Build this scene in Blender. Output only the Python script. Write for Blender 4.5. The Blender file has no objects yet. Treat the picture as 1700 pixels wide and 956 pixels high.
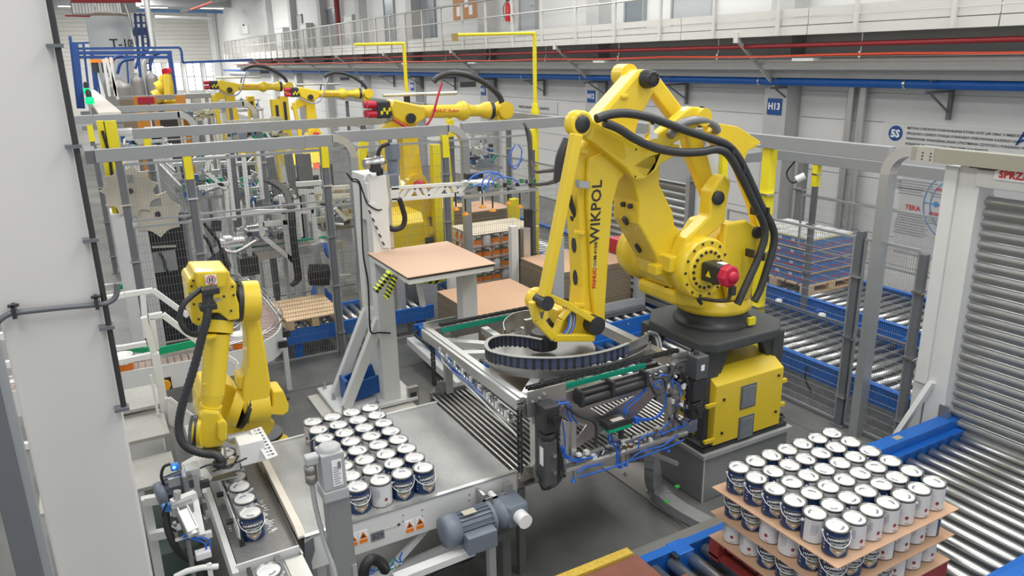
import bpy, bmesh, math, random
from mathutils import Vector as V, Matrix
random.seed(7)
PI = math.pi
COL = bpy.context.scene.collection
SC = bpy.context.scene

# ------------------------------------------------------------------ camera
HD, PT, RL = math.radians(29.12496), math.radians(16.86983), math.radians(-1.11649)
FPX = 1256.08
CAM = V((0, 0, 4.05))
fw = V((math.sin(HD)*math.cos(PT), math.cos(HD)*math.cos(PT), -math.sin(PT)))
rt0 = V((math.cos(HD), -math.sin(HD), 0)); up0 = rt0.cross(fw)
RT = rt0*math.cos(RL) + up0*math.sin(RL); UP = up0*math.cos(RL) - rt0*math.sin(RL); FW = fw
cd = bpy.data.cameras.new('camera'); cam = bpy.data.objects.new('camera', cd); COL.objects.link(cam)
cd.sensor_width = 36.0; cd.lens = 36.0*FPX/1700.0; cd.clip_end = 300; cd.clip_start = 0.05
m3 = Matrix((RT, UP, -FW)).transposed().to_4x4(); m3.translation = CAM
cam.matrix_world = m3
SC.camera = cam

# ------------------------------------------------------------------ light
SC.view_settings.view_transform = 'Standard'; SC.view_settings.look = 'None'
SC.view_settings.exposure = -0.14; SC.view_settings.gamma = 1.0
wd = bpy.data.worlds.new('hall_air'); SC.world = wd; wd.use_nodes = True
wd.node_tree.nodes['Background'].inputs[0].default_value = (0.96, 0.98, 1.0, 1)
wd.node_tree.nodes['Background'].inputs[1].default_value = 0.85
def area(name, loc, sx, sy, power, rot=(0, 0, 0), col=(1, 0.985, 0.95)):
    l = bpy.data.lights.new(name, 'AREA'); l.shape = 'RECTANGLE'; l.size = sx; l.size_y = sy
    l.energy = power; l.color = col
    o = bpy.data.objects.new(name, l); o.location = loc; o.rotation_euler = rot; COL.objects.link(o)
    return o
for k, (x, y) in enumerate([(-1.5, 2), (4.5, 2), (9.5, 4), (-1.5, 14), (4.5, 14), (9, 14), (-1.5, 30), (4.5, 30), (4.5, 50), (4.5, 66)]):  # the farthest two are added to brighten the dark far wall and tank
    area('roof_area_light', (x, y, 8.9), 2.2, 8, 470 if y < 20 else (1100 if y < 40 else 2600))

# ------------------------------------------------------------------ pixels (of a 1700 x 956 photograph) to points in the hall
def ray(x, y): return RT*((x-850)/FPX) - UP*((y-478)/FPX) + FW
def PZ(x, y, z): d = ray(x, y); return CAM + d*((z-CAM.z)/d.z)
def PX(x, y, X): d = ray(x, y); return CAM + d*(X/d.x)
def PY(x, y, Y): d = ray(x, y); return CAM + d*(Y/d.y)
def PD(x, y, D): return CAM + ray(x, y)*D

# ------------------------------------------------------------------ materials
MATS = {}
def mat(name, col, rough=0.5, metal=0.0, var=0.06, scale=6.0, bump=0.0, bscale=60.0, emit=None, alpha=None, coat=0.0, spec=0.5):
    if name in MATS: return MATS[name]
    m = bpy.data.materials.new(name); m.use_nodes = True
    nt = m.node_tree; b = nt.nodes['Principled BSDF']
    c = (col[0], col[1], col[2], 1)
    tc = nt.nodes.new('ShaderNodeTexCoord')
    nz = nt.nodes.new('ShaderNodeTexNoise'); nz.inputs['Scale'].default_value = scale; nz.inputs['Detail'].default_value = 4
    nt.links.new(tc.outputs['Object'], nz.inputs['Vector'])
    if var > 0:
        mx = nt.nodes.new('ShaderNodeMix'); mx.data_type = 'RGBA'
        mx.inputs[6].default_value = tuple(max(0, v*(1-var)) for v in col) + (1,)
        mx.inputs[7].default_value = tuple(min(1, v*(1+var)) for v in col) + (1,)
        nt.links.new(nz.outputs[0], mx.inputs[0]); nt.links.new(mx.outputs[2], b.inputs['Base Color'])
    else: b.inputs['Base Color'].default_value = c
    b.inputs['Roughness'].default_value = rough; b.inputs['Metallic'].default_value = metal
    b.inputs['Specular IOR Level'].default_value = spec
    if coat: b.inputs['Coat Weight'].default_value = coat
    if bump:
        n2 = nt.nodes.new('ShaderNodeTexNoise'); n2.inputs['Scale'].default_value = bscale
        nt.links.new(tc.outputs['Object'], n2.inputs['Vector'])
        bp = nt.nodes.new('ShaderNodeBump'); bp.inputs['Strength'].default_value = bump; bp.inputs['Distance'].default_value = 0.01
        nt.links.new(n2.outputs[0], bp.inputs['Height']); nt.links.new(bp.outputs[0], b.inputs['Normal'])
    if emit:
        b.inputs['Emission Color'].default_value = (emit[0], emit[1], emit[2], 1); b.inputs['Emission Strength'].default_value = emit[3]
    if alpha is not None: b.inputs['Alpha'].default_value = alpha
    MATS[name] = m; return m

YEL = mat('robot_yellow', (0.78, 0.57, 0.03), 0.38, var=0.05, coat=0.25)
YEL2 = mat('post_yellow', (0.85, 0.72, 0.02), 0.45)
GRY = mat('fence_grey', (0.33, 0.345, 0.36), 0.45, metal=0.25)
GRD = mat('post_dark_grey', (0.15, 0.16, 0.175), 0.45, metal=0.2)
WIRE = mat('wire_grey', (0.25, 0.26, 0.265), 0.5, metal=0.2, var=0)
ALU = mat('aluminium', (0.62, 0.63, 0.62), 0.33, metal=0.75, var=0.05)
STL = mat('brushed_steel', (0.50, 0.50, 0.49), 0.32, metal=0.9, var=0.12, scale=3)
STD = mat('dull_steel', (0.30, 0.30, 0.29), 0.42, metal=0.7, var=0.15)
ROL = mat('roller_zinc', (0.46, 0.47, 0.465), 0.30, metal=0.85, var=0.18, scale=5)
CHR = mat('chrome', (0.75, 0.75, 0.75), 0.15, metal=1.0, var=0)
WHT = mat('machine_white', (0.70, 0.71, 0.70), 0.45, var=0.04)
WPL = mat('white_plastic', (0.80, 0.81, 0.81), 0.35, var=0)
BLK = mat('black_rubber', (0.018, 0.018, 0.02), 0.5, var=0)
BLM = mat('black_metal', (0.03, 0.032, 0.035), 0.4, var=0.1)
HOS = mat('hose_black', (0.035, 0.037, 0.04), 0.45, var=0.1)
DGR = mat('riser_grey', (0.055, 0.06, 0.062), 0.6, var=0.2, scale=30, bump=0.3)
MOT = mat('motor_blue_grey', (0.16, 0.19, 0.235), 0.42, var=0.1)
BLU = mat('conveyor_blue', (0.012, 0.13, 0.50), 0.4, var=0.12)
BLD = mat('dark_blue_paint', (0.01, 0.07, 0.25), 0.4, var=0.1)
PBL = mat('pneumatic_blue', (0.02, 0.13, 0.60), 0.35, var=0)
RED = mat('motor_red', (0.50, 0.012, 0.045), 0.35, var=0.05)
REP = mat('pipe_red', (0.33, 0.025, 0.03), 0.45)
ORG = mat('orange_paint', (0.85, 0.22, 0.015), 0.45)
GRN = mat('belt_green', (0.0, 0.25, 0.16), 0.5)
CRD = mat('cardboard', (0.58, 0.37, 0.24), 0.8, var=0.06, scale=3)
CRE = mat('cardboard_edge', (0.26, 0.21, 0.15), 0.9, var=0.25, scale=40)
WOD = mat('pallet_wood', (0.66, 0.48, 0.30), 0.75, var=0.12, scale=4)
WOR = mat('red_pallet', (0.28, 0.035, 0.03), 0.65, var=0.35, scale=12)

JOINED = {'bolts', 'drum_bolts', 'cap_bolts', 'foot_bolts', 'screws', 'slots', 'ribs', 'fittings', 'vent_slats', 'small_print', 'text_line', 'clips', 'label_print', 'edge_tubes', 'rails', 'cup_bars', 'side_plates', 'sticker_marks', 'wordmark', 'lid_print', 'valve_fittings', 'web', 'chord'}
# ------------------------------------------------------------------ mesh builder
class MB:
    def __init__(s): s.v = []; s.f = []; s.m = []; s.sm = []; s.cm = 0
    def mi(s, i): s.cm = i; return s
    def add(s, vs, fs, smooth=False):
        b = len(s.v); s.v += [tuple(v) for v in vs]
        for f in fs: s.f.append([b+i for i in f]); s.m.append(s.cm); s.sm.append(smooth)
        return s
    def box(s, a, b):
        x0, x1 = sorted((a[0], b[0])); y0, y1 = sorted((a[1], b[1])); z0, z1 = sorted((a[2], b[2]))
        return s.add([(x0,y0,z0),(x1,y0,z0),(x1,y1,z0),(x0,y1,z0),(x0,y0,z1),(x1,y0,z1),(x1,y1,z1),(x0,y1,z1)],
                     [(0,3,2,1),(4,5,6,7),(0,1,5,4),(1,2,6,5),(2,3,7,6),(3,0,4,7)])
    def obox(s, c, ax, ay, az):      # centre and three half vectors
        c, ax, ay, az = V(c), V(ax), V(ay), V(az)
        vs = [c-ax-ay-az, c+ax-ay-az, c+ax+ay-az, c-ax+ay-az, c-ax-ay+az, c+ax-ay+az, c+ax+ay+az, c-ax+ay+az]
        return s.add(vs, [(0,3,2,1),(4,5,6,7),(0,1,5,4),(1,2,6,5),(2,3,7,6),(3,0,4,7)])
    def bar(s, p, q, w, h, up=(0, 0, 1)):   # rectangular beam from p to q
        p, q = V(p), V(q); d = q-p; L = d.length
        if L < 1e-6: return s
        d /= L; u = V(up)
        if abs(d.dot(u)) > 0.98: u = V((0, 1, 0))
        sd = d.cross(u).normalized(); u = sd.cross(d)
        return s.obox((p+q)/2, d*L/2, sd*w/2, u*h/2)
    def cyl(s, p, q, r, n=16, r2=None, cap=True, smooth=True):
        p, q = V(p), V(q); r2 = r if r2 is None else r2
        d = (q-p).normalized(); a = d.orthogonal().normalized(); b = d.cross(a)
        vs = []
        for c, rr in ((p, r), (q, r2)):
            for k in range(n):
                t = 2*PI*k/n; vs.append(c + a*rr*math.cos(t) + b*rr*math.sin(t))
        s.add(vs, [(k, (k+1) % n, n+(k+1) % n, n+k) for k in range(n)], smooth)
        if cap:
            s.add(vs[:n], [tuple(range(n-1, -1, -1))]); s.add(vs[n:], [tuple(range(n))])
        return s
    def tube(s, pts, r, n=8, cap=True, ridge=0):
        pts = [V(p) for p in pts]; N = len(pts); rings = []; a = None
        for i, p in enumerate(pts):
            d = (pts[min(i+1, N-1)] - pts[max(i-1, 0)]).normalized()
            if a is None: a = d.orthogonal().normalized()
            else: a = (a - d*a.dot(d)).normalized()
            b = d.cross(a); rr = r*(1+ridge*(i % 2))
            rings.append([p + a*rr*math.cos(2*PI*k/n) + b*rr*math.sin(2*PI*k/n) for k in range(n)])
        vs = [v for g in rings for v in g]
        s.add(vs, [(i*n+k, i*n+(k+1) % n, (i+1)*n+(k+1) % n, (i+1)*n+k) for i in range(N-1) for k in range(n)], True)
        if cap: s.add(rings[0], [tuple(range(n-1, -1, -1))]); s.add(rings[-1], [tuple(range(n))])
        return s
    def lathe(s, prof, c=(0, 0, 0), ax=(0, 0, 1), n=24, smooth=True, caps=(True, True)):   # prof: (radius, height) list
        c, d = V(c), V(ax).normalized(); a = V((1, 0, 0)) if abs(d.z) > 0.9 else d.orthogonal().normalized(); a = (a-d*a.dot(d)).normalized(); b = d.cross(a)
        vs = [c + d*h + a*r*math.cos(2*PI*k/n) + b*r*math.sin(2*PI*k/n) for r, h in prof for k in range(n)]
        M = len(prof)
        s.add(vs, [(i*n+k, i*n+(k+1) % n, (i+1)*n+(k+1) % n, (i+1)*n+k) for i in range(M-1) for k in range(n)], smooth)
        if prof[0][0] > 1e-5 and caps[0]: s.add(vs[:n], [tuple(range(n-1, -1, -1))])
        if prof[-1][0] > 1e-5 and caps[1]: s.add(vs[-n:], [tuple(range(n))])
        return s
    def prism(s, pts, off):          # closed polygon extruded by a vector
        pts = [V(p) for p in pts]; off = V(off); n = len(pts)
        s.add(pts + [p+off for p in pts], [tuple(range(n-1, -1, -1)), tuple(range(n, 2*n))] + [(k, (k+1) % n, n+(k+1) % n, n+k) for k in range(n)])
        return s
    def grid(s, p, q, z0, z1, dv, dh, t=0.003):    # welded mesh between two floor points
        p, q = V((p[0], p[1], 0)), V((q[0], q[1], 0)); d = q-p; L = math.hypot(d.x, d.y); d.normalize(); nrm = V((-d.y, d.x, 0)); k = max(2, int(L/dv))
        for i in range(k+1):
            c = p + d*(L*i/k); c.z = 0
            a, b, e = c-d*t/2, c+d*t/2, c+nrm*t
            s.add([(a.x,a.y,z0),(b.x,b.y,z0),(e.x,e.y,z0),(a.x,a.y,z1),(b.x,b.y,z1),(e.x,e.y,z1)], [(0,1,4,3),(1,2,5,4),(2,0,3,5)])
        m = max(1, int((z1-z0)/dh))
        for j in range(m+1):
            z = z0 + (z1-z0)*j/m; o = nrm*t*1.2
            a = p+o; b = q+o; n2 = nrm*t
            s.add([(a.x,a.y,z-t/2),(a.x,a.y,z+t/2),(a.x+n2.x,a.y+n2.y,z),(b.x,b.y,z-t/2),(b.x,b.y,z+t/2),(b.x+n2.x,b.y+n2.y,z)], [(0,1,4,3),(1,2,5,4),(2,0,3,5)])
        return s
    def build(s, name, mats, parent=None, label=None, bevel=0, stuff=False, angle=None):
        me = bpy.data.meshes.new(name)
        o3 = V((0, 0, 0))
        if parent is not None:
            q = parent
            while q is not None: o3 = o3 + q.location; q = q.parent
        me.from_pydata([(v[0]-o3.x, v[1]-o3.y, v[2]-o3.z) for v in s.v], [], s.f)
        if not isinstance(mats, (list, tuple)): mats = [mats]
        for m in mats: me.materials.append(m)
        me.polygons.foreach_set('material_index', s.m); me.polygons.foreach_set('use_smooth', s.sm)
        me.validate(); me.update()
        bm = bmesh.new(); bm.from_mesh(me); bmesh.ops.recalc_face_normals(bm, faces=bm.faces); bm.to_mesh(me); bm.free()
        o = bpy.data.objects.new(name, me); COL.objects.link(o)
        if parent is not None: o.parent = parent
        if label: o['label'] = label
        if stuff or name in JOINED: o['kind'] = 'stuff'
        if bevel:
            bv = o.modifiers.new('bevel', 'BEVEL'); bv.width = bevel; bv.segments = 2; bv.limit_method = 'ANGLE'; bv.angle_limit = math.radians(35)
        return o

def thing(name, label, cat, loc=(0, 0, 0), group=None):
    o = bpy.data.objects.new(name, None); COL.objects.link(o); o.location = V(loc); o.empty_display_size = 0.1
    o['label'] = label; o['category'] = cat
    if group: o['group'] = group
    return o
def tag(o, label, cat, group=None):
    o['label'] = label; o['category'] = cat
    if group: o['group'] = group
    return o
def struct(name, mb, m, parent=None, bevel=0):
    o = mb.build(name, m, parent, bevel=bevel)
    if parent is None: o['kind'] = 'structure'
    return o
def kids(o): return [c for c in o.children]
def copy_tree(o, parent=None):
    c = o.copy(); COL.objects.link(c); c.parent = parent
    for ch in list(o.children): copy_tree(ch, c)
    return c
def text_mb(txt, size, origin, ux, uy, depth=0.002, bold=0.0, spacing=1.0, align='CENTER'):
    cu = bpy.data.curves.new('t', 'FONT'); cu.body = txt; cu.size = size; cu.align_x = align; cu.align_y = 'CENTER'
    cu.offset = bold; cu.space_character = spacing; cu.resolution_u = 2
    o = bpy.data.objects.new('t', cu); COL.objects.link(o)
    dg = bpy.context.evaluated_depsgraph_get(); me = o.evaluated_get(dg).to_mesh()
    ux, uy = V(ux).normalized(), V(uy).normalized(); n = ux.cross(uy); og = V(origin)
    mb = MB()
    mb.add([og + ux*v.co.x + uy*v.co.y + n*depth for v in me.vertices], [tuple(p.vertices) for p in me.polygons])
    o.evaluated_get(dg).to_mesh_clear(); bpy.data.objects.remove(o); bpy.data.curves.remove(cu)
    return mb
def smooth_path(pts, k=6):
    pts = [V(p) for p in pts]; out = []
    P = [pts[0]*2-pts[1]] + pts + [pts[-1]*2-pts[-2]]
    for i in range(1, len(P)-2):
        for j in range(k):
            t = j/k; a, b, c, d = P[i-1], P[i], P[i+1], P[i+2]
            out.append(0.5*((2*b) + (c-a)*t + (2*a-5*b+4*c-d)*t*t + (3*b-a-3*c+d)*t**3))
    out.append(pts[-1]); return out
ORD = ['first', 'second', 'third', 'fourth', 'fifth', 'sixth', 'seventh', 'eighth', 'ninth', 'tenth', 'eleventh', 'twelfth', 'thirteenth', 'fourteenth', 'fifteenth', 'sixteenth', 'seventeenth', 'eighteenth', 'nineteenth', 'twentieth']
# ================================================================== SETTING
def floor_mat():
    m = bpy.data.materials.new('concrete_floor'); m.use_nodes = True; nt = m.node_tree; b = nt.nodes['Principled BSDF']
    tc = nt.nodes.new('ShaderNodeTexCoord')
    n1 = nt.nodes.new('ShaderNodeTexNoise'); n1.inputs['Scale'].default_value = 0.9; n1.inputs['Detail'].default_value = 8; n1.inputs['Roughness'].default_value = 0.65
    nt.links.new(tc.outputs['Object'], n1.inputs['Vector'])
    r = nt.nodes.new('ShaderNodeValToRGB'); r.color_ramp.elements[0].position = 0.3; r.color_ramp.elements[1].position = 0.72
    r.color_ramp.elements[0].color = (0.09, 0.095, 0.093, 1); r.color_ramp.elements[1].color = (0.205, 0.203, 0.193, 1)
    nt.links.new(n1.outputs[0], r.inputs[0]); nt.links.new(r.outputs[0], b.inputs['Base Color'])
    n2 = nt.nodes.new('ShaderNodeTexNoise'); n2.inputs['Scale'].default_value = 3
    nt.links.new(tc.outputs['Object'], n2.inputs['Vector'])
    mr = nt.nodes.new('ShaderNodeMapRange'); mr.inputs[3].default_value = 0.25; mr.inputs[4].default_value = 0.5
    nt.links.new(n2.outputs[0], mr.inputs[0]); nt.links.new(mr.outputs[0], b.inputs['Roughness'])
    return m
FLM = floor_mat()
WAL = mat('wall_white', (0.70, 0.70, 0.69), 0.6, var=0.03, scale=1.5)
WAF = mat('wall_far_white', (0.78, 0.77, 0.72), 0.6, var=0.04, scale=1)
struct('floor', MB().box((-14, -4, -0.2), (12.3, 77, 0)), FLM)
# thin expansion joints in the slab
jm = mat('floor_joint', (0.09, 0.095, 0.095), 0.8)
jb = MB()
for y in (4.2, 9.2, 14.2): jb.box((-6, y-.006, 0.0005), (11.8, y+.006, 0.002))
for x in (1.0, 6.6): jb.box((x-.006, -2, 0.0005), (x+.006, 14, 0.002))
struct('trim_1', jb, jm)
wr = MB().box((12, -4, 0), (12.3, 77, 9.3)).build('wall_right', WAL); wr['kind'] = 'structure'
# horizontal sandwich panels of the right wall, slightly proud
for k in range(9):
    z0 = 0.02 + k*0.48
    b = MB()
    for (ya, yb) in ((-4, 10.1), (10.75, 16.2), (16.85, 22.2), (22.85, 28.2), (28.85, 40), (40.6, 60)):
        b.box((11.965, ya, z0), (12.01, yb, z0+0.468))
    b.build('wall_panel', WAL, wr, bevel=0)
struct('wall_far', MB().box((-14, 77, 0), (12.3, 77.3, 9.3)), WAF)
wf = bpy.data.objects['wall_far']
for k in range(16):
    MB().box((-14, 76.94, 3.9+k*0.34), (12, 77.01, 3.9+k*0.34+0.315)).build('wall_panel', WAF, wf)
struct('ceiling', MB().box((-14, -4, 9.3), (12.3, 77, 9.5)), mat('roof_deck', (0.45, 0.46, 0.47), 0.7))
# roof beams at the far end
rb = MB()
for y in (30, 42, 54, 66): rb.box((-14, y, 8.3), (12, y+.35, 9.3))
struct('trim_2', rb, mat('roof_beam', (0.40, 0.41, 0.42), 0.6))
for k, (x, y) in enumerate([(9.8, 62), (9.0, 50), (6, 62), (4, 46), (1, 62)]):
    t = thing('ceiling_light', ['long lit strip lamp under the far roof, right of the tank', 'lit strip lamp nearest the top edge, above the far wall', 'lit strip lamp beside the tank pipe', 'lit strip lamp above the tank roof', 'lit strip lamp left of the tank'][k], 'lamp', (x, y, 7.9), 'strip lamps under the far roof')
    MB().box((x-.9, y-.12, 7.98), (x+.9, y+.12, 8.1)).build('housing', WHT, t)
    MB().box((x-.88, y-.1, 7.94), (x+.88, y+.1, 7.98)).build('tube', mat('lamp_glow', (1, 1, 1), emit=(1, 1, 0.97, 6)), t)
    MB().cyl((x, y, 8.1), (x, y, 9.3), .01, 6).build('hanger', STL, t)
# far windows
skyw = mat('window_daylight', (0.9, 0.95, 1), emit=(0.93, 0.97, 1.0, 1.6), var=0)
for i in range(4):
    a = PY(243+i*32, 104, 76.9); c = PY(243+i*32+30.5, 150, 76.9)
    z1, z0 = a.z, c.z
    w = MB().box((a.x, 76.86, z0), (c.x, 76.9, z1)).build('window_%d' % (i+1), skyw); w['kind'] = 'structure'
    f = MB(); W = c.x-a.x
    for k in range(3): f.box((a.x+W*k/2-.03, 76.75, z0), (a.x+W*k/2+.03, 76.88, z1))
    for k in range(3): f.box((a.x, 76.75, z0+(z1-z0)*k/2-.03), (c.x, 76.88, z0+(z1-z0)*k/2+.03))
    f.build('window_frame', mat('frame_grey', (0.35, 0.37, 0.38), 0.5), w)

# wall columns, with their blue number signs
SGN = mat('sign_blue', (0.01, 0.07, 0.27), 0.4, var=0)
WTX = mat('print_white', (0.85, 0.86, 0.88), 0.5, var=0)
BTX = mat('print_dark', (0.05, 0.055, 0.07), 0.6, var=0)
RTX = mat('print_red', (0.62, 0.03, 0.03), 0.6, var=0)
LTX = mat('print_blue', (0.10, 0.30, 0.62), 0.6, var=0)
for k, nm in enumerate(['H13', 'H12', 'H11', 'H10', 'H9', 'H8', 'H7', 'H6']):
    y = 10.43 + 6.03*k
    c = MB().box((11.62, y-.27, 0), (12, y+.27, 9.2)).build('trim_%d' % (k+3), mat('column_concrete', (0.50, 0.50, 0.495), 0.7, var=0.08))
    c['kind'] = 'structure'
    if k < 5:
        s = thing('column_sign', 'small square blue sign with white %s on a wall column' % nm, 'sign', (11.6, y, 3.05))
        MB().box((11.6, y-.17, 2.93), (11.62, y+.17, 3.23)).build('board', SGN, s)
        text_mb(nm, 0.17, (11.598, y, 3.08), (0, -1, 0), (0, 0, 1), 0.002, 0.006).build('lettering', WTX, s)
# twin downpipes on the wall right of the H13 column
for k, yy in enumerate((8.95, 8.72)):
    d = MB().cyl((11.85, yy, 0), (11.85, yy, 3.75), .07, 12).build('downpipe', mat('pipe_zinc', (0.55, 0.55, 0.54), 0.35, metal=.6))
    tag(d, ['left one of two zinc downpipes on the white wall', 'right one of two zinc downpipes on the white wall'][k], 'pipe')

# ---------------- mezzanine gallery along the right wall
MZ = mat('gallery_cream', (0.60, 0.595, 0.56), 0.5, var=0.04)
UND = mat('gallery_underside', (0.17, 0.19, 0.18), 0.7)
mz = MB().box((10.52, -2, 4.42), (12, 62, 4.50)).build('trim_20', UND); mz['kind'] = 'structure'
for i in range(22):           # fascia boards, three deep with shadow gaps, one bay each
    y0, y1 = -2+i*3.015-1.6+0.43, -2+(i+1)*3.015-1.6+0.43
    b = MB()
    b.box((10.50, y0+.01, 4.33), (10.54, y1-.01, 4.47)); b.box((10.51, y0+.01, 4.485), (10.54, y1-.01, 4.60)); b.box((10.50, y0+.01, 4.615), (10.54, y1-.01, 4.74))
    b.build('fascia_panel', MZ, mz)
r = thing('gallery_railing', 'long pale steel railing with handrails along the upper gallery', 'railing', (10.5, 20, 4.5))
for z, rr, m in ((5.62, .028, STL), (5.16, .02, MZ)):
    MB().cyl((10.47, -2, z), (10.47, 62, z), rr, 8).build('handrail', m, r)
for i in range(44): MB().box((10.45, -2+.9+i*1.5075, 4.33), (10.50, -2+.96+i*1.5075, 5.62)).build('baluster', MZ, r)
b = MB()
for i in range(300): b.box((10.463, 24+i*.127, 4.7), (10.475, 24.012+i*.127, 5.6))
b.build('thin_bars', MZ, r, stuff=True)
for k in range(9):            # slanting steel struts down to the columns
    y = 10.43+6.03*(k-1)
    s = thing('gallery_strut', 'slanting pale steel strut under the gallery, %s from the right picture edge' % ORD[k], 'strut', (10.5, y, 4.3))
    MB().bar((10.52, y, 4.30), (12.0, y-.02, 3.12), .05, .06).build('bar', MZ, s)
    MB().box((10.48, y-.05, 4.24), (10.56, y+.05, 4.42)).build('bracket', MZ, s)
# pipes below the gallery
tag(MB().cyl((11.5, -3, 3.55), (11.5, 70, 3.55), .075, 12).build('blue_pipe', BLU), 'long blue pipe under the gallery along the wall', 'pipe')
tag(MB().cyl((10.7, -3, 4.16), (10.7, 62, 4.22), .038, 10).build('sprinkler_pipe', REP), 'dark red sprinkler pipe directly under the gallery', 'pipe')
c = thing('cable_tray', 'red orange cables lying on a thin wire tray below the sprinkler pipe', 'cable', (10.8, 20, 4.0))
MB().box((10.72, -3, 3.98), (10.95, 62, 3.985)).build('tray', STL, c)
MB().tube([(10.74, -3+i*1.3, 4.005+.012*math.sin(i*1.7)) for i in range(50)], .022, 6).build('cable', mat('cable_red', (0.75, 0.09, 0.04), 0.5), c)
d = thing('air_duct', 'long silver insulated duct under the gallery', 'duct', (11.4, 20, 3.9))
MB().cyl((11.25, -3, 3.87), (11.25, 62, 3.87), .11, 14).build('duct_pipe', mat('duct_foil', (0.80, 0.79, 0.76), 0.4, metal=.1, bump=.4, bscale=8), d)
MB().box((11.4, -3, 3.62), (11.95, 62, 3.95)).build('duct_box', mat('duct_grey', (0.38, 0.39, 0.40), 0.5, metal=.3), d)
tag(MB().cyl((11.42, -3, 3.66), (11.42, 62, 3.66), .018, 6).build('thin_pipe', BLM), 'thin black line running just above the blue pipe', 'pipe')
for k in range(9):
    y = 7.2+k*3.0
    h = thing('pipe_bracket', 'dark steel bracket carrying the blue pipe, %s from the right' % ORD[k], 'bracket', (11.5, y, 3.5), 'brackets of the blue pipe')
    MB().box((11.3, y-.02, 3.60), (11.92, y+.02, 3.615)).box((11.2, y-.02, 3.42), (11.92, y+.02, 3.46)).box((11.86, y-.03, 3.0), (11.92, y+.03, 3.615)).build('arm', GRD, h)
    MB().bar((11.35, y, 3.42), (11.9, y, 3.1), .025, .025).build('brace', GRD, h)
    MB().cyl((11.5, y+.5, 3.55), (11.5, y+.54, 3.55), .085, 12).build('clamp', CHR, h)
for k in range(12):
    y = 5+k*3.1
    tag(MB().cyl((10.83, y, 3.98), (10.83, y, 4.42), .006, 6).box((10.80, y-.02, 3.96), (10.86, y+.02, 4.06)).build('tray_hanger', CHR), 'thin steel rod hanging the cable tray, %s from the right' % ORD[k], 'hanger', 'rods of the cable tray')
for k, y in enumerate((9.1, 14.9, 21.5, 27)):
    tag(MB().box((10.7, y-.22, 3.92), (10.86, y+.22, 3.965)).build('work_lamp', WPL), 'flat white lamp housing under the cable tray, %s from the right' % ORD[k], 'lamp', 'lamps under the gallery')

# ---------------- upper wall of the gallery: doors, board, extinguisher
DOR = mat('door_grey', (0.42, 0.44, 0.45), 0.5); DOD = mat('door_dark_glass', (0.20, 0.23, 0.25), 0.25)
specs = [(1040, 1068, DOD, 0), (1118, 1182, DOR, 0), (865, 890, DOR, 0), (700, 722, DOD, 0), (640, 655, DOD, 0), (594, 606, DOR, 0), (545, 562, DOD, 0), (486, 502, DOR, 0)]
for i, (xa, xb, m, _) in enumerate(specs):
    a, c = PX(xa, 40, 11.95), PX(xb, 40, 11.95)
    y1, y0 = a.y, c.y
    d = MB().box((11.93, y0, 4.5), (11.97, y1, 6.6)).build('door_%d' % (i+1), m); d['kind'] = 'structure'
    f = MB(); f.box((11.9, y0-.06, 4.5), (12, y0, 6.65)); f.box((11.9, y1, 4.5), (12, y1+.06, 6.65)); f.box((11.9, y0-.06, 6.6), (12, y1+.06, 6.66))
    f.build('door_frame', GRY, d)
    MB().cyl((11.9, y0+.1, 5.5), (11.9, y0+.22, 5.5), .012, 6).build('door_handle', CHR, d)
for i, (xa, xb) in enumerate([(578, 592), (504, 514), (462, 474)]):
    a, c = PX(xa, 40, 11.8), PX(xb, 40, 11.8)
    cb = thing('wall_cabinet', 'tall grey steel cabinet on the gallery, %s from the right' % ORD[i], 'cabinet', (11.8, a.y, 4.5), 'cabinets on the gallery')
    MB().box((11.6, c.y, 4.5), (12, a.y, 6.1)).build('body', mat('cabinet_grey', (0.5, 0.51, 0.5), 0.5), cb)
    MB().box((11.59, c.y+.05, 4.6), (11.6, a.y-.05, 6.0)).build('door', WHT, cb)
a, c = PX(752, 5, 11.95), PX(811, 24, 11.95)
nb = thing('notice_board', 'cork notice board with white papers on the gallery wall', 'board', (11.93, a.y, c.z))
MB().box((11.94, c.y, c.z-.05), (11.97, a.y, c.z+1.0)).build('cork', mat('cork', (0.55, 0.30, 0.15), 0.9), nb)
for k in range(7):
    y = c.y+.15+(a.y-c.y-.4)*k/7.0; z = c.z+.06+.25*(k % 3)
    MB().box((11.93, y, z), (11.94, y+.26, z+.3)).build('paper', WTX, nb)
e = PX(843, 18, 11.88)
ex = thing('fire_extinguisher', 'red fire extinguisher hung on the gallery wall', 'extinguisher', (11.88, e.y, 5.25))
MB().lathe([(.085, 0), (.09, .05), (.09, .42), (.05, .5), (.025, .53), (.025, .58)], (11.88, e.y, e.z-.3), n=16).build('bottle', mat('extinguisher_red', (0.65, 0.02, 0.02), 0.3), ex)
MB().box((11.85, e.y-.06, e.z+.28), (11.91, e.y+.06, e.z+.33)).build('valve', BLM, ex)
MB().tube(smooth_path([(11.86, e.y+.02, e.z+.28), (11.8, e.y+.13, e.z+.1), (11.82, e.y+.12, e.z-.2)]), .012, 6).build('hose', BLK, ex)
a, c = PX(555, 0, 11.8), PX(567, 72, 11.8)
tag(MB().cyl((11.8, (a.y+c.y)/2, 4.5), (11.8, (a.y+c.y)/2, 9), .13, 12).build('riser_pipe', mat('riser_red', (0.22, 0.02, 0.02), 0.5)), 'dark red vertical pipe on the gallery wall', 'pipe')

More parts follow.
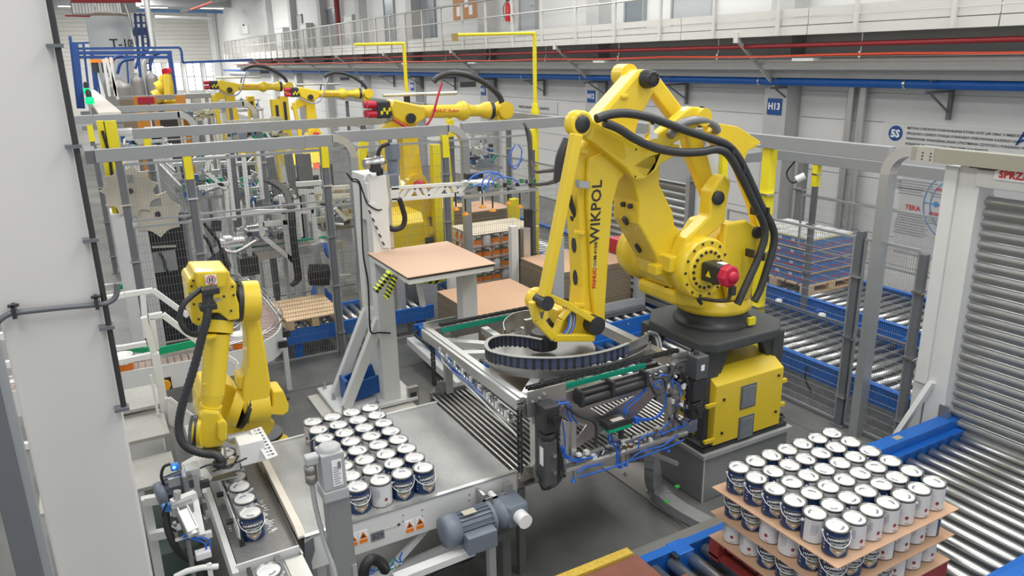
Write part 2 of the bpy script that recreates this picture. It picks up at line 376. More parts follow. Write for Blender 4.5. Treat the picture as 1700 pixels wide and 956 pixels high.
# ---------------- printed posters on the lower right wall
ps = thing('wall_banner', 'long white banner with round blue 5S badge and grey lines of text', 'banner', (11.94, 7, 2.7))
a = PX(1467, 203, 11.94)
MB().box((11.94, 2.5, 2.42), (11.96, a.y, 2.90)).build('sheet', mat('banner_white', (0.66, 0.66, 0.65), 0.5, var=0.01), ps)
c = PX(1487, 221, 11.94)
MB().cyl((11.93, c.y, c.z), (11.94, c.y, c.z), .125, 28).build('badge', SGN, ps)
text_mb('5S', .17, (11.93, c.y, c.z-.01), (0, -1, 0), (0, 0, 1), .004, .008).build('badge_lettering', WTX, ps)
LN = ['METODA 5 KROKOW DOSKONALENIA KTORA UCZY JAK DBAC O MIEJSCE PRACY', 'SPECJALISCI I LIDERZY STOSUJA STANDARDY STEROWANIA KAZDEGO DNIA', 'PRZEWODNIK WDROZENIA ZASAD UTRZYMANIA CZYSTOSCI I PORZADKU W FIRMIE', 'PORZADEK NA STANOWISKU I SZACUNEK DLA INNYCH']
for i, s in enumerate(LN):
    text_mb(s, .052, (11.935, c.y-.2, c.z+.1-i*.085), (0, -1, 0), (0, 0, 1), .003, .001, 1.0, 'LEFT').build('text_line', BTX, ps)
text_mb('A', .28, (11.935, PX(1697, 243, 11.94).y, PX(1697, 243, 11.94).z+.1), (0, -1, 0), (0, 0, 1), .003, .004).build('initial', SGN, ps)
pw = thing('wheel_poster', 'large pale poster with blue concentric circles and red headings', 'poster', (11.94, 7, 1.6))
c = PX(1590, 345, 11.94); cy, cz = c.y, c.z
MB().box((11.945, 4.4, .75), (11.96, PX(1497, 300, 11.94).y, 2.36)).build('sheet', mat('poster_white', (0.60, 0.60, 0.61), 0.5, var=0.01), pw)
def ring(mb, x, cy, cz, r0, r1, n=40):
    vs = [(x, cy+r*math.cos(2*PI*k/n), cz+r*math.sin(2*PI*k/n)) for r in (r0, r1) for k in range(n)]
    return mb.add(vs, [(k, (k+1) % n, n+(k+1) % n, n+k) for k in range(n)])
R0 = abs(PX(1531, 345, 11.94).y-cy)
for rr in (1.0, .8, .38): ring(MB(), 11.94, cy, cz, R0*rr-.02, R0*rr).build('circle_line', LTX, pw)
MB().box((11.938, cy-R0, cz-.006), (11.94, cy+R0, cz+.006)).build('cross_line', LTX, pw)
MB().cyl((11.936, cy+R0*.62, cz), (11.94, cy+R0*.62, cz), .045, 12).build('dot', LTX, pw)
for (tx, ty, s, tt) in ((1515, 345, .11, 'TEKA'), (1572, 317, .07, 'WLASCIWE'), (1560, 357, .07, 'STANDARD'), (1600, 342, .07, 'DBAJ')):
    p = PX(tx, ty, 11.935); text_mb(tt, s, p, (0, -1, 0), (0, 0, 1), .003, .002).build('heading', RTX, pw)
for (tx, ty, w, n) in ((1521, 302, .75, 4), (1513, 314, .45, 3), (1513, 355, .5, 3), (1513, 368, .6, 6), (1565, 324, .4, 2), (1560, 364, .4, 3)):
    b = MB(); p = PX(tx, ty, 11.938)
    for k in range(n): b.box((11.936, p.y-w/2*(1-.2*(k % 2)), p.z-k*.045), (11.94, p.y+w/2, p.z-k*.045+.014))
    b.build('small_print', mat('print_grey', (0.36, 0.37, 0.40), 0.7, var=0), pw)
# smaller notice further along the wall
pz = thing('wall_banner', 'white banner with small black text on the wall behind the yellow pole', 'banner', (11.94, 18, 2.7))
a, c = PX(850, 165, 11.94), PX(925, 190, 11.94)
MB().box((11.94, c.y, c.z), (11.96, a.y, a.z)).build('sheet', MATS['banner_white'], pz)
for i in range(2): text_mb('WASZE ZDROWIE I BEZPIECZENSTWO', .1, (11.935, (a.y+c.y)/2, a.z-.2-.2*i), (0, -1, 0), (0, 0, 1), .003, .002).build('text_line', BTX, pz)
a = PX(1292, 243, 11.94)
es = thing('exit_sign', 'small green emergency sign on the wall by the yellow post', 'sign', (11.94, a.y, a.z))
MB().box((11.93, a.y-.2, a.z-.07), (11.95, a.y+.2, a.z+.07)).build('board', mat('sign_green', (0.0, 0.28, 0.12), .4, var=0), es)
MB().bar((11.925, a.y-.12, a.z), (11.925, a.y+.02, a.z), .01, .03).prism([(11.922, a.y-.05, a.z-.05), (11.922, a.y-.05, a.z+.05), (11.922, a.y-.13, a.z)], (.004, 0, 0)).box((11.922, a.y+.06, a.z-.045), (11.926, a.y+.13, a.z+.045)).build('pictogram', WTX, es)

# ---------------- big white column close to the camera on the left
cl = MB(); cw = mat('column_white', (0.66, 0.65, 0.635), 0.55, var=0.05, scale=2.5)
A, B_ = PY(46, 735, 3.9), PY(230-18, 735, 3.9)
cl.box((A.x, 3.9, 0), (B_.x, 4.4, 9.3))
o = struct('trim_40', cl, cw, bevel=.012)
cx0, cx1 = A.x, B_.x
pc = thing('conduit_pipe', 'black conduit clipped down the edge of the white column', 'pipe', (cx1, 3.9, 2))
MB().tube([(cx1+.012, 3.87, 9.2), (cx1+.012, 3.87, 3.2), (cx1+.012, 3.87, 2.45)] + [], .013, 8).build('tube', BLM, pc)
for k in range(8): MB().box((cx1-.03, 3.84, 2.45+k*.42), (cx1+.035, 3.9, 2.465+k*.42)).build('clip', GRD, pc)
p1, p2 = PY(192, 497, 3.86), PY(0, 526, 3.86)
pd = thing('conduit_pipe', 'dark conduit crossing the white column horizontally', 'pipe', tuple(p2))
MB().tube(smooth_path([PY(194, 470, 3.86), PY(193, 490, 3.86), PY(184, 500, 3.86), PY(165, 505, 3.86), PY(100, 511, 3.86), PY(28, 519, 3.86), PY(12, 523, 3.86), PY(0, 531, 3.86), PY(-12, 545, 3.86)]), .013, 8).build('tube', GRD, pd)
for q in ((160, 502), (23, 517)): c = PY(q[0], q[1], 3.86); MB().box((c.x-.008, 3.84, c.z-.03), (c.x+.008, 3.9, c.z+.03)).box((c.x-.018, 3.84, c.z+.025), (c.x+.025, 3.86, c.z+.035)).build('clip', BLM, pd)
# dark grey steel post at the very left, nearer than the column
gp = thing('fence_post', 'dark grey steel post at the lower left edge, in front of the white column', 'post', (PY(40, 940, 3.2).x, 3.2, 0))
q0, q1 = PY(-12, 800, 3.2), PY(36, 800, 3.2)
MB().box((q0.x, 3.2, 0), (q1.x, 3.32, 3.6)).build('tube', GRD, gp, bevel=.006)
MB().box((q1.x, 3.21, 0), (q1.x+.03, 3.25, 3.6)).build('edge_strip', GRY, gp)
# ================================================================== PAINT CANS
TIN = mat('tin_rim', (0.26, 0.265, 0.26), 0.3, metal=.9, var=0)
CBL = mat('label_blue', (0.012, 0.038, 0.125), 0.3, var=0.05)
CWH = mat('label_white', (0.66, 0.67, 0.69), 0.35, var=0.02)
CDK = mat('label_dark', (0.02, 0.018, 0.03), 0.35, var=0)
CRD2 = mat('label_red', (0.45, 0.06, 0.03), 0.4, var=0)
CSV = mat('label_silver', (0.45, 0.48, 0.50), 0.3, metal=.3, var=0.1, scale=30)
CGR = mat('label_garden', (0.10, 0.13, 0.08), 0.4, var=0.5, scale=60)
CGO = mat('label_gold', (0.42, 0.27, 0.13), 0.4, var=0.2, scale=50)
LID = mat('lid_white', (0.70, 0.71, 0.71), 0.28, var=0, spec=.6)
LIS = mat('lid_print', (0.16, 0.17, 0.22), 0.5, var=0.25, scale=140)
CR, CH = .0785, .19
def arcpatch(mb, a0, a1, z0, z1, r, n=10):
    vs = []
    for k in range(n+1):
        t = a0+(a1-a0)*k/n
        for z in (z0, z1): vs.append((r*math.sin(t), -r*math.cos(t), z))
    return mb.add(vs, [(2*k, 2*k+2, 2*k+3, 2*k+1) for k in range(n)], True)
def curved_poly(mb, pts, r, step=.006):      # convex polygon in (arc length, z) wrapped on the cylinder in narrow slices
    xa, xb = min(p[0] for p in pts), max(p[0] for p in pts); n = max(2, int((xb-xa)/step)); N = len(pts); vs = []
    for k in range(n+1):
        x = xa+(xb-xa)*k/n; x = min(max(x, xa+1e-6), xb-1e-6); zs = []
        for a, b in zip(pts, pts[1:]+pts[:1]):
            if min(a[0], b[0]) <= x <= max(a[0], b[0]) and abs(a[0]-b[0]) > 1e-9: zs.append(a[1]+(b[1]-a[1])*(x-a[0])/(b[0]-a[0]))
        for z in (min(zs), max(zs)): vs.append((r*math.sin(x/CR), -r*math.cos(x/CR), z))
    return mb.add(vs, [(2*k, 2*k+2, 2*k+3, 2*k+1) for k in range(n)], True)
wm = text_mb('HAMMERITE', .0265, (0, 0, 0), (1, 0, 0), (0, 1, 0), 0, .0008)
WORD = MB(); WORD.add([((CR+.0022)*math.sin(v[0]/CR), -(CR+.0022)*math.cos(v[0]/CR), v[1]+.124+.004-1.3*v[0]*v[0]) for v in wm.v], wm.f)
def make_can():
    t = thing('paint_can', 'paint can', 'can', (0, 0, 0))
    b = MB(); b.lathe([(CR-.003, 0), (CR, .003), (CR-.001, .008), (CR-.001, .176), (CR+.002, .178), (CR+.003, .183), (CR+.002, .189), (CR-.002, .190), (CR-.004, .184), (CR-.011, .183)], n=28, caps=(True, False))
    b.build('body', TIN, t)
    w = MB()
    arcpatch(w.mi(0), -1.75, 1.75, .009, .172, CR+.0002, 20); arcpatch(w.mi(1), 1.75, 2*PI-1.75, .009, .172, CR+.0002, 14)
    w.mi(2); arcpatch(w, -.78, .78, .107, .148, CR+.0012, 10)
    w.mi(3); curved_poly(w, [(-.056, .100), (-.05, .105), (.05, .105), (.056, .100), (.052, .052), (.0, .014), (-.052, .052)], CR+.0009)
    w.mi(4); curved_poly(w, [(-.047, .096), (.047, .096), (.045, .068), (0, .062), (-.045, .068)], CR+.0014)
    w.mi(5); curved_poly(w, [(-.042, .050), (-.02, .060), (.02, .060), (.042, .050), (0, .022)], CR+.0016)
    w.mi(6); curved_poly(w, [(-.02, .05), (.02, .05), (0, .033)], CR+.0024)
    w.mi(3); curved_poly(w, [(.024*math.cos(a), .089+.010*math.sin(a)) for a in [k*PI/6 for k in range(12)]], CR+.0024)
    w.mi(1); curved_poly(w, [(-.075+.009*math.cos(a), .150+.009*math.sin(a)) for a in [k*PI/5 for k in range(10)]], CR+.0012)
    w.mi(3); arcpatch(w, -.76, .76, .1465, .149, CR+.0016, 8); arcpatch(w, -.74, .74, .1055, .108, CR+.0016, 8)
    for k in range(3): arcpatch(w, -1.3+.03*k, -1.1, .04+k*.025, .05+k*.025, CR+.001, 2)
    # reverse side: small print, round seal, red marks
    w.mi(7)
    for s in (0,):
        for k in range(7): arcpatch(w, 2.35, 2.95, .085+k*.009, .0875+k*.009, CR+.001, 4)
    w.mi(8)
    for z in (.157, .07): arcpatch(w, 2.35, 2.8, z, z+.003, CR+.001, 3)
    for k in range(3): arcpatch(w, 3.4+.13*k, 3.49+.13*k, .018, .025, CR+.001, 2)
    curved_poly(w, [(CR*3.5+.014*math.cos(a), .062+.014*math.sin(a)) for a in [k*PI/6 for k in range(12)]], CR+.001)
    w.mi(0); curved_poly(w, [(CR*3.5+.009*math.cos(a), .066+.006*math.sin(a)) for a in [k*PI/4 for k in range(8)]], CR+.002)
    w.build('label', [CBL, CWH, CDK, CSV, CGR, CGO, CWH, LIS, CRD2], t)
    WORD.build('wordmark', WTX, t)
    l = MB(); l.lathe([(0, .181), (CR-.020, .181), (CR-.018, .1795), (CR-.013, .1795), (CR-.012, .183), (CR-.011, .1832)], n=28, caps=(False, False))
    lid = l.build('lid', LID, t)
    p = MB(); n = 12; vs = []
    for k in range(n+1):
        a = -2.2+1.35*k/n
        for r in (.032, .043): vs.append((r*math.cos(a), r*math.sin(a)+.0, .1822))
    p.add(vs, [(2*k, 2*k+2, 2*k+3, 2*k+1) for k in range(n)]); p.build('lid_print', LIS, lid)
    h = MB(); pts = []
    for k in range(17):
        a = -1.5708+PI*k/16; s = math.cos(a)
        pts.append(((CR+.006+.006*s)*math.sin(a), -(CR+.006+.006*s)*math.cos(a), .146-.062*s))
    h.tube(pts, .0032, 6)
    for s in (-1, 1): h.cyl((s*(CR-.002), 0, .146), (s*(CR+.010), 0, .146), .010, 10)
    h.build('handle', WPL, t)
    return t
CAN0 = make_can(); can_used = [False]
def put_can(x, y, z, rot, label, group):
    if not can_used[0]: c = CAN0; can_used[0] = True
    else: c = copy_tree(CAN0)
    c.location = (x, y, z); c.rotation_euler = (0, 0, rot); c['label'] = label; c['group'] = group
    for ch in c.children:
        if ch.name.startswith('lid'): ch.rotation_euler = (0, 0, random.uniform(0, 2*PI))
    return c
rnd = random.Random(3)
# ---- pallet by the shutter: three layers on card sheets. lids plane of the top layer is 2.83 m below the camera
PXX, PYY, PIT = 3.742, 2.596, .1655
TOPZ = 4.05-2.83-.19
LZ = [TOPZ-.205*2, TOPZ-.205, TOPZ]
FRONTBLUE = {(0, 0), (0, 1), (0, 2), (0, 3), (0, 4), (0, 5)}
for li, z in enumerate(LZ):
    nm = ['lowest', 'middle', 'top'][li]
    for i in range(7):
        for j in range(6):
            if li < 2 and i > 0 and j > 0: continue
            # i along the edge that runs right, j along the edge that runs back to the left
            face = rnd.choice([-0.85, -.7, -.6, -.5])            # blue front to the camera
            back = PI - .75 + rnd.choice([-.5, -.15, .2, .55])
            if li == 2:
                if i == 0: rot = face+rnd.choice([-.1, .1, .2]) if j != 1 else PI-.25
                elif i == 0 or j == 0: rot = back
                else: rot = rnd.uniform(0, 6.28)
            else:
                rot = face-.2 if (i == 0 and rnd.random() < .6) else (back if rnd.random() < .6 else rnd.choice([face, 1.6, 1.9]))
            if i == 0 and j == 0: rot = -.55
            x, y = PXX+i*PIT, PYY+j*PIT
            lab = 'paint can, %s pallet layer, %s along the front edge, %s row back' % (nm, ORD[i], ORD[j])
            if li == 2 and i == 0 and j == 0: lab = 'paint can standing at the near corner of the pallet top layer'
            if li < 2 and i == 0 and j == 0: lab = 'paint can at the near corner of the %s layer of the pallet' % nm
            put_can(x, y, z, rot+(.0 if i else -.1), lab, 'cans on the roller conveyor pallet')
for li, z in enumerate(LZ):
    s = MB().box((PXX-.125, PYY-.125, z-.008), (PXX+6*PIT+.13, PYY+5*PIT+.125, z-.001)).build('card_sheet', CRD)
    tag(s, 'brown card sheet under the %s layer of paint cans' % ['lowest', 'middle', 'top'][li], 'sheet', 'card sheets between the cans')
z0 = LZ[0]-.008
pl = thing('pallet', 'dark red wooden pallet carrying the paint cans on the rollers', 'pallet', (PXX+.5, PYY+.4, z0-.17))
xa, xb, ya, yb = PXX-.12, PXX+6*PIT+.12, PYY-.12, PYY+5*PIT+.12
for k in range(7): MB().box((xa, ya+(yb-ya)*k/7, z0-.022), (xb, ya+(yb-ya)*(k+.86)/7, z0)).build('deck_board', WOR, pl)
for y in (ya, (ya+yb)/2-.05, yb-.1):
    MB().box((xa, y, z0-.145), (xb, y+.1, z0-.0225)).build('stringer', WOR, pl)
    MB().box((xa, y, z0-.17), (xb, y+.1, z0-.146)).build('bottom_board', WOR, pl)
for x in (xa,): MB().box((x, ya, z0-.145), (x+.1, yb, z0-.13)).build('cross_board', WOR, pl)
RZ = z0-.172        # top of the rollers
# ---- roller conveyor under it, rollers run along Y
def roller_y(root, x, y0, y1, zt, r=.047, name='roller'):
    MB().lathe([(.012, -.03), (.012, 0), (r-.004, 0), (r, .004), (r, y1-y0-.004), (r-.004, y1-y0), (.012, y1-y0), (.012, y1-y0+.03)], (x, y0, zt-r), (0, 1, 0), 16).build(name, ROL, root)
rc = thing('roller_conveyor', 'blue framed roller conveyor leading out under the shutter', 'conveyor', (5, 3, 0))
yF, yB = PYY-.27, PYY+5*PIT+.27
for k in range(36):
    x = 2.70+k*.168
    if 3.2 < x < 8.3: roller_y(rc, x, yF+.02, yB-.02, RZ)
for y, d in ((yF-.06, 'front'), (yB, 'rear')):
    f = MB().box((3.12, y, RZ-.20), (8.4, y+.06, RZ+.03)).box((3.12, y-.01, RZ+.03), (8.4, y+.07, RZ+.038)).build('side_rail', BLU, rc)
    bb = MB()
    for k in range(4, 34): bb.cyl((2.7+k*.168, y-.012 if d == 'front' else y+.07, RZ-.05), (2.7+k*.168, y+.07, RZ-.05), .012, 8)
    bb.build('bolts', CHR, rc, stuff=True)
for x in (3.3, 4.9, 6.9):
    for y in (yF-.06, yB-.04): MB().box((x, y, 0), (x+.1, y+.1, RZ-.2)).build('leg', BLU, rc)
# low rail at the front right
fr = thing('guard_rail', 'blue bolted rail crossing the lower right corner', 'rail', (5.6, 2.1, RZ))
MB().box((5.05, yF-.16, RZ-.02), (8.2, yF-.07, RZ+.10)).build('beam', BLU, fr, bevel=.004)
for k in range(6): MB().cyl((5.25+k*.4, yF-.17, RZ+.03), (5.25+k*.4, yF-.15, RZ+.03), .015, 8).build('bolt', CHR, fr)
# back beam with small sticker
bm_ = thing('guide_beam', 'blue beam behind the rollers running to the shutter', 'beam', (5.9, 3.8, RZ))
MB().box((4.9, yB+.06, RZ+.0), (7.9, yB+.20, RZ+.13)).build('beam', BLU, bm_, bevel=.005)
c = V((6.25, yB+.13, RZ+.131)); MB().box((c.x-.05, c.y-.03, c.z), (c.x+.05, c.y+.03, c.z+.002)).build('sticker', mat('sticker_tan', (.35, .33, .28), .6), bm_)
# cross conveyor joint at the lower middle: blue end block, steel plate
eb = thing('conveyor_end_block', 'blue end block of the roller conveyor with dark cap', 'block', (3.2, 3.4, 0))
a = PZ(1108, 905, RZ+.02)
MB().box((a.x-.02, a.y-.16, 0), (a.x+.13, a.y+.0, RZ+.04)).build('frame', BLU, eb, bevel=.008)
MB().box((a.x-.05, a.y-.16, RZ-.2), (a.x-.021, a.y-.02, RZ+.03)).build('cap', BLM, eb, bevel=.006)
th = thing('threshold_plate', 'worn grey steel plate on the floor edge in front of the conveyor', 'plate', (3.6, 3.95, 0))
MB().box((3.0, yB+.06, RZ-.0), (4.4, yB+.17, RZ+.03)).build('plate', STD, th, bevel=.004)
MB().box((3.02, yB+.09, 0), (4.38, yB+.14, RZ)).build('base', STD, th)
# dark red wooden board stack at the bottom edge with yellow marked edge
rp = thing('wooden_platform', 'worn reddish brown boards with yellow patterned edge at the bottom', 'platform', (2.3, 3.2, 0))
u = [PZ(1045, 912, .62), PZ(940, 958, .62)]
x1 = u[0].x; y1 = u[0].y
for k in range(3): MB().box((x1-1.0, y1-.36-k*.33, .56), (x1+.03+.18*k, y1-.05-k*.33, .60-.012*k)).build('board', mat('board_brown', (0.20, 0.075, 0.05), 0.6, var=.35, scale=9), rp, bevel=.004)
MB().box((x1-1.0, y1-.045, .55), (x1+.0, y1+.03, .62)).build('marked_edge', mat('edge_yellow', (0.55, 0.38, 0.05), 0.6, var=.5, scale=70), rp)
MB().box((x1-.9, y1-1.2, 0), (x1-.05, y1-.05, .55)).build('frame', BLD, rp)
MB().bar((x1+.06, y1-.38, .58), (x1+.30, y1-.7, .58), .03, .03).build('yellow_stop', YEL2, rp)

# ================================================================== LAYER TABLE (wide belt)
BZ = 4.05-2.86-.19
bt = thing('belt_table', 'wide grey belt table carrying a batch of paint cans', 'conveyor', (1.7, 5.2, 0))
X0, X1, Y0, Y1 = .845, 2.50, 4.50, 5.98
bmx = bpy.data.materials.new('belt_mesh'); bmx.use_nodes = True
nt = bmx.node_tree; b = nt.nodes['Principled BSDF']; tc = nt.nodes.new('ShaderNodeTexCoord')
wv = nt.nodes.new('ShaderNodeTexWave'); wv.inputs['Scale'].default_value = 26; wv.bands_direction = 'X'; wv.inputs['Distortion'].default_value = .0
nt.links.new(tc.outputs['Object'], wv.inputs['Vector'])
nz = nt.nodes.new('ShaderNodeTexNoise'); nz.inputs['Scale'].default_value = 2.2; nz.inputs['Detail'].default_value = 6; nt.links.new(tc.outputs['Object'], nz.inputs['Vector'])
rp_ = nt.nodes.new('ShaderNodeValToRGB'); rp_.color_ramp.elements[0].color = (.42, .43, .425, 1); rp_.color_ramp.elements[1].color = (.58, .59, .58, 1); rp_.color_ramp.elements[0].position = .35; rp_.color_ramp.elements[1].position = .7
nt.links.new(nz.outputs[0], rp_.inputs[0])
mxx = nt.nodes.new('ShaderNodeMix'); mxx.data_type = 'RGBA'; mxx.blend_type = 'MULTIPLY'; mxx.inputs[0].default_value = .45
nt.links.new(rp_.outputs[0], mxx.inputs[6]); nt.links.new(wv.outputs[0], mxx.inputs[7]); nt.links.new(mxx.outputs[2], b.inputs['Base Color'])
bp = nt.nodes.new('ShaderNodeBump'); bp.inputs['Strength'].default_value = .5; bp.inputs['Distance'].default_value = .003
nt.links.new(wv.outputs[0], bp.inputs['Height']); nt.links.new(bp.outputs[0], b.inputs['Normal']); b.inputs['Roughness'].default_value = .42; b.inputs['Metallic'].default_value = .1
MB().box((X0+.06, Y0+.03, BZ-.02), (X1-.01, Y1-.02, BZ)).build('belt', bmx, bt)
MB().box((X0+.04, Y0, BZ-.25), (X1+.02, Y0+.025, BZ+.012)).build('front_fascia', WHT, bt, bevel=.003)
MB().box((X0+.04, Y0-.006, BZ+.006), (X1+.02, Y0+.03, BZ+.02)).build('front_trim', ALU, bt)
MB().box((X0+.04, Y1-.02, BZ-.25), (X1, Y1, BZ+.012)).build('rear_fascia', WHT, bt)
MB().box((X0+.06, Y0+.03, BZ-.24), (X1, Y1-.03, BZ-.03)).build('bed', STD, bt)
MB().prism([(.845, 4.52, BZ+.0), (.845, 5.74, BZ+.0), (.845, 5.74, BZ+.055), (.845, 4.60, BZ+.055), (.845, 4.52, BZ+.02)], (.052, 0, 0)).build('guide_block', mat('guide_nylon', (0.72, 0.66, 0.58), 0.5, var=.06, scale=5), bt, bevel=.004)
# legs and struts below
for (x, y) in ((1.0, 4.65), (2.35, 4.65), (1.0, 5.8), (2.35, 5.8)):
    MB().box((x-.03, y-.03, 0), (x+.03, y+.03, BZ-.25)).build('leg', WHT, bt)
MB().bar((1.30, 4.56, .36), (1.78, 4.56, .74), .03, .05).build('strut', WHT, bt)
MB().bar((1.0, 4.6, .40), (2.35, 4.6, .50), .05, .07).build('cross_member', WHT, bt)
MB().box((2.30, 4.35, .02), (2.37, 4.42, .60)).build('front_foot', STD, bt)
MB().box((2.0, 4.33, .58), (2.4, 4.62, .64)).build('motor_shelf', STD, bt)
# warning plates
def warn(px, py, s=.062):
    c = PY(px, py, Y0-.002); w = thing('warning_label', 'w', 'label', (c.x, Y0-.002, c.z-.04))
    MB().box((c.x-s*.55, Y0-.003, c.z-s*.95), (c.x+s*.55, Y0, c.z+s*.75)).build('plate', WTX, w)
    MB().prism([(c.x-s*.47, Y0-.004, c.z-s*.25), (c.x+s*.47, Y0-.004, c.z-s*.25), (c.x, Y0-.004, c.z+s*.6)], (0, .002, 0)).build('triangle', ORG, w)
    MB().prism([(c.x-s*.30, Y0-.0045, c.z-s*.16), (c.x+s*.30, Y0-.0045, c.z-s*.16), (c.x, Y0-.0045, c.z+s*.40)], (0, .001, 0)).build('triangle_field', mat('warn_dark', (.12, .05, .01), .5, var=0), w)
    MB().box((c.x-s*.49, Y0-.004, c.z-s*.85), (c.x+s*.49, Y0-.001, c.z-s*.35)).build('text_bar', ORG, w)
    return w
for (px, py, l) in ((586, 896, 'orange warning label at the far left of the belt table front'), (603, 890, 'second orange warning label, next to the number plate'), (680, 873, 'third orange warning label, right of the number plate'), (697, 867, 'orange warning label nearest the motor')):
    w = warn(px, py); w['label'] = l; w['group'] = 'warning labels on the belt table'
c = PY(627, 889, Y0-.003)
npl = thing('number_plate', 'grey plate with the number 829 on the belt table front', 'plate', (c.x, c.y, c.z))
MB().box((c.x-.05, Y0-.006, c.z-.035), (c.x+.05, Y0, c.z+.035)).build('plate', mat('plate_grey', (.25, .26, .28), .4, metal=.4), npl, bevel=.002)
text_mb('829', .055, (c.x, Y0-.0065, c.z), (1, 0, 0), (0, 0, 1), .001, .0).build('digits', BTX, npl)
MB().box((c.x+.058, Y0-.003, c.z+.02), (c.x+.15, Y0, c.z+.035)).build('paper_strip', mat('strip_pale', (.6, .55, .5), .6), npl)
MB().box((c.x+.152, Y0-.003, c.z+.022), (c.x+.172, Y0, c.z+.042)).build('code_patch', BTX, npl)
bo = MB()
for q in ((669, 855), (701, 846), (669, 865), (701, 856), (779, 830), (808, 822), (779, 821)): p = PY(q[0], q[1], Y0); bo.cyl((p.x, Y0-.004, p.z), (p.x, Y0, p.z), .006, 8)
bo.build('bolts', STD, bt, stuff=True)
# ---- cans on the belt
for j in range(8):
    for i in range(4):
        x, y = 1.317+i*.1665, 4.655+j*.1665
        if j == 7 and i < 0: continue
        px = x
        rot = {(0, 0): -.05, (1, 0): PI-.25, (2, 0): -.25, (3, 0): .15, (2, 1): .1}.get((i, j), rnd.uniform(0, 6.28))
        if j == 7 : y -= .0
        put_can(x, y, BZ, rot, 'paint can on the wide belt table, %s from left, %s row' % (ORD[i], ORD[j]), 'cans on the wide belt table')
# ---- gear motor at the corner
gm = thing('gear_motor', 'blue grey ribbed gear motor on the front of the belt table', 'motor', (2.15, 4.3, .62))
ya = 4.30
pL, pR = PY(752, 875, ya), PY(812, 862, ya)
zc = (pL.z+pR.z)/2; r = .115
MB().lathe([(.06, -.09), (.105, -.085), (.12, -.06), (.12, .03), (.105, .035)], (pL.x, ya, zc), (1, 0, 0), 20).build('fan_cover', MOT, gm)
b = MB(); b.cyl((pL.x+.03, ya, zc), (pR.x, ya, zc), .095, 20)
for k in range(20):
    a = 2*PI*k/20; b.bar((pL.x+.035, ya+.105*math.cos(a), zc+.105*math.sin(a)), (pR.x-.01, ya+.105*math.cos(a), zc+.105*math.sin(a)), .006, .02, (0, math.cos(a), math.sin(a)))
b.build('ribbed_housing', MOT, gm)
MB().box((pL.x+.03, ya-.19, zc-.12), (pR.x-.03, ya-.07, zc+.02)).build('terminal_box', MOT, gm, bevel=.008)
MB().box((pL.x+.07, ya-.05, zc+.112), (pL.x+.17, ya+.01, zc+.118)).build('type_plate', mat('brass_plate', (.45, .42, .33), .4, metal=.3), gm)
MB().lathe([(.105, 0), (.115, .01), (.115, .03), (.07, .04)], (pR.x-.01, ya, zc), (1, 0, 0), 20).build('flange', MOT, gm)
MB().lathe([(.06, 0), (.07, .03), (.11, .05), (.11, .09), (.09, .12), (.09, .24)], (pR.x+.02, ya, zc), (1, 0, 0), 20).build('gearbox', MOT, gm)
MB().box((pR.x+.11, ya-.1, zc-.09), (pR.x+.28, ya+.12, zc+.09)).build('gearbox_body', MOT, gm, bevel=.02)
MB().cyl((pR.x+.20, ya-.19, zc), (pR.x+.20, ya-.1, zc), .055, 20).build('shaft_cap', WPL, gm)
# chain bracket beside
cb = thing('tension_bracket', 'pale steel bracket with bolts holding the belt drive above the motor', 'bracket', (2.3, 4.4, .8))
p = PY(822, 822, 4.42)
MB().box((p.x-.12, 4.38, p.z-.1), (p.x-.1, 4.5, p.z+.06)).box((p.x+.06, 4.36, p.z-.13), (p.x+.12, 4.42, p.z+.09)).box((p.x-.12, 4.38, p.z-.0), (p.x+.06, 4.39, p.z+.02)).build('plates', STL, cb)
MB().cyl((p.x-.02, 4.38, p.z+.0), (p.x-.02, 4.46, p.z+.0), .025, 12).build('knob', WPL, cb)
# hose under the table front
hz = thing('corrugated_hose', 'black corrugated hose under the belt table front', 'hose', (1.6, 4.35, .4))
MB().tube(smooth_path([PY(795, 905, 4.4), PY(780, 925, 4.4), PY(745, 936, 4.35), PY(715, 952, 4.3), PY(700, 975, 4.3)], 6), .022, 10).build('hose', BLK, hz)
hz2 = thing('corrugated_hose', 'thick ridged black hose rising at the bottom edge beside the grey post', 'hose', (1.4, 4.2, .3))
MB().tube(smooth_path([PY(603, 990, 4.1), PY(603, 960, 4.1), PY(607, 938, 4.1), PY(618, 928, 4.12), PY(632, 934, 4.2), PY(640, 946, 4.3)], 10), .033, 12, ridge=.14).build('hose', BLK, hz2)
# white frame channels at the bottom, pipes, green and blue fittings
wc = thing('cable_channel', 'pale steel channel with small valves under the belt table', 'channel', (1.9, 4.3, .3))
MB().bar(PY(655, 962, 4.2), PY(785, 912, 4.2), .08, .05).build('channel', WHT, wc)
g = MB()
for k in range(26):
    p = PY(628+rnd.uniform(-10, 40), 935+rnd.uniform(-10, 16), 4.3+rnd.uniform(-.03, .05)); q = p+V((rnd.uniform(-.05, .05), 0, rnd.uniform(-.06, .06)))
    g.mi(k % 3).cyl(p, q, .006, 6)
g.build('fittings', [GRN, PBL, WPL], wc, stuff=True)
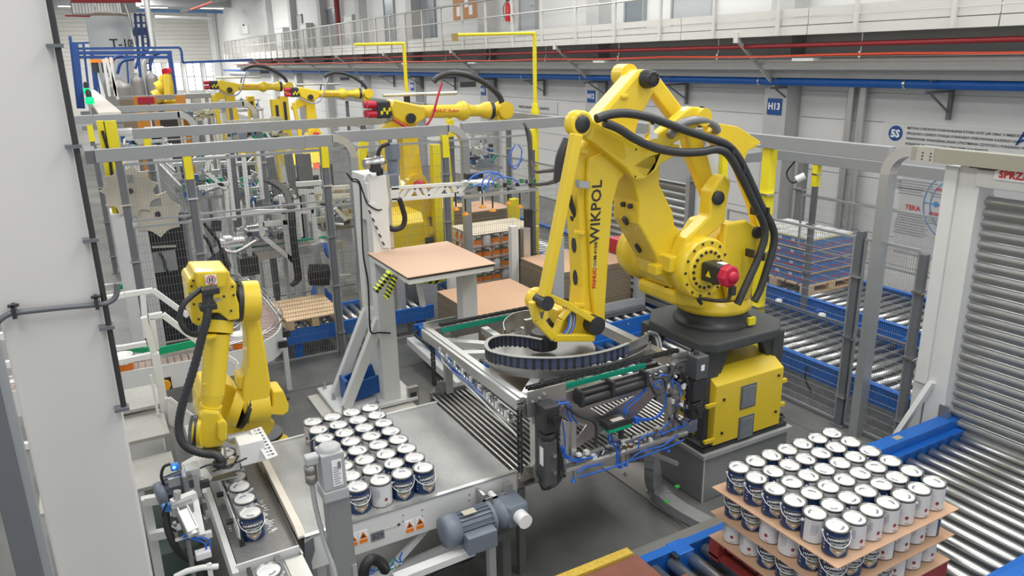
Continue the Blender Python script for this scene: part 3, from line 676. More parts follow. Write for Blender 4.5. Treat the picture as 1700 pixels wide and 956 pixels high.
# rake of round rods right of the belt
rk = thing('rod_rake', 'row of dark steel rods beside the belt table under the gripper', 'rack', (3.3, 5.2, BZ))
for k in range(36):
    x = 2.54+k*.049; MB().cyl((x, Y0+.02, BZ-.02), (x, 6.15, BZ-.02), .0125, 8).build('rod', STL, rk)
MB().box((2.52, Y0-.02, BZ-.13), (4.34, Y0, BZ+.0)).build('front_plate', STL, rk)
MB().box((2.52, 6.15, BZ-.15), (4.34, 6.18, BZ+.02)).build('rear_plate', STD, rk)
MB().box((2.54, Y0+.05, BZ-.14), (4.32, 6.13, BZ-.11)).build('tray', mat('tray_brown', (.10, .085, .07), .6), rk)
for (x, y) in ((2.6, 4.6), (2.6, 6.0), (4.2, 6.0)): MB().box((x-.03, y-.03, 0), (x+.03, y+.03, BZ-.2)).build('leg', STD, rk)

# ================================================================== NARROW CAN CONVEYOR on the left
nc = thing('can_conveyor', 'narrow slatted conveyor bringing single paint cans under the robot', 'conveyor', (.64, 5, 0))
bm2 = bpy.data.materials.new('slat_belt'); bm2.use_nodes = True
nt = bm2.node_tree; b = nt.nodes['Principled BSDF']; tc = nt.nodes.new('ShaderNodeTexCoord')
br = nt.nodes.new('ShaderNodeTexBrick'); br.inputs['Scale'].default_value = 22; br.inputs['Color1'].default_value = (.27, .275, .28, 1); br.inputs['Color2'].default_value = (.34, .345, .35, 1); br.inputs['Mortar'].default_value = (.09, .09, .095, 1); br.inputs['Mortar Size'].default_value = .035
nt.links.new(tc.outputs['Object'], br.inputs['Vector']); nt.links.new(br.outputs[0], b.inputs['Base Color']); b.inputs['Roughness'].default_value = .3; b.inputs['Metallic'].default_value = .3
NZ = .955
MB().box((.45, 4.50, NZ-.02), (.83, 7.3, NZ)).build('belt', bm2, nc)
MB().box((.40, 4.40, NZ-.12), (.44, 7.3, NZ+.03)).build('left_rail', WHT, nc, bevel=.004)
MB().box((.832, 4.40, NZ-.12), (.845, 7.3, NZ+.012)).build('right_rail', STL, nc)
MB().box((.45, 4.5, NZ-.12), (.83, 7.3, NZ-.03)).build('bed', STD, nc)
MB().box((.505, 4.72, NZ+.0), (.513, 5.75, NZ+.13)).build('divider', WHT, nc)
MB().box((.50, 4.70, NZ), (.53, 4.74, NZ+.05)).build('divider_foot', BLM, nc)
for q in ((4.95), (5.35)): MB().cyl((.46, q, NZ+.06), (.505, q, NZ+.06), .02, 10).build('knob', BLM, nc)
for (x, y) in ((.46, 4.6), (.80, 4.6), (.46, 6.8), (.80, 6.8)): MB().box((x-.025, y-.025, 0), (x+.025, y+.025, NZ-.12)).build('leg', WHT, nc)
pr = MB()
for k in range(46):
    a, c_ = rnd.uniform(-.03, .02), rnd.uniform(0, .5); x = .72+a*1.0+.0; y = 4.72+c_; pr.box((x, y, NZ), (x+rnd.uniform(.01, .04), y+.008, NZ+.0008))
for k in range(12): y = 5.0+rnd.uniform(-.08, .08); pr.box((.47, y, NZ), (.49, y+.006, NZ+.0008))
pr.build('belt_print', WTX, nc, stuff=True)
for k, y in enumerate((4.79, 4.99, 5.17, 5.325)): put_can(.605, y, NZ, [-.05, 2.4, 2.9, 2.2][k], 'paint can on the narrow conveyor, %s from the front of the row' % ORD[k], 'cans queueing on the narrow conveyor')
for k, (x, y) in enumerate(((.60, 5.74), (.61, 5.58))): put_can(x, y, NZ, 1+k, ['paint can on the narrow conveyor directly below the robot wrist', 'paint can on the narrow conveyor just behind the hose end'][k], 'cans queueing on the narrow conveyor')
put_can(.575, 4.09, NZ+.005, 3.0, 'single paint can cut by the bottom edge on the short infeed', 'cans queueing on the narrow conveyor')
# infeed section, bottom edge
fi = thing('infeed_section', 'short pale infeed frame with slotted guides at the bottom edge', 'conveyor', (.62, 4.1, 0))
MB().box((.45, 3.5, NZ-.03), (.80, 4.42, NZ)).build('bed', STL, fi)
MB().box((.43, 4.44, NZ-.05), (.83, 4.455, NZ+.05)).build('end_plate', WHT, fi)
MB().box((.485, 3.5, NZ), (.51, 4.40, NZ+.04)).build('left_guide', BLM, fi); MB().box((.665, 3.5, NZ), (.70, 4.43, NZ+.04)).build('right_guide', GRD, fi)
MB().box((.72, 3.5, NZ-.01), (.84, 4.40, NZ+.01)).build('side_plate', ALU, fi, bevel=.003)
MB().box((.30, 3.5, NZ-.02), (.44, 4.36, NZ+.03)).build('left_plate', ALU, fi, bevel=.003)
for x in (.35, .8): MB().box((x-.02, 3.9, 0), (x+.02, 3.95, NZ-.02)).build('leg', WHT, fi)
sw = thing('latch_bracket', 'dark notched steel bracket between belt table and infeed', 'bracket', (.9, 4.42, .9))
MB().prism([(.87, 4.44, NZ+.06), (.93, 4.44, NZ+.08), (.93, 4.44, NZ-.02), (.90, 4.44, NZ-.10), (.90, 4.44, NZ-.2), (.86, 4.44, NZ-.22), (.86, 4.44, NZ-.06)], (0, .02, 0)).build('plate', GRD, sw)
MB().cyl((.88, 4.42, .3), (.88, 4.42, .75), .018, 10).build('rod', BLM, sw)
# ================================================================== MAIN PALLETISING ROBOT
def slabY(pts, Y, th): return MB().prism([PY(a, b, Y) for a, b in pts], (0, th, 0))
pd_ = thing('robot_pedestal', 'grey sheet clad concrete pedestal under the big yellow robot', 'pedestal', (5.1, 5.1, 0))
PZT = .51
MB().box((4.56, 4.60, 0), (5.67, 5.72, PZT-.04)).build('cladding', mat('pedestal_grey', (.27, .28, .28), .45, metal=.2, var=.15, scale=3), pd_, bevel=.01)
MB().box((4.53, 4.57, PZT-.04), (5.70, 5.75, PZT)).build('rim', mat('rim_grey', (.48, .49, .48), .4, metal=.3), pd_)
MB().box((4.563, 4.592, 0), (4.573, 4.6, PZT-.04)).build('corner_seam', WHT, pd_)
fpz = thing('floor_plate', 'pale rust stained steel floor plate with bolts beside the pedestal', 'plate', (4.0, 4.8, 0))
MB().prism([PZ(1000, 775, .012), PZ(1075, 765, .012), PZ(1100, 830, .012), PZ(1200, 868, .012), PZ(1160, 888, .012)], (0, 0, -.012)).build('plate', mat('plate_pale', (.50, .47, .44), .6, var=.12, scale=4), fpz)
for q in ((1037, 789), (1075, 818), (1117, 851)): p = PZ(q[0], q[1], 0); MB().lathe([(.022, .012), (.022, .03), (.012, .03), (.012, .05)], (p.x, p.y, 0), n=6, smooth=False).build('bolt', CHR, fpz)
w = PZ(1310, 858, .01); MB().box((4.75, 4.08, .001), (5.45, 4.5, .012)).build('second_plate', mat('plate_light', (.55, .54, .52), .6), fpz)
ct = thing('cable_duct', 'grey galvanised cable duct bending down the pedestal and along the floor', 'duct', (4.45, 4.6, 0))
path = [PY(1083, 715, 4.74), PY(1083, 745, 4.72), PY(1083, 780, 4.70), PZ(1088, 808, .1), PZ(1102, 826, .09), PZ(1130, 847, .08), PZ(1190, 880, .08)]
mbd = MB()
for a, b in zip(smooth_path(path, 4)[:-1], smooth_path(path, 4)[1:]): mbd.bar(a, b+(b-a)*.25, .09, .15, (.87, .45, 0))
mbd.build('duct', mat('duct_galv', (.40, .41, .42), .35, metal=.4, var=.15), ct)
for q in ((1124, 808), (1107, 833)): p = PZ(q[0], q[1], .13); MB().box(p-V((.025, .015, .01)), p+V((.025, .015, .01))).build('green_clip', mat('clip_green', (.1, .6, .1), .4), ct)

R = thing('palletising_robot', 'big yellow palletising robot arm with WIKPOL lettering over the can gripper', 'robot', (5.05, 5.1, PZT))
MB().box((4.56, 4.61, PZT), (5.66, 5.70, PZT+.045)).build('base_plate', BLM, R, bevel=.006)
MB().prism([(x, y, 1.50) for x, y in ((4.50, 4.70), (4.62, 4.58), (5.40, 4.57), (5.62, 4.76), (5.66, 5.45), (5.48, 5.66), (4.76, 5.66), (4.52, 5.40))], (0, 0, .10)).build('riser_top', DGR, R, bevel=.02)
for (x, y, sx, sy) in ((4.62, 4.68, 1, 1), (4.62, 5.52, 1, -1), (5.50, 4.72, -1, 1), (5.50, 5.52, -1, -1)):
    lg = MB().box((x, y, PZT+.045), (x+.15, y+.13, 1.50)).build('riser_leg', DGR, R, bevel=.02)
    MB().prism([(x+.075+sx*(.24), y+.02, 1.50), (x+.075+sx*.07, y+.02, 1.12), (x+.075+sx*.07, y+.02, 1.50)], (0, .09, 0)).prism([(x+.03, y+.065+sy*.24, 1.50), (x+.03, y+.065+sy*.065, 1.12), (x+.03, y+.065+sy*.065, 1.50)], (.09, 0, 0)).build('gusset', DGR, lg, bevel=.01)
    ft = MB().box((x-.06, y-.05, PZT+.045), (x+.21, y+.18, PZT+.07)).build('foot', DGR, lg, bevel=.01)
    bb = MB()
    for u_, v_ in ((-.03, -.02), (.18, -.02), (-.03, .15), (.18, .15), (.075, -.03)): bb.lathe([(.018, 0), (.018, .015), (.010, .015), (.010, .026)], (x+u_, y+v_, PZT+.07), n=6, smooth=False)
    bb.build('foot_bolts', BLM, lg)
# cabinet between the riser legs
cx, cy0 = 4.665, 4.60
cab = MB().prism([(cx, cy0, .57), (cx, cy0, 1.17), (cx, cy0+.16, 1.27), (cx, cy0+.55, 1.27), (cx, cy0+.55, .57)], (.87, 0, 0)).build('control_box', YEL, R, bevel=.006)
for z in (.98, .66):
    f = MB().box((cx+.31, cy0-.008, z-.12), (cx+.51, cy0, z+.12)).build('vent', mat('vent_grey', (.12, .13, .14), .5), cab, bevel=.003)
for z in (.98, .66):
    b = MB()
    for k in range(11): b.box((cx+.33, cy0-.014, z-.10+k*.019), (cx+.49, cy0-.008, z-.092+k*.019))
    b.build('vent_slats', GRY, cab)
for (u_, z) in ((.10, 1.02), (.80, 1.10), (.10, .68), (.80, .72)): MB().cyl((cx+u_, cy0-.012, z), (cx+u_, cy0, z), .014, 10).build('lock', BLM, cab)
for z in (.98, .62): MB().box((cx-.11, cy0+.02, z), (cx+.01, cy0-.01, z+.03)).build('strap', YEL, R)
for z in (1.0, .75): MB().box((cx+.87, cy0+.0, z), (cx+.93, cy0+.03, z+.035)).build('strap', YEL, R)
# motor hanging under the riser top
mx_, my_ = 5.10, 5.22
MB().lathe([(.10, 1.50), (.13, 1.46), (.13, 1.20), (.115, 1.18), (.115, 1.10)], (mx_, my_, 0), n=20).build('under_motor', BLM, R)
MB().lathe([(.12, 1.08), (.12, 1.10)], (mx_, my_, 0), n=20).build('under_motor_ring', RED, R)
p = PY(1225, 575, my_-.14); MB().prism([(p.x-.025, p.y, p.z-.02), (p.x+.025, p.y, p.z-.02), (p.x, p.y, p.z+.025)], (0, .012, 0)).build('warning_triangle', YEL2, R)
# slew ring
MB().lathe([(.37, 1.60), (.37, 1.64), (.34, 1.65), (.33, 1.73), (.33, 1.75)], (5.05, 5.1, 0), n=36).build('slew_ring', BLM, R)
MB().box((5.16, 4.735, 1.62), (5.25, 4.765, 1.69)).build('ring_marker', YEL2, R)
# rotating body
MB().lathe([(.34, 1.74), (.36, 1.76), (.36, 1.80), (.30, 1.86)], (5.05, 5.1, 0), n=36).build('turntable', YEL, R, bevel=0)
slabY([(1118, 506), (1116, 486), (1140, 470), (1160, 440), (1190, 400), (1206, 374), (1224, 370), (1246, 374), (1262, 385), (1264, 402), (1254, 436), (1246, 470), (1240, 505), (1180, 517)], 4.90, .50).build('body', YEL, R, bevel=.03)
slabY([(1205, 372), (1198, 440), (1212, 500), (1246, 498), (1258, 440), (1268, 400), (1262, 378), (1240, 366)], 4.80, .07).build('side_cheek', YEL, R, bevel=.02)
c = PY(1258, 386, 4.78); MB().cyl((c.x, 4.77, c.z), (c.x, 4.82, c.z), .055, 20).build('pivot_cap', BLM, R)
# shoulder drums along the Y axis
S = PY(1172, 447, 4.70)
MB().lathe([(.255, 0), (.275, .015), (.275, .13), (.25, .16), (.25, .24), (.22, .30)], (S.x, 4.70, S.z), (0, 1, 0), 40).build('shoulder_drum', YEL, R)
dr = MB().lathe([(.15, -.0), (.19, .0), (.20, .012), (.20, .03)], (S.x, 4.685, S.z), (0, 1, 0), 36).build('drum_face', YEL, R)
b = MB()
for k in range(14): a = 2*PI*k/14; b.cyl((S.x+.235*math.cos(a), 4.692, S.z+.235*math.sin(a)), (S.x+.235*math.cos(a), 4.71, S.z+.235*math.sin(a)), .012, 8)
for k in range(18): a = 2*PI*k/18; b.cyl((S.x+.16*math.cos(a), 4.672, S.z+.16*math.sin(a)), (S.x+.16*math.cos(a), 4.69, S.z+.16*math.sin(a)), .014, 8)
b.build('drum_bolts', BLM, R)
m_ = MB().box((S.x-.075, 4.48, S.z-.085), (S.x+.085, 4.685, S.z+.085)).build('servo_motor', BLM, R, bevel=.02)
p = V((S.x+.0, 4.478, S.z)); MB().lathe([(.05, -.085), (.085, -.08), (.10, -.065), (.10, -.01), (.085, 0)], (S.x+.005, 4.48, S.z), (0, 1, 0), 8, smooth=False).build('red_cap', RED, m_, bevel=.004)
MB().lathe([(.0, -.115), (.045, -.115), (.05, -.08)], (S.x+.01, 4.48, S.z), (0, 1, 0), 16).build('encoder_cap', RED, m_)
MB().prism([(S.x-.079, 4.56, S.z-.03), (S.x-.079, 4.62, S.z-.03), (S.x-.079, 4.59, S.z+.025)], (.003, 0, 0)).prism([(S.x-.0, 4.476, S.z-.03), (S.x+.04, 4.476, S.z-.03), (S.x+.02, 4.476, S.z+.02)], (0, .003, 0)).build('motor_warning', YEL2, m_)
MB().box((S.x+.0, 4.50, S.z+.085), (S.x+.06, 4.58, S.z+.088)).build('motor_label', WTX, m_)
MB().tube(smooth_path([(S.x+.02, 4.42, S.z-.10), (S.x+.0, 4.42, S.z-.2), (S.x-.06, 4.5, S.z-.22), (S.x-.1, 4.66, S.z-.24), (S.x-.05, 4.68, S.z-.3)]), .016, 8).build('motor_cable', BLM, m_)
MB().box((S.x-.0, 4.38, S.z-.16), (S.x+.05, 4.43, S.z-.08)).build('connector', BLM, m_, bevel=.006)
MB().lathe([(.22, 0), (.24, .05), (.24, .12), (.27, .14), (.27, .22), (.24, .24), (.24, .32), (.18, .36)], (S.x-.02, 5.32, S.z), (0, 1, 0), 36).build('far_drum', YEL, R)
MB().box((S.x-.16, 5.68, S.z-.08), (S.x+.06, 5.9, S.z+.08)).build('far_motor', RED, R, bevel=.02)
MB().box((S.x-.32, 4.80, S.z-.01), (S.x-.22, 4.98, S.z+.13)).build('stop_block', YEL, R, bevel=.012)
q = PY(1095, 445, 4.96); MB().obox(q, (.09, 0, .0), (0, .06, 0), (0, 0, .045)).build('stop_block', YEL, R, bevel=.012)
MB().cyl(PY(1110, 478, 5.0), PY(1120, 470, 5.0)+V((0, .05, 0)), .035, 12).build('bumper', BLM, R)
# lower arm
LA = [(1047, 286), (1072, 262), (1096, 268), (1096, 306), (1118, 352), (1121, 374), (1148, 398), (1152, 430), (1140, 462), (1116, 480), (1103, 462), (1097, 440), (1060, 372), (1061, 335)]
la = slabY(LA, 4.94, .36).build('lower_arm', YEL, R, bevel=.022)
P1, P2 = PY(1060, 372, 4.94), PY(1100, 445, 4.94); dd = (P2-P1); nn = dd.normalized().cross(V((0, 1, 0))); nn = -nn if nn.x > 0 else nn
for t, yo, ln in ((-.42, .20, .022), (-.42, .10, .022), (-.02, .16, .045), (.62, .2, .05)):
    c = P1+dd*t+V((0, yo, 0))
    if t < -.3: c = PY(1060.5, 345, 4.94)+V((0, yo, 0)); nn2 = V((-1, 0, 0)); ax = V((0, 0, 1))
    else: nn2 = nn; ax = dd.normalized()
    n = 16; vs = [c+nn2*.026+ax*ln*math.cos(2*PI*k/n)+V((0, 1, 0))*.022*math.sin(2*PI*k/n) for k in range(n)]
    MB().prism(vs, -nn2*.03).build('arm_hole', BLM, la)
# forearm with lettering
FA = [(1052, 128), (1062, 117), (1076, 114), (1090, 124), (1090, 146), (1062, 200), (1052, 240), (1046, 272), (1022, 300), (1012, 335), (1005, 425), (1000, 500), (1001, 545), (978, 566), (962, 530), (967, 480), (964, 400), (958, 330), (958, 262), (990, 198)]
fa = slabY(FA, 4.98, .20).build('forearm', YEL, R, bevel=.028)
FB = [(1003, 250), (1046, 272), (1022, 300), (1012, 335), (1005, 425), (1000, 500), (999, 540), (985, 545), (978, 480), (975, 400), (970, 330), (972, 262)]
MB().prism([PY(a, b, 4.98) for a, b in FB], (0, -.05, 0)).build('forearm_rib', YEL, fa, bevel=.015)
ux = (PY(986, 330, 4.93)-PY(979, 480, 4.93)).normalized(); uy = V((0, 1, 0)).cross(ux); uy = -uy if uy.x > 0 else uy
def put_text(s, x, y, size, m, sp=1.0, bold=.004): text_mb(s, size, PY(x, y, 4.926), ux, uy, .0, bold, sp).build('lettering', m, fa)
put_text('WIKPOL', 990, 352, .135, BLM, 1.02, .002); put_text('FANUC', 987, 462, .052, RTX, 1.0, .0022); put_text('Robot', 988, 438, .03, GRY); put_text('M-410iB', 989, 416, .044, BLM, 1.0, .0008)
for z_, ya_ in ((0, 0),):
    for q in ((958, 357), (961, 410), (963, 465)):
        c = PY(q[0]+4, q[1], 4.98); c.x -= .004; c.y = 5.08
        n = 14; MB().prism([c+V((-.003, .035*math.cos(2*PI*k/n), .068*math.sin(2*PI*k/n))) for k in range(n)], (.03, 0, 0)).build('slot', BLM, fa)
for q in ((962, 386), (962, 506)):
    c = PY(q[0], q[1], 4.97); MB().obox(c, (.05, 0, -.01), (0, .012, 0), (.005, 0, .018)).build('lug', YEL, fa, bevel=.008)
c = PY(1037, 160, 4.97); MB().obox(c, (.035, 0, .0), (0, .012, 0), (.0, 0, .016)).build('lug', YEL, fa, bevel=.008)
c = PY(1066, 125, 5.0); MB().cyl((c.x, 5.16, c.z), (c.x, 5.3, c.z), .09, 24).build('top_knuckle', YEL, fa)
c = PY(1079, 131, 4.93); tj = MB().lathe([(.0, -.05), (.055, -.05), (.065, -.04), (.068, 0), (.075, .01), (.075, .06)], (c.x, 4.93, c.z), (0, 1, 0), 24).build('top_joint_cap', BLM, R)
b = MB()
for k in range(9): a = 2*PI*k/9; b.cyl((c.x+.045*math.cos(a), 4.872, c.z+.045*math.sin(a)), (c.x+.045*math.cos(a), 4.885, c.z+.045*math.sin(a)), .009, 6)
b.build('cap_bolts', BLK, tj)
# drive link from the top joint down to the lever
slabY([(1080, 116), (1092, 122), (1150, 200), (1172, 245), (1192, 318), (1190, 345), (1178, 342), (1146, 262), (1138, 226), (1082, 152)], 5.06, .10).build('drive_link', YEL, R, bevel=.018)
slabY([(1176, 202), (1225, 210), (1263, 235), (1261, 243), (1243, 249), (1237, 264), (1206, 256), (1184, 235)], 4.98, .10).build('cover_wing', YEL, R, bevel=.006)
c = PY(1257, 242, 4.95); MB().cyl((c.x-.02, 4.95, c.z), (c.x+.04, 4.95, c.z), .012, 10).build('wing_pin', CHR, R)
lv = slabY([(1181, 318), (1192, 303), (1204, 290), (1214, 302), (1207, 345), (1205, 368), (1190, 382), (1160, 404), (1138, 440), (1126, 432), (1140, 396), (1166, 372), (1178, 358)], 4.80, .14).build('drive_lever', YEL, R, bevel=.018)
c = PY(1194, 329, 4.775); MB().lathe([(0, -.025), (.055, -.025), (.062, -.015), (.062, .03)], (c.x, 4.79, c.z), (0, 1, 0), 22).build('lever_pin', BLM, lv)
# elbow yoke (near side)
yk = slabY([(950, 205), (953, 195), (961, 189), (972, 188), (984, 198), (1012, 214), (1040, 226), (1056, 238), (1078, 232), (1110, 208), (1138, 184), (1150, 177), (1164, 178), (1173, 188), (1168, 204), (1140, 226), (1112, 243), (1098, 258), (1088, 282), (1072, 298), (1056, 300), (1046, 288), (1040, 280), (1008, 254), (984, 236), (966, 228), (953, 220)], 4.84, .10).build('elbow_yoke', YEL, R, bevel=.016)
MB().prism([PY(a, b, 4.839) for a, b in ((987, 212), (1036, 236), (1040, 262), (1032, 266), (984, 230))], (0, .004, 0)).build('yoke_recess_shade', mat('yellow_shade', (.70, .47, .012), .5), yk)  # flat patch, recess shade painted as a darker yellow
MB().prism([PY(a, b, 4.84) for a, b in ((1049, 276), (1068, 262), (1092, 252), (1116, 240), (1130, 240), (1128, 256), (1098, 272), (1090, 284), (1070, 296))], (0, .22, 0)).build('yoke_rib', YEL, yk, bevel=.012)
c = PY(967, 206, 4.80); MB().lathe([(.085, 0), (.10, .01), (.10, .10)], (c.x, 4.80, c.z), (0, 1, 0), 28).build('yoke_eye', YEL, yk)
MB().lathe([(0, -.012), (.062, -.012), (.068, 0), (.068, .02)], (c.x, 4.80, c.z), (0, 1, 0), 24).build('eye_cap', BLM, yk)
c = PY(1160, 194, 4.88); MB().cyl((c.x, 4.80, c.z), (c.x, 5.2, c.z), .075, 24).build('rear_joint', YEL, R)
MB().cyl((c.x, 4.86, c.z), (c.x, 4.90, c.z), .088, 24).build('joint_seal', BLM, R)
for q in ((1056, 248), (1055, 293)): c = PY(q[0], q[1], 4.838); MB().cyl((c.x, 4.836, c.z), (c.x, 4.845, c.z), .008, 8).build('screw', BLM, yk)
# rods
MB().bar(PY(957, 222, 4.76), PY(903, 492, 4.76), .075, .085, (0, 1, 0)).build('levelling_rod', YEL, R, bevel=.01)
MB().bar(PY(1178, 215, 4.92), PY(1218, 262, 4.92), .06, .07, (0, 1, 0)).bar(PY(1218, 262, 4.92), PY(1246, 338, 4.92), .06, .07, (0, 1, 0)).bar(PY(1246, 338, 4.92), PY(1259, 385, 4.9), .06, .08, (0, 1, 0)).build('rear_rod', YEL, R, bevel=.01)
# wrist
wr_ = slabY([(930, 550), (938, 520), (962, 512), (985, 520), (1001, 532), (1001, 548), (990, 558), (936, 563), (926, 562)], 4.88, .30).build('wrist_body', YEL, R, bevel=.02)
def bars(pts, w, Y, th, nm, closed=False):
    b = MB()
    for a, c in zip(pts[:-1], pts[1:]): b.bar(PY(a[0], a[1], Y), PY(c[0], c[1], Y), w, th, (0, 1, 0))
    return b.build(nm, YEL, wr_, bevel=.008)
bars([(905, 490), (940, 505), (985, 532)], .055, 4.82, .06, 'wrist_frame'); bars([(884, 500), (890, 530), (918, 560), (985, 560)], .06, 4.82, .06, 'wrist_frame'); bars([(946, 510), (930, 530), (920, 556)], .045, 4.82, .05, 'wrist_frame')
c = PY(893, 498, 4.86); MB().lathe([(.085, 0), (.095, .01), (.095, .10)], (c.x+.02, 4.84, c.z-.01), (0, 1, 0), 24).build('wrist_eye', YEL, wr_)
c = PY(903, 501, 4.76); MB().cyl((c.x, 4.70, c.z), (c.x, 4.84, c.z), .058, 22).build('rod_pin', BLM, wr_)
c = PY(991, 541, 4.79); MB().cyl((c.x, 4.78, c.z), (c.x, 4.9, c.z), .078, 28).build('wrist_cap', BLM, wr_)
MB().lathe([(.12, 1.72), (.12, 1.80), (.10, 1.86)], (3.12, 5.08, 0), n=24).build('tool_flange', BLM, R)
c = PY(929, 522, 4.95); MB().obox(c, (.07, 0, 0), (0, .08, 0), (0, 0, .07)).build('wrist_motor', YEL, wr_, bevel=.02)
# hoses
def hose(name, pts, Y0, Y1, r, parent, m=HOS, n=10, ridge=0, k=5):
    N = len(pts); return MB().tube(smooth_path([PY(a, b, Y0+(Y1-Y0)*i/(N-1)) for i, (a, b) in enumerate(pts)], k), r, n, ridge=ridge).build(name, m, parent)
hose('hose', [(990, 197), (1012, 190), (1040, 188), (1075, 194), (1105, 204), (1140, 217), (1180, 230), (1206, 240), (1226, 262), (1245, 300), (1264, 342), (1282, 376), (1285, 402), (1275, 440), (1262, 480), (1252, 500)], 4.74, 4.70, .035, R)
hose('hose', [(1004, 204), (1028, 214), (1055, 231), (1090, 246), (1130, 253), (1165, 252), (1190, 248), (1210, 258), (1230, 292), (1254, 342), (1268, 372), (1269, 396), (1258, 430), (1240, 470), (1224, 505)], 4.72, 4.68, .035, R)
hose('grey_hose', [(1112, 226), (1126, 208), (1148, 200), (1170, 200), (1186, 208), (1191, 218)], 4.78, 4.86, .035, R, mat('hose_grey', (.22, .22, .23), .35), 12)
for (x, y) in ((1212, 250), (1230, 280), (1253, 350), (1270, 350), (1245, 420), (1263, 425)): c = PY(x, y, 4.71); MB().obox(c, (.012, 0, 0), (0, .045, 0), (0, 0, .035)).build('hose_clip', BLM, R)
c = PY(1082, 200, 4.78); MB().obox(c+V((0, 0, -.04)), (.02, 0, .0), (0, .01, 0), (0, 0, .06)).build('hose_bracket', CHR, R); MB().obox(c+V((0, 0, -.12)), (.04, 0, .0), (0, .03, 0), (0, 0, .02)).build('hose_bracket', CHR, R)
# sleeve and hoses behind the forearm
hose('hose_sleeve', [(944, 232), (932, 262), (928, 300)], 5.2, 5.2, .05, R, HOS, 12)
hose('hose_sleeve', [(962, 250), (958, 290), (952, 330)], 5.1, 5.1, .05, R, HOS, 12)
hose('hose', [(945, 325), (950, 345), (958, 362)], 5.0, 5.05, .022, R)
c = PY(967, 306, 4.92); MB().obox(c, (.05, 0, -.01), (0, .03, 0), (0, 0, .03)).build('clamp_block', STL, R, bevel=.004)
c = PY(965, 250, 4.94); MB().obox(c, (.05, 0, -.01), (0, .03, 0), (0, 0, .02)).build('clamp_tab', YEL, R, bevel=.006)
# loose hoses bridging fence and arm
lh = thing('air_hose', 'thin black hoses looping from the grey fence post to the robot forearm', 'hose', tuple(PY(878, 210, 8.0)))
MB().tube(smooth_path([PY(870, 205, 9.8), PY(880, 222, 9.6), PY(882, 250, 9.4), PY(884, 275, 9.2), PY(890, 285, 8.5), PY(905, 284, 7), PY(924, 282, 5.4)]), .02, 8).build('hose', BLK, lh)
MB().tube(smooth_path([PY(872, 207, 9.8), PY(878, 240, 9.6), PY(880, 290, 9.2), PY(886, 305, 8.5), PY(905, 305, 7), PY(924, 300, 5.4)]), .02, 8).build('hose', BLK, lh)

# ================================================================== GRIPPER
G = thing('layer_gripper', 'wide steel layer gripper with chains, cable carrier and blue air tubes', 'gripper', (3.25, 5.2, 1.0))
gx0, gx1, gy0, gy1, gt = 2.50, 4.0, 4.32, 6.14, 1.70
def xbar(y, z, w, h, m, nm, a=gx0, b_=gx1): return MB().box((a, y-w/2, z-h/2), (b_, y+w/2, z+h/2)).build(nm, m, G, bevel=.004)
lr = MB()
for k in range(3): lr.box((gx0-.045+.034*k, gy0+.05, gt-.06), (gx0-.015+.034*k, gy1, gt-.02+.012*(k == 1)))
lr.box((gx0-.04, gy0+.05, gt-.11), (gx0+.055, gy1, gt-.05)); lr.build('left_rail', ALU, G)
MB().box((gx1-.08, gy0+.05, gt-.11), (gx1, gy1, gt-.02)).build('right_rail', ALU, G)
MB().box((gx0+.06, gy0, gt-.22), (gx1-.04, gy0+.02, gt-.03)).build('front_beam', STL, G, bevel=.003)
MB().box((gx0+.06, gy1-.02, gt-.16), (gx1-.04, gy1, gt-.03)).build('rear_beam', STL, G, bevel=.003)
MB().box((gx0+.0, gy0-.03, gt-.14), (gx0+.33, gy0-.02, gt+.06)).build('end_plate', STL, G)
MB().box((gx0-.02, gy1+.0, gt-.06), (gx0+.30, gy1+.01, gt+.04)).build('end_plate', STL, G)
MB().box((gx1-.16, gy0-.03, gt-.12), (gx1+.02, gy0-.02, gt+.06)).build('end_plate', STL, G)
MB().box((gx0+.16, gy0+.06, gt-.04), (gx1-.35, gy0+.075, gt-.0)).build('green_guide', GRN, G)
MB().box((gx0+.1, gy1-.14, gt-.04), (gx1-.6, gy1-.125, gt-.0)).build('green_guide', GRN, G)
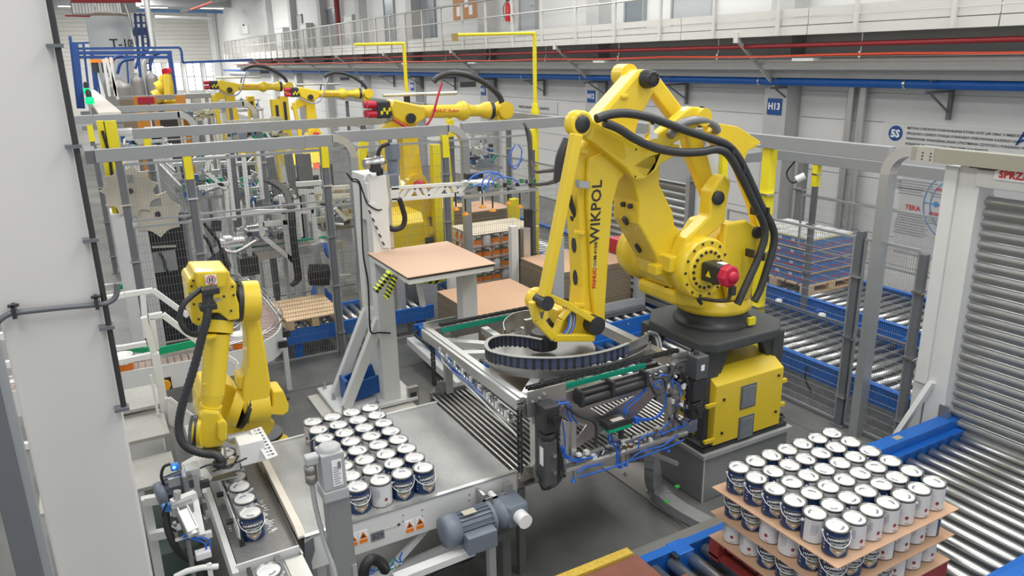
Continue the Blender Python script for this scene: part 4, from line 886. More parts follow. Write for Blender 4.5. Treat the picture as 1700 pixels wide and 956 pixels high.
# chains: links as separate small plates
def chain(name, p, q, n, par, r=.018):
    b = MB(); p, q = V(p), V(q); d = (q-p)/n; u = d.normalized(); s = u.orthogonal().normalized() if abs(u.z) > .9 else V((0, 0, 1))
    t_ = u.cross(s)
    for k in range(n):
        c = p+d*(k+.5); o = t_*(.010 if k % 2 else .016)
        for sg in (-1, 1): b.obox(c+o*sg, d*.55, t_*.003, s*r*.8)
        b.cyl(c-t_*.018, c+t_*.018, r*.5, 6)
    return b.build(name, BLM, par, stuff=True)
for y in (gy0+.10, gy1-.10): chain('drive_chain', (gx0+.10, y, gt+.025), (gx1+.02, y, gt+.025), 44, G)
for y in (gy0+.10,): chain('drive_chain', (gx0+.10, y+.05, gt+.0), (gx1+.02, y+.05, gt+.0), 44, G)
zb = 1.02
for (x, y) in ((gx0-.01, gy0+.02), (gx0+.08, gy1-.02)):
    chain('drive_chain', (x-.03, y, gt-.08), (x-.03, y, zb+.08), 22, G)
    sp = MB(); c = V((x+.03, y, zb+.05))
    vs = []
    for k in range(32):
        rr = .075 if k % 2 else .058; vs.append((c.x+rr*math.cos(2*PI*k/32), y-.01, c.z+rr*math.sin(2*PI*k/32)))
    sp.prism(vs, (0, .02, 0)); sp.cyl((c.x, y-.025, c.z), (c.x, y+.025, c.z), .022, 12); sp.build('sprocket', STD, G)
    sp = MB(); vs = []
    for k in range(32):
        rr = .070 if k % 2 else .055; vs.append((c.x+.02+rr*math.cos(2*PI*k/32), y-.01, gt-.10+rr*math.sin(2*PI*k/32)))
    sp.prism(vs, (0, .02, 0)).build('sprocket', STD, G)
    MB().box((x+.08, y-.03, zb-.02), (x+.15, y+.03, gt-.1)).build('corner_post', ALU, G)
chain('drive_chain', (gx0-.02, gy0+.02, zb-.01), (gx0+.16, gy0+.02, zb-.0), 6, G)
MB().box((gx1-.10, gy0, zb), (gx1-.04, gy0+.05, gt)).build('corner_post', ALU, G)
MB().box((gx1-.10, gy1-.06, zb), (gx1-.04, gy1, gt)).build('corner_post', ALU, G)
MB().box((gx0+.08, gy0+.0, zb), (gx0+.13, gy0+.08, gt-.1)).build('corner_post', ALU, G)
# servo drives at front left and front right
def servo(x, y, zt, L):
    m = MB().box((x-.055, y-.16, zt-.21), (x+.075, y-.02, zt)).build('gearbox', BLM, G, bevel=.012)
    MB().cyl((x+.012, y-.185, zt-.09), (x+.012, y-.15, zt-.09), .042, 20).cyl((x+.012, y-.20, zt-.09), (x+.012, y-.18, zt-.09), .026, 20).build('gearbox_cap', BLK, m)
    MB().lathe([(.045, 0), (.06, .01), (.06, .05), (.05, .06)], (x+.01, y-.09, zt-.29), (0, 0, 1), 16).build('coupling', BLM, m)
    MB().box((x-.045, y-.145, zt-.29-L), (x+.06, y-.04, zt-.28)).build('servo_motor', mat('servo_grey', (.07, .075, .08), .45), m, bevel=.01)
    MB().box((x-.047, y-.12, zt-.34-L*.4), (x-.044, y-.07, zt-.30-L*.1)).build('motor_label', WTX, m)
    for k in range(2): MB().cyl((x+.03, y-.16, zt-.40-.14*k), (x+.03, y-.14, zt-.40-.14*k), .018, 10).build('connector', CHR, m)
servo(gx0+.12, gy0, gt-.03, .36)
m = MB().box((gx1+.0, gy0-.15, gt-.16), (gx1+.13, gy0-.02, gt+.04)).build('servo_motor', MATS['servo_grey'], G, bevel=.012)
MB().box((gx1-.0, gy0-.13, gt-.36), (gx1+.11, gy0-.02, gt-.17)).build('gearbox', BLM, G, bevel=.01)
MB().box((gx1+.045, gy0-.153, gt-.08), (gx1+.08, gy0-.149, gt-.03)).build('motor_label', WTX, m)
MB().cyl((gx1+.06, gy0-.16, gt-.42), (gx1+.06, gy0-.12, gt-.42), .035, 16).box((gx1+.0, gy0-.13, gt-.52), (gx1+.11, gy0-.02, gt-.37)).build('gearbox_foot', BLM, G, bevel=.008)
MB().lathe([(.025, gt+.04), (.02, gt+.07)], (gx1+.05, gy0-.08, 0), n=12).build('motor_tip', BLM, m)
# black sleeve along the front
a, b_ = V((gx0+.40, gy0-.06, gt-.20)), V((gx0+1.03, gy0-.06, gt-.06))
MB().cyl(PY(962, 668, gy0-.06), PY(1075, 634, gy0-.06), .040, 16).build('cable_sleeve', BLK, G)
MB().cyl(PY(962, 655, gy0-.05), PY(1075, 625, gy0-.05), .022, 10).build('cable_sleeve', BLK, G)
for q in ((962, 660), (1013, 643), (1069, 627)): c = PY(q[0], q[1], gy0-.06); MB().obox(c, (.012, 0, 0), (0, .05, 0), (0, 0, .06)).build('sleeve_clip', BLM, G)
# triangular plates, uprights, lower bars
yf = gy0+.01
MB().prism([PY(a, b, yf) for a, b in ((885, 662), (942, 655), (1000, 690), (1080, 640), (1110, 615), (1140, 610), (1140, 640), (1085, 660), (1040, 706), (1000, 715), (955, 745), (930, 770), (925, 760), (960, 725), (975, 705), (925, 690))], (0, .012, 0)).build('web_plate', STL, G)
for (xa, ya_, xb, yb_) in ((905, 700, 905, 800), (937, 700, 937, 765), (950, 700, 950, 755), (1109, 655, 1109, 715), (1120, 650, 1120, 712)): MB().bar(PY(xa, ya_, gy0-.0), PY(xb, yb_, gy0-.0), .045, .045, (0, 1, 0)).build('upright', ALU, G)
MB().bar(PY(938, 781, gy0-.03), PY(1140, 718, gy0-.03), .035, .03, (0, 0, 1)).build('cup_bar', ALU, G, bevel=.003)
MB().bar(PY(935, 768, gy0+.1), PY(1135, 700, gy0+.1), .03, .03, (0, 0, 1)).build('cup_bar', ALU, G, bevel=.003)
MB().bar(PY(958, 700, gy0+.3), PY(1125, 770, gy0+.0), .03, .03).build('cross_bar', ALU, G)
for q in ((952, 795), (1030, 772), (1039, 769), (1109, 745)):
    c = PY(q[0], q[1], gy0-.03); cp = MB().lathe([(.022, -.02), (.012, -.005), (.006, .0), (.006, .04)], (c.x, c.y, c.z), n=12).build('suction_cup', PBL, G)
    MB().cyl((c.x, c.y, c.z+.04), (c.x, c.y, c.z+.16), .008, 8).build('cup_stem', mat('brass', (.5, .38, .15), .3, metal=.9), cp)
# valve block
c = PY(1022, 700, gy0-.08); vb = MB().box((c.x-.12, c.y-.06, c.z-.02), (c.x+.12, c.y+.05, c.z+.03)).build('valve_block', BLM, G, bevel=.003)
MB().box((c.x-.11, c.y-.065, c.z-.045), (c.x+.11, c.y+.04, c.z-.021)).build('green_board', mat('board_green', (0, .32, .16), .5), vb)
MB().box((c.x-.06, c.y-.045, c.z+.031), (c.x+.05, c.y-.0, c.z+.034)).build('block_label', MATS['strip_pale'], vb)
MB().cyl((c.x+.04, c.y-.02, c.z-.14), (c.x+.04, c.y-.02, c.z-.04), .022, 10).build('filter', BLM, vb)
c = PY(1056, 697, gy0-.08); MB().box(c-V((.02, .02, .025)), c+V((.02, .02, .025))).build('blue_valve', PBL, G, bevel=.004)
# blue air tubes and grey cables on the front
tubes = [[(900, 695), (915, 685), (925, 672), (945, 668)], [(899, 692), (918, 678), (930, 668)], [(944, 672), (942, 685), (948, 700)], [(948, 672), (950, 690), (958, 702)],
 [(1035, 690), (1040, 670), (1055, 660), (1068, 648), (1072, 640)], [(1038, 692), (1044, 676), (1060, 662), (1074, 645)], [(1060, 695), (1085, 694), (1100, 680), (1106, 660), (1104, 650)], [(1040, 698), (1070, 698), (1095, 690), (1104, 670)],
 [(1100, 640), (1095, 632), (1085, 640), (1095, 645)], [(1115, 630), (1128, 640), (1128, 665), (1122, 675)], [(1140, 672), (1147, 690), (1140, 705), (1120, 712), (1100, 720), (1087, 727)], [(1138, 675), (1143, 692), (1130, 706), (1108, 716)],
 [(1010, 722), (1012, 735), (1022, 742), (1024, 760), (1024, 775)], [(1014, 720), (1018, 732), (1028, 740), (1027, 770)], [(960, 792), (1010, 778), (1060, 760), (1110, 742), (1135, 730)], [(958, 785), (975, 775), (1000, 770)], [(932, 740), (940, 755), (955, 762), (980, 760), (990, 755)], [(930, 742), (938, 758), (955, 766), (975, 763)], [(1080, 745), (1100, 740), (1125, 722)],
 [(1120, 690), (1112, 700), (1100, 710)]]
for i, t_ in enumerate(tubes): hose('air_tube', t_, gy0-.06, gy0-.05, .0075, G, PBL, 6)
for t_ in ([(925, 675), (922, 700), (926, 740), (930, 775), (925, 800), (905, 812), (895, 800)], [(929, 672), (918, 700), (920, 740), (926, 780), (915, 808), (900, 812)], [(1080, 640), (1090, 655), (1105, 645), (1100, 628), (1085, 628)], [(940, 675), (960, 690), (985, 700), (990, 715), (988, 740)], [(1105, 640), (1120, 610), (1130, 600), (1140, 598)], [(1130, 700), (1138, 690), (1128, 675), (1120, 690), (1132, 705)]): hose('cable', t_, gy0-.08, gy0-.07, .011, G, HOS, 8)
fx = MB(); rf = random.Random(21)
for k in range(60):
    u_ = rf.random(); px_0, py_0 = 940+u_*195, 770-u_*64+rf.uniform(-10, 6); c = PY(px_0, py_0, gy0-.02+rf.uniform(-.04, .06)); fx.mi(k % 4)
    if k % 3: fx.obox(c, (rf.uniform(.006, .02), 0, 0), (0, rf.uniform(.006, .02), 0), (0, 0, rf.uniform(.005, .018)))
    else: fx.cyl(c, c+V((rf.uniform(-.03, .03), 0, rf.uniform(-.05, .05))), .006, 6)
for k in range(40):
    c = PY(rf.uniform(1108, 1150), rf.uniform(600, 715), gy0-.04+rf.uniform(-.04, .03)); fx.mi(k % 4).obox(c, (rf.uniform(.006, .018), 0, 0), (0, .012, 0), (0, 0, rf.uniform(.006, .022)))
for k in range(16):
    c = PY(rf.uniform(900, 940), rf.uniform(755, 800), gy0-.03); fx.mi(k % 3).obox(c, (rf.uniform(.006, .02), 0, 0), (0, .012, 0), (0, 0, rf.uniform(.006, .02)))
fx.build('fittings', [CHR, STL, BLM, WPL], G, stuff=True)
bt_ = MB()
for q in ((928, 678), (936, 675), (930, 690), (1000, 662), (1012, 655), (1050, 640), (1062, 636), (1080, 625), (1090, 622), (1098, 618), (1110, 607), (1118, 604), (905, 655), (897, 662), (886, 668)): c = PY(q[0], q[1], gy0-.035); bt_.cyl((c.x, c.y-.01, c.z), (c.x, c.y+.02, c.z), .010, 8)
bt_.build('bolts', CHR, G, stuff=True)
for t_ in ([(905, 690), (912, 720), (918, 760), (910, 790), (896, 806)], [(932, 690), (926, 730), (934, 770), (924, 800)], [(890, 780), (900, 800), (918, 808), (934, 790), (934, 760)], [(1120, 608), (1136, 622), (1146, 650), (1142, 680)]): hose('cable', t_, gy0-.09, gy0-.08, .008, G, HOS, 6)
for t_ in ([(934, 700), (938, 740), (932, 775), (922, 800)], [(1090, 630), (1100, 622), (1112, 628), (1118, 645)], [(1060, 745), (1062, 730), (1074, 722), (1100, 716)], [(1045, 765), (1060, 752), (1090, 742)]): hose('air_tube', t_, gy0-.07, gy0-.06, .006, G, PBL, 6)
# rail of fittings along the left side, lower level
fr_ = MB(); p, q = PX(731, 583, gx0-.03), PX(850, 700, gx0-.03)
MB().bar(p, q, .05, .02).build('manifold_rail', ALU, G)
for k in range(26):
    c = p+(q-p)*((k+.5)/26); fr_.mi(0 if k % 3 else 1).obox(c+V((0, 0, .03)), (.018, 0, 0), (0, .012, 0), (0, 0, .022))
fr_.build('fittings', [CHR, WPL], G, stuff=True)
for k in range(2): MB().tube(smooth_path([PX(738+5*k, 592, gx0-.05), PX(750+6*k, 614, gx0-.06), PX(773+6*k, 634, gx0-.055), PX(796+6*k, 656, gx0-.05), PX(815+k, 670, gx0-.04)]), .004, 6).build('air_tube', PBL, G)
MB().tube([PX(731, 580, gx0-.04), PX(735, 600, gx0-.04), PX(790, 655, gx0-.04), PX(865, 730, gx0-.04)], .010, 6).build('tray_edge', ALU, G)
# inner table plates and braces
q1_, q2_ = PZ(770, 612, 1.40), PZ(868, 688, 1.40)
MB().box((q1_.x+.02, q2_.y+.08, 1.395), (gx0+1.2, q1_.y-.1, 1.40)).build('inner_sheet', mat('sheet_beige', (.50, .43, .35), .5, var=.05, scale=2), G)
for (a, b_) in (((gx0+.1, gy1-.15, gt-.12), (gx0+.7, gy1-.75, gt-.12)), ((gx0+.05, gy1-.5, gt-.12), (gx0+.6, gy1-.8, gt-.12)), ((gx1-.1, gy1-.15, gt-.12), (gx1-.6, gy1-.7, gt-.12)), ((gx0+.1, gy0+.2, gt-.12), (gx0+.6, gy0+.7, gt-.12))): MB().bar(a, b_, .08, .05).build('brace', ALU, G)
MB().box((3.02, gy0+.1, gt-.14), (3.09, gy1-.1, gt-.08)).box((3.34, gy0+.1, gt-.14), (3.41, gy1-.1, gt-.08)).build('centre_beams', ALU, G)
MB().cyl((3.18, 5.2, gt-.10), (3.18, 5.2, gt-.04), .46, 40).build('round_plate', STD, G)
for (x, y) in ((2.95, 4.75), (3.2, 4.65), (3.5, 4.7)): MB().cyl((x, y, 1.35), (x, y, gt-.08), .03, 14).build('guide_rod', CHR, G)
# cable carrier
zc = 1.74
def band(pts, z0, z1, th, nm, m, k=6, par=G):
    P_ = smooth_path([PZ(a, b, z1) for a, b in pts], k); mb = MB(); N = len(P_); L, R_ = [], []
    for i, p in enumerate(P_):
        d = (P_[min(i+1, N-1)]-P_[max(i-1, 0)]); d.z = 0; d.normalize(); n_ = V((-d.y, d.x, 0))*th/2; L.append(p+n_); R_.append(p-n_)
    vs = []
    for i in range(N):
        for p in (L[i], R_[i]): vs += [(p.x, p.y, z0), (p.x, p.y, z1)]
    fs = []
    for i in range(N-1):
        a, b = 4*i, 4*i+4
        fs += [(a, b, b+1, a+1), (a+2, a+3, b+3, b+2), (a+1, b+1, b+3, a+3), (a, a+2, b+2, b)]
    mb.add(vs, fs); mb.build(nm, m, par); return P_
carr = [(900, 563), (880, 559), (855, 556), (832, 556), (814, 561), (807, 570), (812, 580), (830, 586), (860, 591), (900, 593), (940, 592), (980, 587), (1015, 579), (1043, 569)]
P_ = band(carr, zc+.005, zc+.10, .012, 'carrier_band', mat('carrier_dark', (.07, .09, .17), .4), 6)
ribs = MB()
for i in range(0, len(P_)-1):
    if i % 2 == 0:
        p = P_[i]; d = (P_[i+1]-P_[max(i-1, 0)]); d.z = 0; d.normalize(); ribs.obox((p.x, p.y, zc+.05), d*.010, V((-d.y, d.x, 0))*.012, (0, 0, .052))
ribs.build('carrier_links', BLM, G)
band(carr, zc+.10, zc+.106, .030, 'carrier_rim', mat('carrier_rim_grey', (.34, .34, .32), .5), 6)
band([(806, 590), (830, 604), (860, 611), (900, 615), (940, 614), (980, 609), (1020, 600), (1050, 590), (1072, 578), (1080, 566)], zc-.06, zc+.01, .015, 'tray_wall', STL, 6)
band([(1043, 569), (1060, 562), (1076, 553)], zc-.03, zc+.10, .012, 'tray_wall', STL, 6)
band([(838, 548), (836, 535), (845, 524), (862, 517), (880, 515)], zc-.05, zc+.10, .008, 'tray_wall', STL, 6)
# bundles of cable from the wrist into the carrier and out at the right
for k in range(6):
    z = zc+.02+.012*k
    pth = [PY(935+2*k, 508+1.5*k, 4.9), PY(944+2.0*k, 522, 4.85), PY(942+1.8*k, 545, 4.82), PY(925+2*k, 562, 4.85), PZ(900, 568-1.5*k, z), PZ(870, 566-1.5*k, z)]
    MB().tube(smooth_path(pth), .010, 6).build('cable', [PBL, mat('cable_grey', (.35, .36, .38), .4), MATS['cable_grey'], BLM, MATS['cable_grey'], PBL][k], G)
MB().tube(smooth_path([PY(918, 520, 5.0), PY(930, 518, 4.95), PY(935, 532, 4.95), PY(928, 542, 5.0)]), .018, 8).build('red_cable', RED, G)
MB().tube(smooth_path([PY(910, 530, 5.0), PY(918, 540, 4.95), PY(930, 540, 4.95)]), .02, 8).build('cable', BLK, G)
for k in range(6): MB().tube(smooth_path([PZ(1068+2*k, 555-k, zc+.08), PY(1082+2*k, 556, 4.85), PY(1090+1.5*k, 575, 4.8), PY(1085+1.5*k, 598, 4.75), PY(1068, 606, 4.7)]), .010, 6).build('cable', MATS['cable_grey'] if k % 3 else BLM, G)
c = PZ(878, 547, zc+.02); MB().box(c-V((.04, .02, .04)), c+V((.04, .02, .10))).build('carrier_bracket', STL, G, bevel=.003)
# ================================================================== FENCES
def post(x, y, z1, label, w=.06, m=GRD, cap=None, z0=0):
    t = thing('fence_post', label, 'post', (x, y, 0))
    MB().box((x-w/2, y-w/2, z0), (x+w/2, y+w/2, z1)).build('tube', m, t, bevel=.004)
    MB().box((x-w, y-w, 0), (x+w, y+w, .012)).build('foot_plate', m, t)
    if cap: MB().box((x-w*.62, y-w*.62, z1-.30), (x+w*.62, y+w*.62, z1+.01)).build('yellow_sleeve', YEL2, t)
    b = MB()
    for z in (.35, 1.05, 1.75, 2.45):
        if z < z1: b.box((x-w*.8, y-w*.8, z), (x+w*.8, y+w*.8, z+.02))
    b.build('clips', CHR, t, stuff=True); return t
def panel(p, q, z0, z1, label, dv=.034, dh=.11):
    t = thing('mesh_fence', label, 'fence', (p[0], p[1], z0))
    b = MB(); b.bar((p[0], p[1], z1), (q[0], q[1], z1), .028, .028); b.bar((p[0], p[1], z0), (q[0], q[1], z0), .024, .024)
    b.build('rails', GRY, t)
    e = MB(); e.bar((p[0], p[1], z0), (p[0], p[1], z1), .022, .022); e.bar((q[0], q[1], z0), (q[0], q[1], z1), .022, .022); e.build('edge_tubes', GRY, t)
    MB().grid(p, q, z0, z1, dv, dh, .0032).build('wire_mesh', WIRE, t, stuff=True)
    return t
def arch(root, x, y, dx, dy, ztop, r=.30, w=.13, d=.10, zb=0, m=GRY):
    """bent duct: rises as a post at (x,y), curves over towards (dx,dy)"""
    n = 8; D = V((dx, dy, 0)).normalized(); S = V((-D.y, D.x, 0)); mb = MB(); pts = []
    for k in range(n+1):
        a = PI/2*k/n; c = V((x, y, ztop-r))+D*(r-r*math.cos(a)); c.z = ztop-r+r*math.sin(a); nrm = D*(-math.cos(a))+V((0, 0, math.sin(a))); pts.append((c, nrm))
    vs = []
    for c, nr in pts: vs += [c+S*w/2, c-S*w/2, c-S*w/2-nr*d, c+S*w/2-nr*d]
    mb.add(vs, [(4*i+j, 4*i+(j+1) % 4, 4*i+4+(j+1) % 4, 4*i+4+j) for i in range(n) for j in range(4)], False)
    mb.build('bend', ALU, root)
    MB().box((min(x, x+D.x*d)-abs(S.x)*w/2, min(y, y+D.y*d)-abs(S.y)*w/2, zb), (max(x, x+D.x*d)+abs(S.x)*w/2, max(y, y+D.y*d)+abs(S.y)*w/2, ztop-r)).build('post', mat('duct_post', (.42, .44, .45), .35, metal=.5, var=.1, scale=2), root)
FY_ = 10.1
T = 3.13
ft = thing('fence_duct', 'grey cable duct beam along the top of the far fence, left bay', 'beam', (.1, FY_, 3))
MB().box((.12, FY_-.05, T-.15), (2.92, FY_+.05, T)).build('beam', GRY, ft, bevel=.004)
MB().box((.02, FY_-.02, T-.16), (.13, FY_+.6, T-.01)).build('end_box', GRD, ft)
MB().box((2.55, FY_-.055, T-.155), (2.72, FY_+.05, T+.004)).build('joint_box', GRY, ft)
arch(ft, 3.24, FY_, -1, 0, T, r=.32, w=.12, d=.10)
fm = thing('fence_duct', 'grey cable duct beam along the top of the far fence, middle bay', 'beam', (3.2, FY_, 3))
MB().box((3.0, FY_+.06, T-.13), (4.66, FY_+.16, T+.02)).build('beam', GRY, fm, bevel=.004)
arch(fm, 4.98, FY_+.1, -1, 0, T+.02, r=.32, w=.12, d=.10)
fn = thing('fence_duct', 'grey cable duct beam of the far fence behind the big robot', 'beam', (4.9, FY_, 3))
MB().box((4.95, FY_+.18, T-.13), (7.05, FY_+.28, T+.02)).build('beam', GRY, fn, bevel=.004)
MB().box((6.9, 4.72, T-.13), (7.0, FY_+.28, T+.02)).build('side_beam', GRY, fn, bevel=.004)
px_ = [.35, 1.10, 2.80, 4.56, 6.02]
labs = ['far fence post at the left end beside the white column', 'far fence post with yellow sleeve above the left robot', 'far fence post with yellow sleeve left of the white lift mast', 'far fence post with yellow sleeve behind the suction cup arm', 'far fence post left of the yellow robot forearm']
for i, x in enumerate(px_): post(x, FY_, 3.0, labs[i], w=.075, cap=(i > 0))
post(5.93, FY_-.02, 1.05, 'short white capped profile in front of the orange can pallet', w=.10, m=WHT)
for i in range(4):
    a, b = (px_[i]+.05, FY_), (px_[i+1]-.05, FY_)
    nm = ['left of the sleeve post', 'behind the left robot', 'behind the lift mast', 'before the orange can pallet'][i]
    panel(a, b, .08, 2.17, 'tall lower wire mesh panel of the far fence, '+nm)
    panel(a, b, 2.25, 2.93, 'low upper wire mesh panel of the far fence, '+nm, dh=.16)
panel((6.07, FY_), (6.95, FY_), .08, 2.17, 'wire mesh panel of the far fence seen behind the robot forearm')
# right fence, plane x = 7
post(7.0, 4.98, 2.25, 'dark fence post in front of the outer conveyor', w=.075)
post(7.0, 7.55, 3.0, 'dark fence post behind the robot elbow', w=.075)
post(7.0, 4.27, 2.15, 'dark fence post beside the white shutter frame', w=.07)
yp = post(7.0, 6.30, 3.0, 'tall bright yellow post right of the big robot', w=.12, m=YEL2)
post(7.3, 7.35, 3.0, 'thinner yellow post behind the big robot', w=.10, m=YEL2)
panel((7.0, 5.05), (7.0, 6.9), .05, 2.17, 'wire mesh panel in front of the outer blue conveyor', dv=.026, dh=.1)
panel((7.0, 4.32), (7.0, 4.92), .05, 2.17, 'narrow wire mesh panel between arch post and shutter frame', dv=.026, dh=.1)
fr2 = thing('fence_duct', 'shiny silver arch shaped duct post at the right of the cell', 'beam', (6.95, 4.6, 0))
arch(fr2, 6.95, 4.78, 0, -1, 3.18, r=.30, w=.13, d=.10, m=ALU)
MB().box((6.885, 1.5, 3.05), (7.015, 4.48, 3.18)).build('beam', mat('duct_tan', (.40, .40, .35), .4, metal=.4), fr2)
MB().box((6.88, 4.25, 3.04), (7.02, 4.42, 3.185)).build('joint_box', ALU, fr2)
b = MB()
for y in (4.28, 4.36): 
    for z in (3.07, 3.10, 3.13): b.cyl((6.875, y, z), (6.885, y, z), .008, 6)
b.build('screws', BLM, fr2)
# outer fence beam and post
of = thing('fence_duct', 'outer grey duct beam in front of the white wall', 'beam', (8.6, 6, 3))
p0, p1 = PX(1262, 258, 8.7), PX(1292, 248, 8.7)
MB().box((8.65, 3.6, p1.z-.14), (8.75, p1.y, p1.z)).build('beam', GRY, of, bevel=.004)
MB().bar((8.7, p1.y, p1.z-.07), (8.55, p1.y+.45, p1.z-.16), .1, .13).build('bent_end', GRY, of)
op = PX(1358, 262, 8.7)
opp = post(8.7, op.y, p1.z-.14, 'outer fence post with small camera and looping cable', w=.065, cap=True)
MB().cyl((8.62, op.y+.12, p1.z-.3), (8.55, op.y+.2, p1.z-.36), .05, 12).build('beacon', WPL, opp)
MB().tube(smooth_path([(8.6, op.y+.3, p1.z-.12), (8.6, op.y+.42, p1.z-.3), (8.6, op.y+.3, p1.z-.42), (8.6, op.y+.1, p1.z-.3)]), .012, 6).build('cable', BLK, opp)
post(10.9, 9.05, 2.5, 'wide zinc stanchion on the white wall behind the outer fence', w=.13, m=STD)
panel((8.9, 5.2), (8.9, 7.35), 1.35, 2.1, 'outer wire mesh panel in front of the wheel poster', dv=.03)
post(8.9, 5.1, 2.15, 'grey post of the outer mesh before the poster', w=.06, m=GRY)
# ================================================================== SHUTTERS
SH = mat('shutter_zinc', (.36, .375, .38), .28, metal=.55, var=.08)
def shutter(x, y0, y1, z0, z1, label, pitch, gname):
    t = thing('roller_shutter', label, 'shutter', (x, (y0+y1)/2, z0))
    n = int((z1-z0)/pitch); me = None
    for k in range(n):
        z = z0+k*pitch
        if me is None:
            mb = MB(); vs = []; prof = [(-.002, 0), (-.002, .1*pitch), (-.020, .2*pitch), (-.036, .38*pitch), (-.038, .55*pitch), (-.028, .76*pitch), (-.004, .9*pitch), (.010, .93*pitch), (.010, pitch)]
            for y in (y0, y1): vs += [(x+a, y, z+c) for a, c in prof]
            m = len(prof); mb.add(vs, [(i, i+1, m+i+1, m+i) for i in range(m-1)], False)
            o = mb.build('slat', SH, t); me = o.data
            for p_ in me.polygons: p_.use_smooth = True
        else:
            o = bpy.data.objects.new('slat', me); COL.objects.link(o); o.parent = t; o.location = (0, 0, k*pitch)
    MB().box((x-.03, y0, z0-.08), (x+.03, y1, z0)).build('bottom_bar', ALU, t)
    return t
s1 = shutter(7.12, 1.6, 3.84, .47, 2.86, 'large ribbed steel roller shutter on the right, just above the rollers', .10, 's')
sf = thing('shutter_frame', 'white sheet metal frame of the right roller shutter', 'frame', (7.1, 4.0, 0))
MB().box((7.0, 3.86, .40), (7.25, 4.06, 3.06)).build('side_post', WHT, sf, bevel=.008)
MB().box((6.97, 4.06, .85), (7.20, 4.18, 3.02)).build('side_cover', WHT, sf, bevel=.008)
MB().box((7.0, 4.08, .0), (7.18, 4.2, 1.05)).build('lower_post', WHT, sf)
MB().box((6.98, 1.5, 2.86), (7.30, 3.90, 3.02)).build('top_box', WHT, sf, bevel=.015)
MB().bar((6.98, 4.0, .9), (6.7, 4.2, .12), .07, .05, (0, 1, 0)).build('diagonal_brace', WHT, sf)
MB().box((6.99, 3.80, .41), (7.02, 3.90, .70)).build('hinge_bracket', STL, sf)
sb = thing('warning_board', 'white board with red SPRZATAC lettering above the right shutter', 'sign', (7.0, 3.3, 3.0))
c0, c1 = PX(1655, 277, 6.98), PX(1700, 300, 6.98)
MB().box((6.96, 2.2, 2.95), (6.98, c0.y, 3.045)).build('board', WTX, sb)
text_mb('SPRZATAC', .085, (6.955, c0.y-.04, 3.0), (0, -1, 0), (0, 0, 1), .002, .003, 1.05, 'LEFT').build('lettering', RTX, sb)
MB().box((6.95, 3.7, 3.03), (7.05, 3.95, 3.08)).build('bracket', BLM, sb)
s2 = shutter(7.12, 7.66, 9.7, .55, 2.4, 'ribbed steel roller shutter behind the lower robot arm', .10, 's')
sf2 = thing('shutter_frame', 'white steel frame of the shutter behind the robot', 'frame', (7.1, 7.6, 0))
MB().box((7.0, 7.36, 1.35), (7.25, 7.60, 3.05)).build('side_post', WHT, sf2, bevel=.008)
MB().box((6.98, 7.6, .3), (7.1, 7.68, 2.5)).build('guide_rail', GRY, sf2)
MB().box((7.02, 7.6, 2.4), (7.28, 9.8, 2.85)).build('shutter_box', mat('box_grey', (.36, .38, .40), .45), sf2, bevel=.01)
MB().box((7.0, 9.7, .3), (7.2, 9.82, 2.85)).build('side_post', GRY, sf2)
# ================================================================== INNER PALLET CONVEYORS
def conv(name_label, x0, x1, y0, y1, z, axis, pitch=.165, legs=((.0),), rollerlen=None, cat='conveyor'):
    t = thing('roller_conveyor', name_label, cat, ((x0+x1)/2, (y0+y1)/2, 0))
    me = None; r = .042
    if axis == 'Y':      # rollers run along Y
        n = int((x1-x0)/pitch)
        for k in range(n):
            x = x0+pitch*(k+.5)
            if me is None:
                o = MB().lathe([(.012, 0), (r, .004), (r, y1-y0-.04), (.012, y1-y0-.036)], (x, y0+.02, z-r), (0, 1, 0), 14).build('roller', ROL, t); me = o.data; x_ = x
            else: o = bpy.data.objects.new('roller', me); COL.objects.link(o); o.parent = t; o.location = (x-x_, 0, 0)
        for y in (y0-.05, y1): MB().box((x0-.05, y, z-.20), (x1+.05, y+.05, z+.02)).build('side_rail', BLU, t, bevel=.004)
    else:
        n = int((y1-y0)/pitch)
        for k in range(n):
            y = y0+pitch*(k+.5)
            if me is None:
                o = MB().lathe([(.012, 0), (r, .004), (r, x1-x0-.04), (.012, x1-x0-.036)], (x0+.02, y, z-r), (1, 0, 0), 14).build('roller', ROL, t); me = o.data; y_ = y
            else: o = bpy.data.objects.new('roller', me); COL.objects.link(o); o.parent = t; o.location = (0, y-y_, 0)
        for x in (x0-.05, x1): MB().box((x, y0-.05, z-.20), (x+.05, y1+.05, z+.02)).box((x-.02, y0-.05, z+.02), (x+.07, y1+.05, z+.03)).build('side_rail', BLU, t, bevel=.004)
    for (x, y) in ((x0+.1, y0), (x1-.2, y0), (x0+.1, y1-.05), (x1-.2, y1-.05)): MB().box((x, y, 0), (x+.12, y+.08, z-.19)).build('leg', BLU, t)
    return t
conv('roller conveyor with blue rails right behind the layer gripper', 4.6, 6.75, 6.35, 7.42, .52, 'Y')
c2 = conv('roller conveyor carrying the card stacks to the rear shutter', 3.7, 7.08, 7.62, 9.35, .50, 'Y')
bp_ = thing('conveyor_guard', 'blue bolted angle plate between the two inner roller conveyors', 'plate', (5.9, 7.5, .5))
p, q = PZ(998, 575, .53), PZ(1052, 560, .53)
MB().box((5.0, 7.47, .46), (6.30, 7.50, .74)).box((6.27, 7.2, .46), (6.30, 7.50, .74)).build('plate', BLU, bp_, bevel=.004)
for k in range(5): MB().cyl((5.15+.25*k, 7.46, .68), (5.15+.25*k, 7.48, .68), .014, 8).build('bolt', CHR, bp_)
oc1 = conv('long outer blue roller conveyor just outside the right fence', 7.22, 8.55, 4.05, 20, .52, 'X')
sr = MB().box((8.40, 3.6, .60), (8.43, 9.0, .62)).build('guide_strip', STD, oc1)
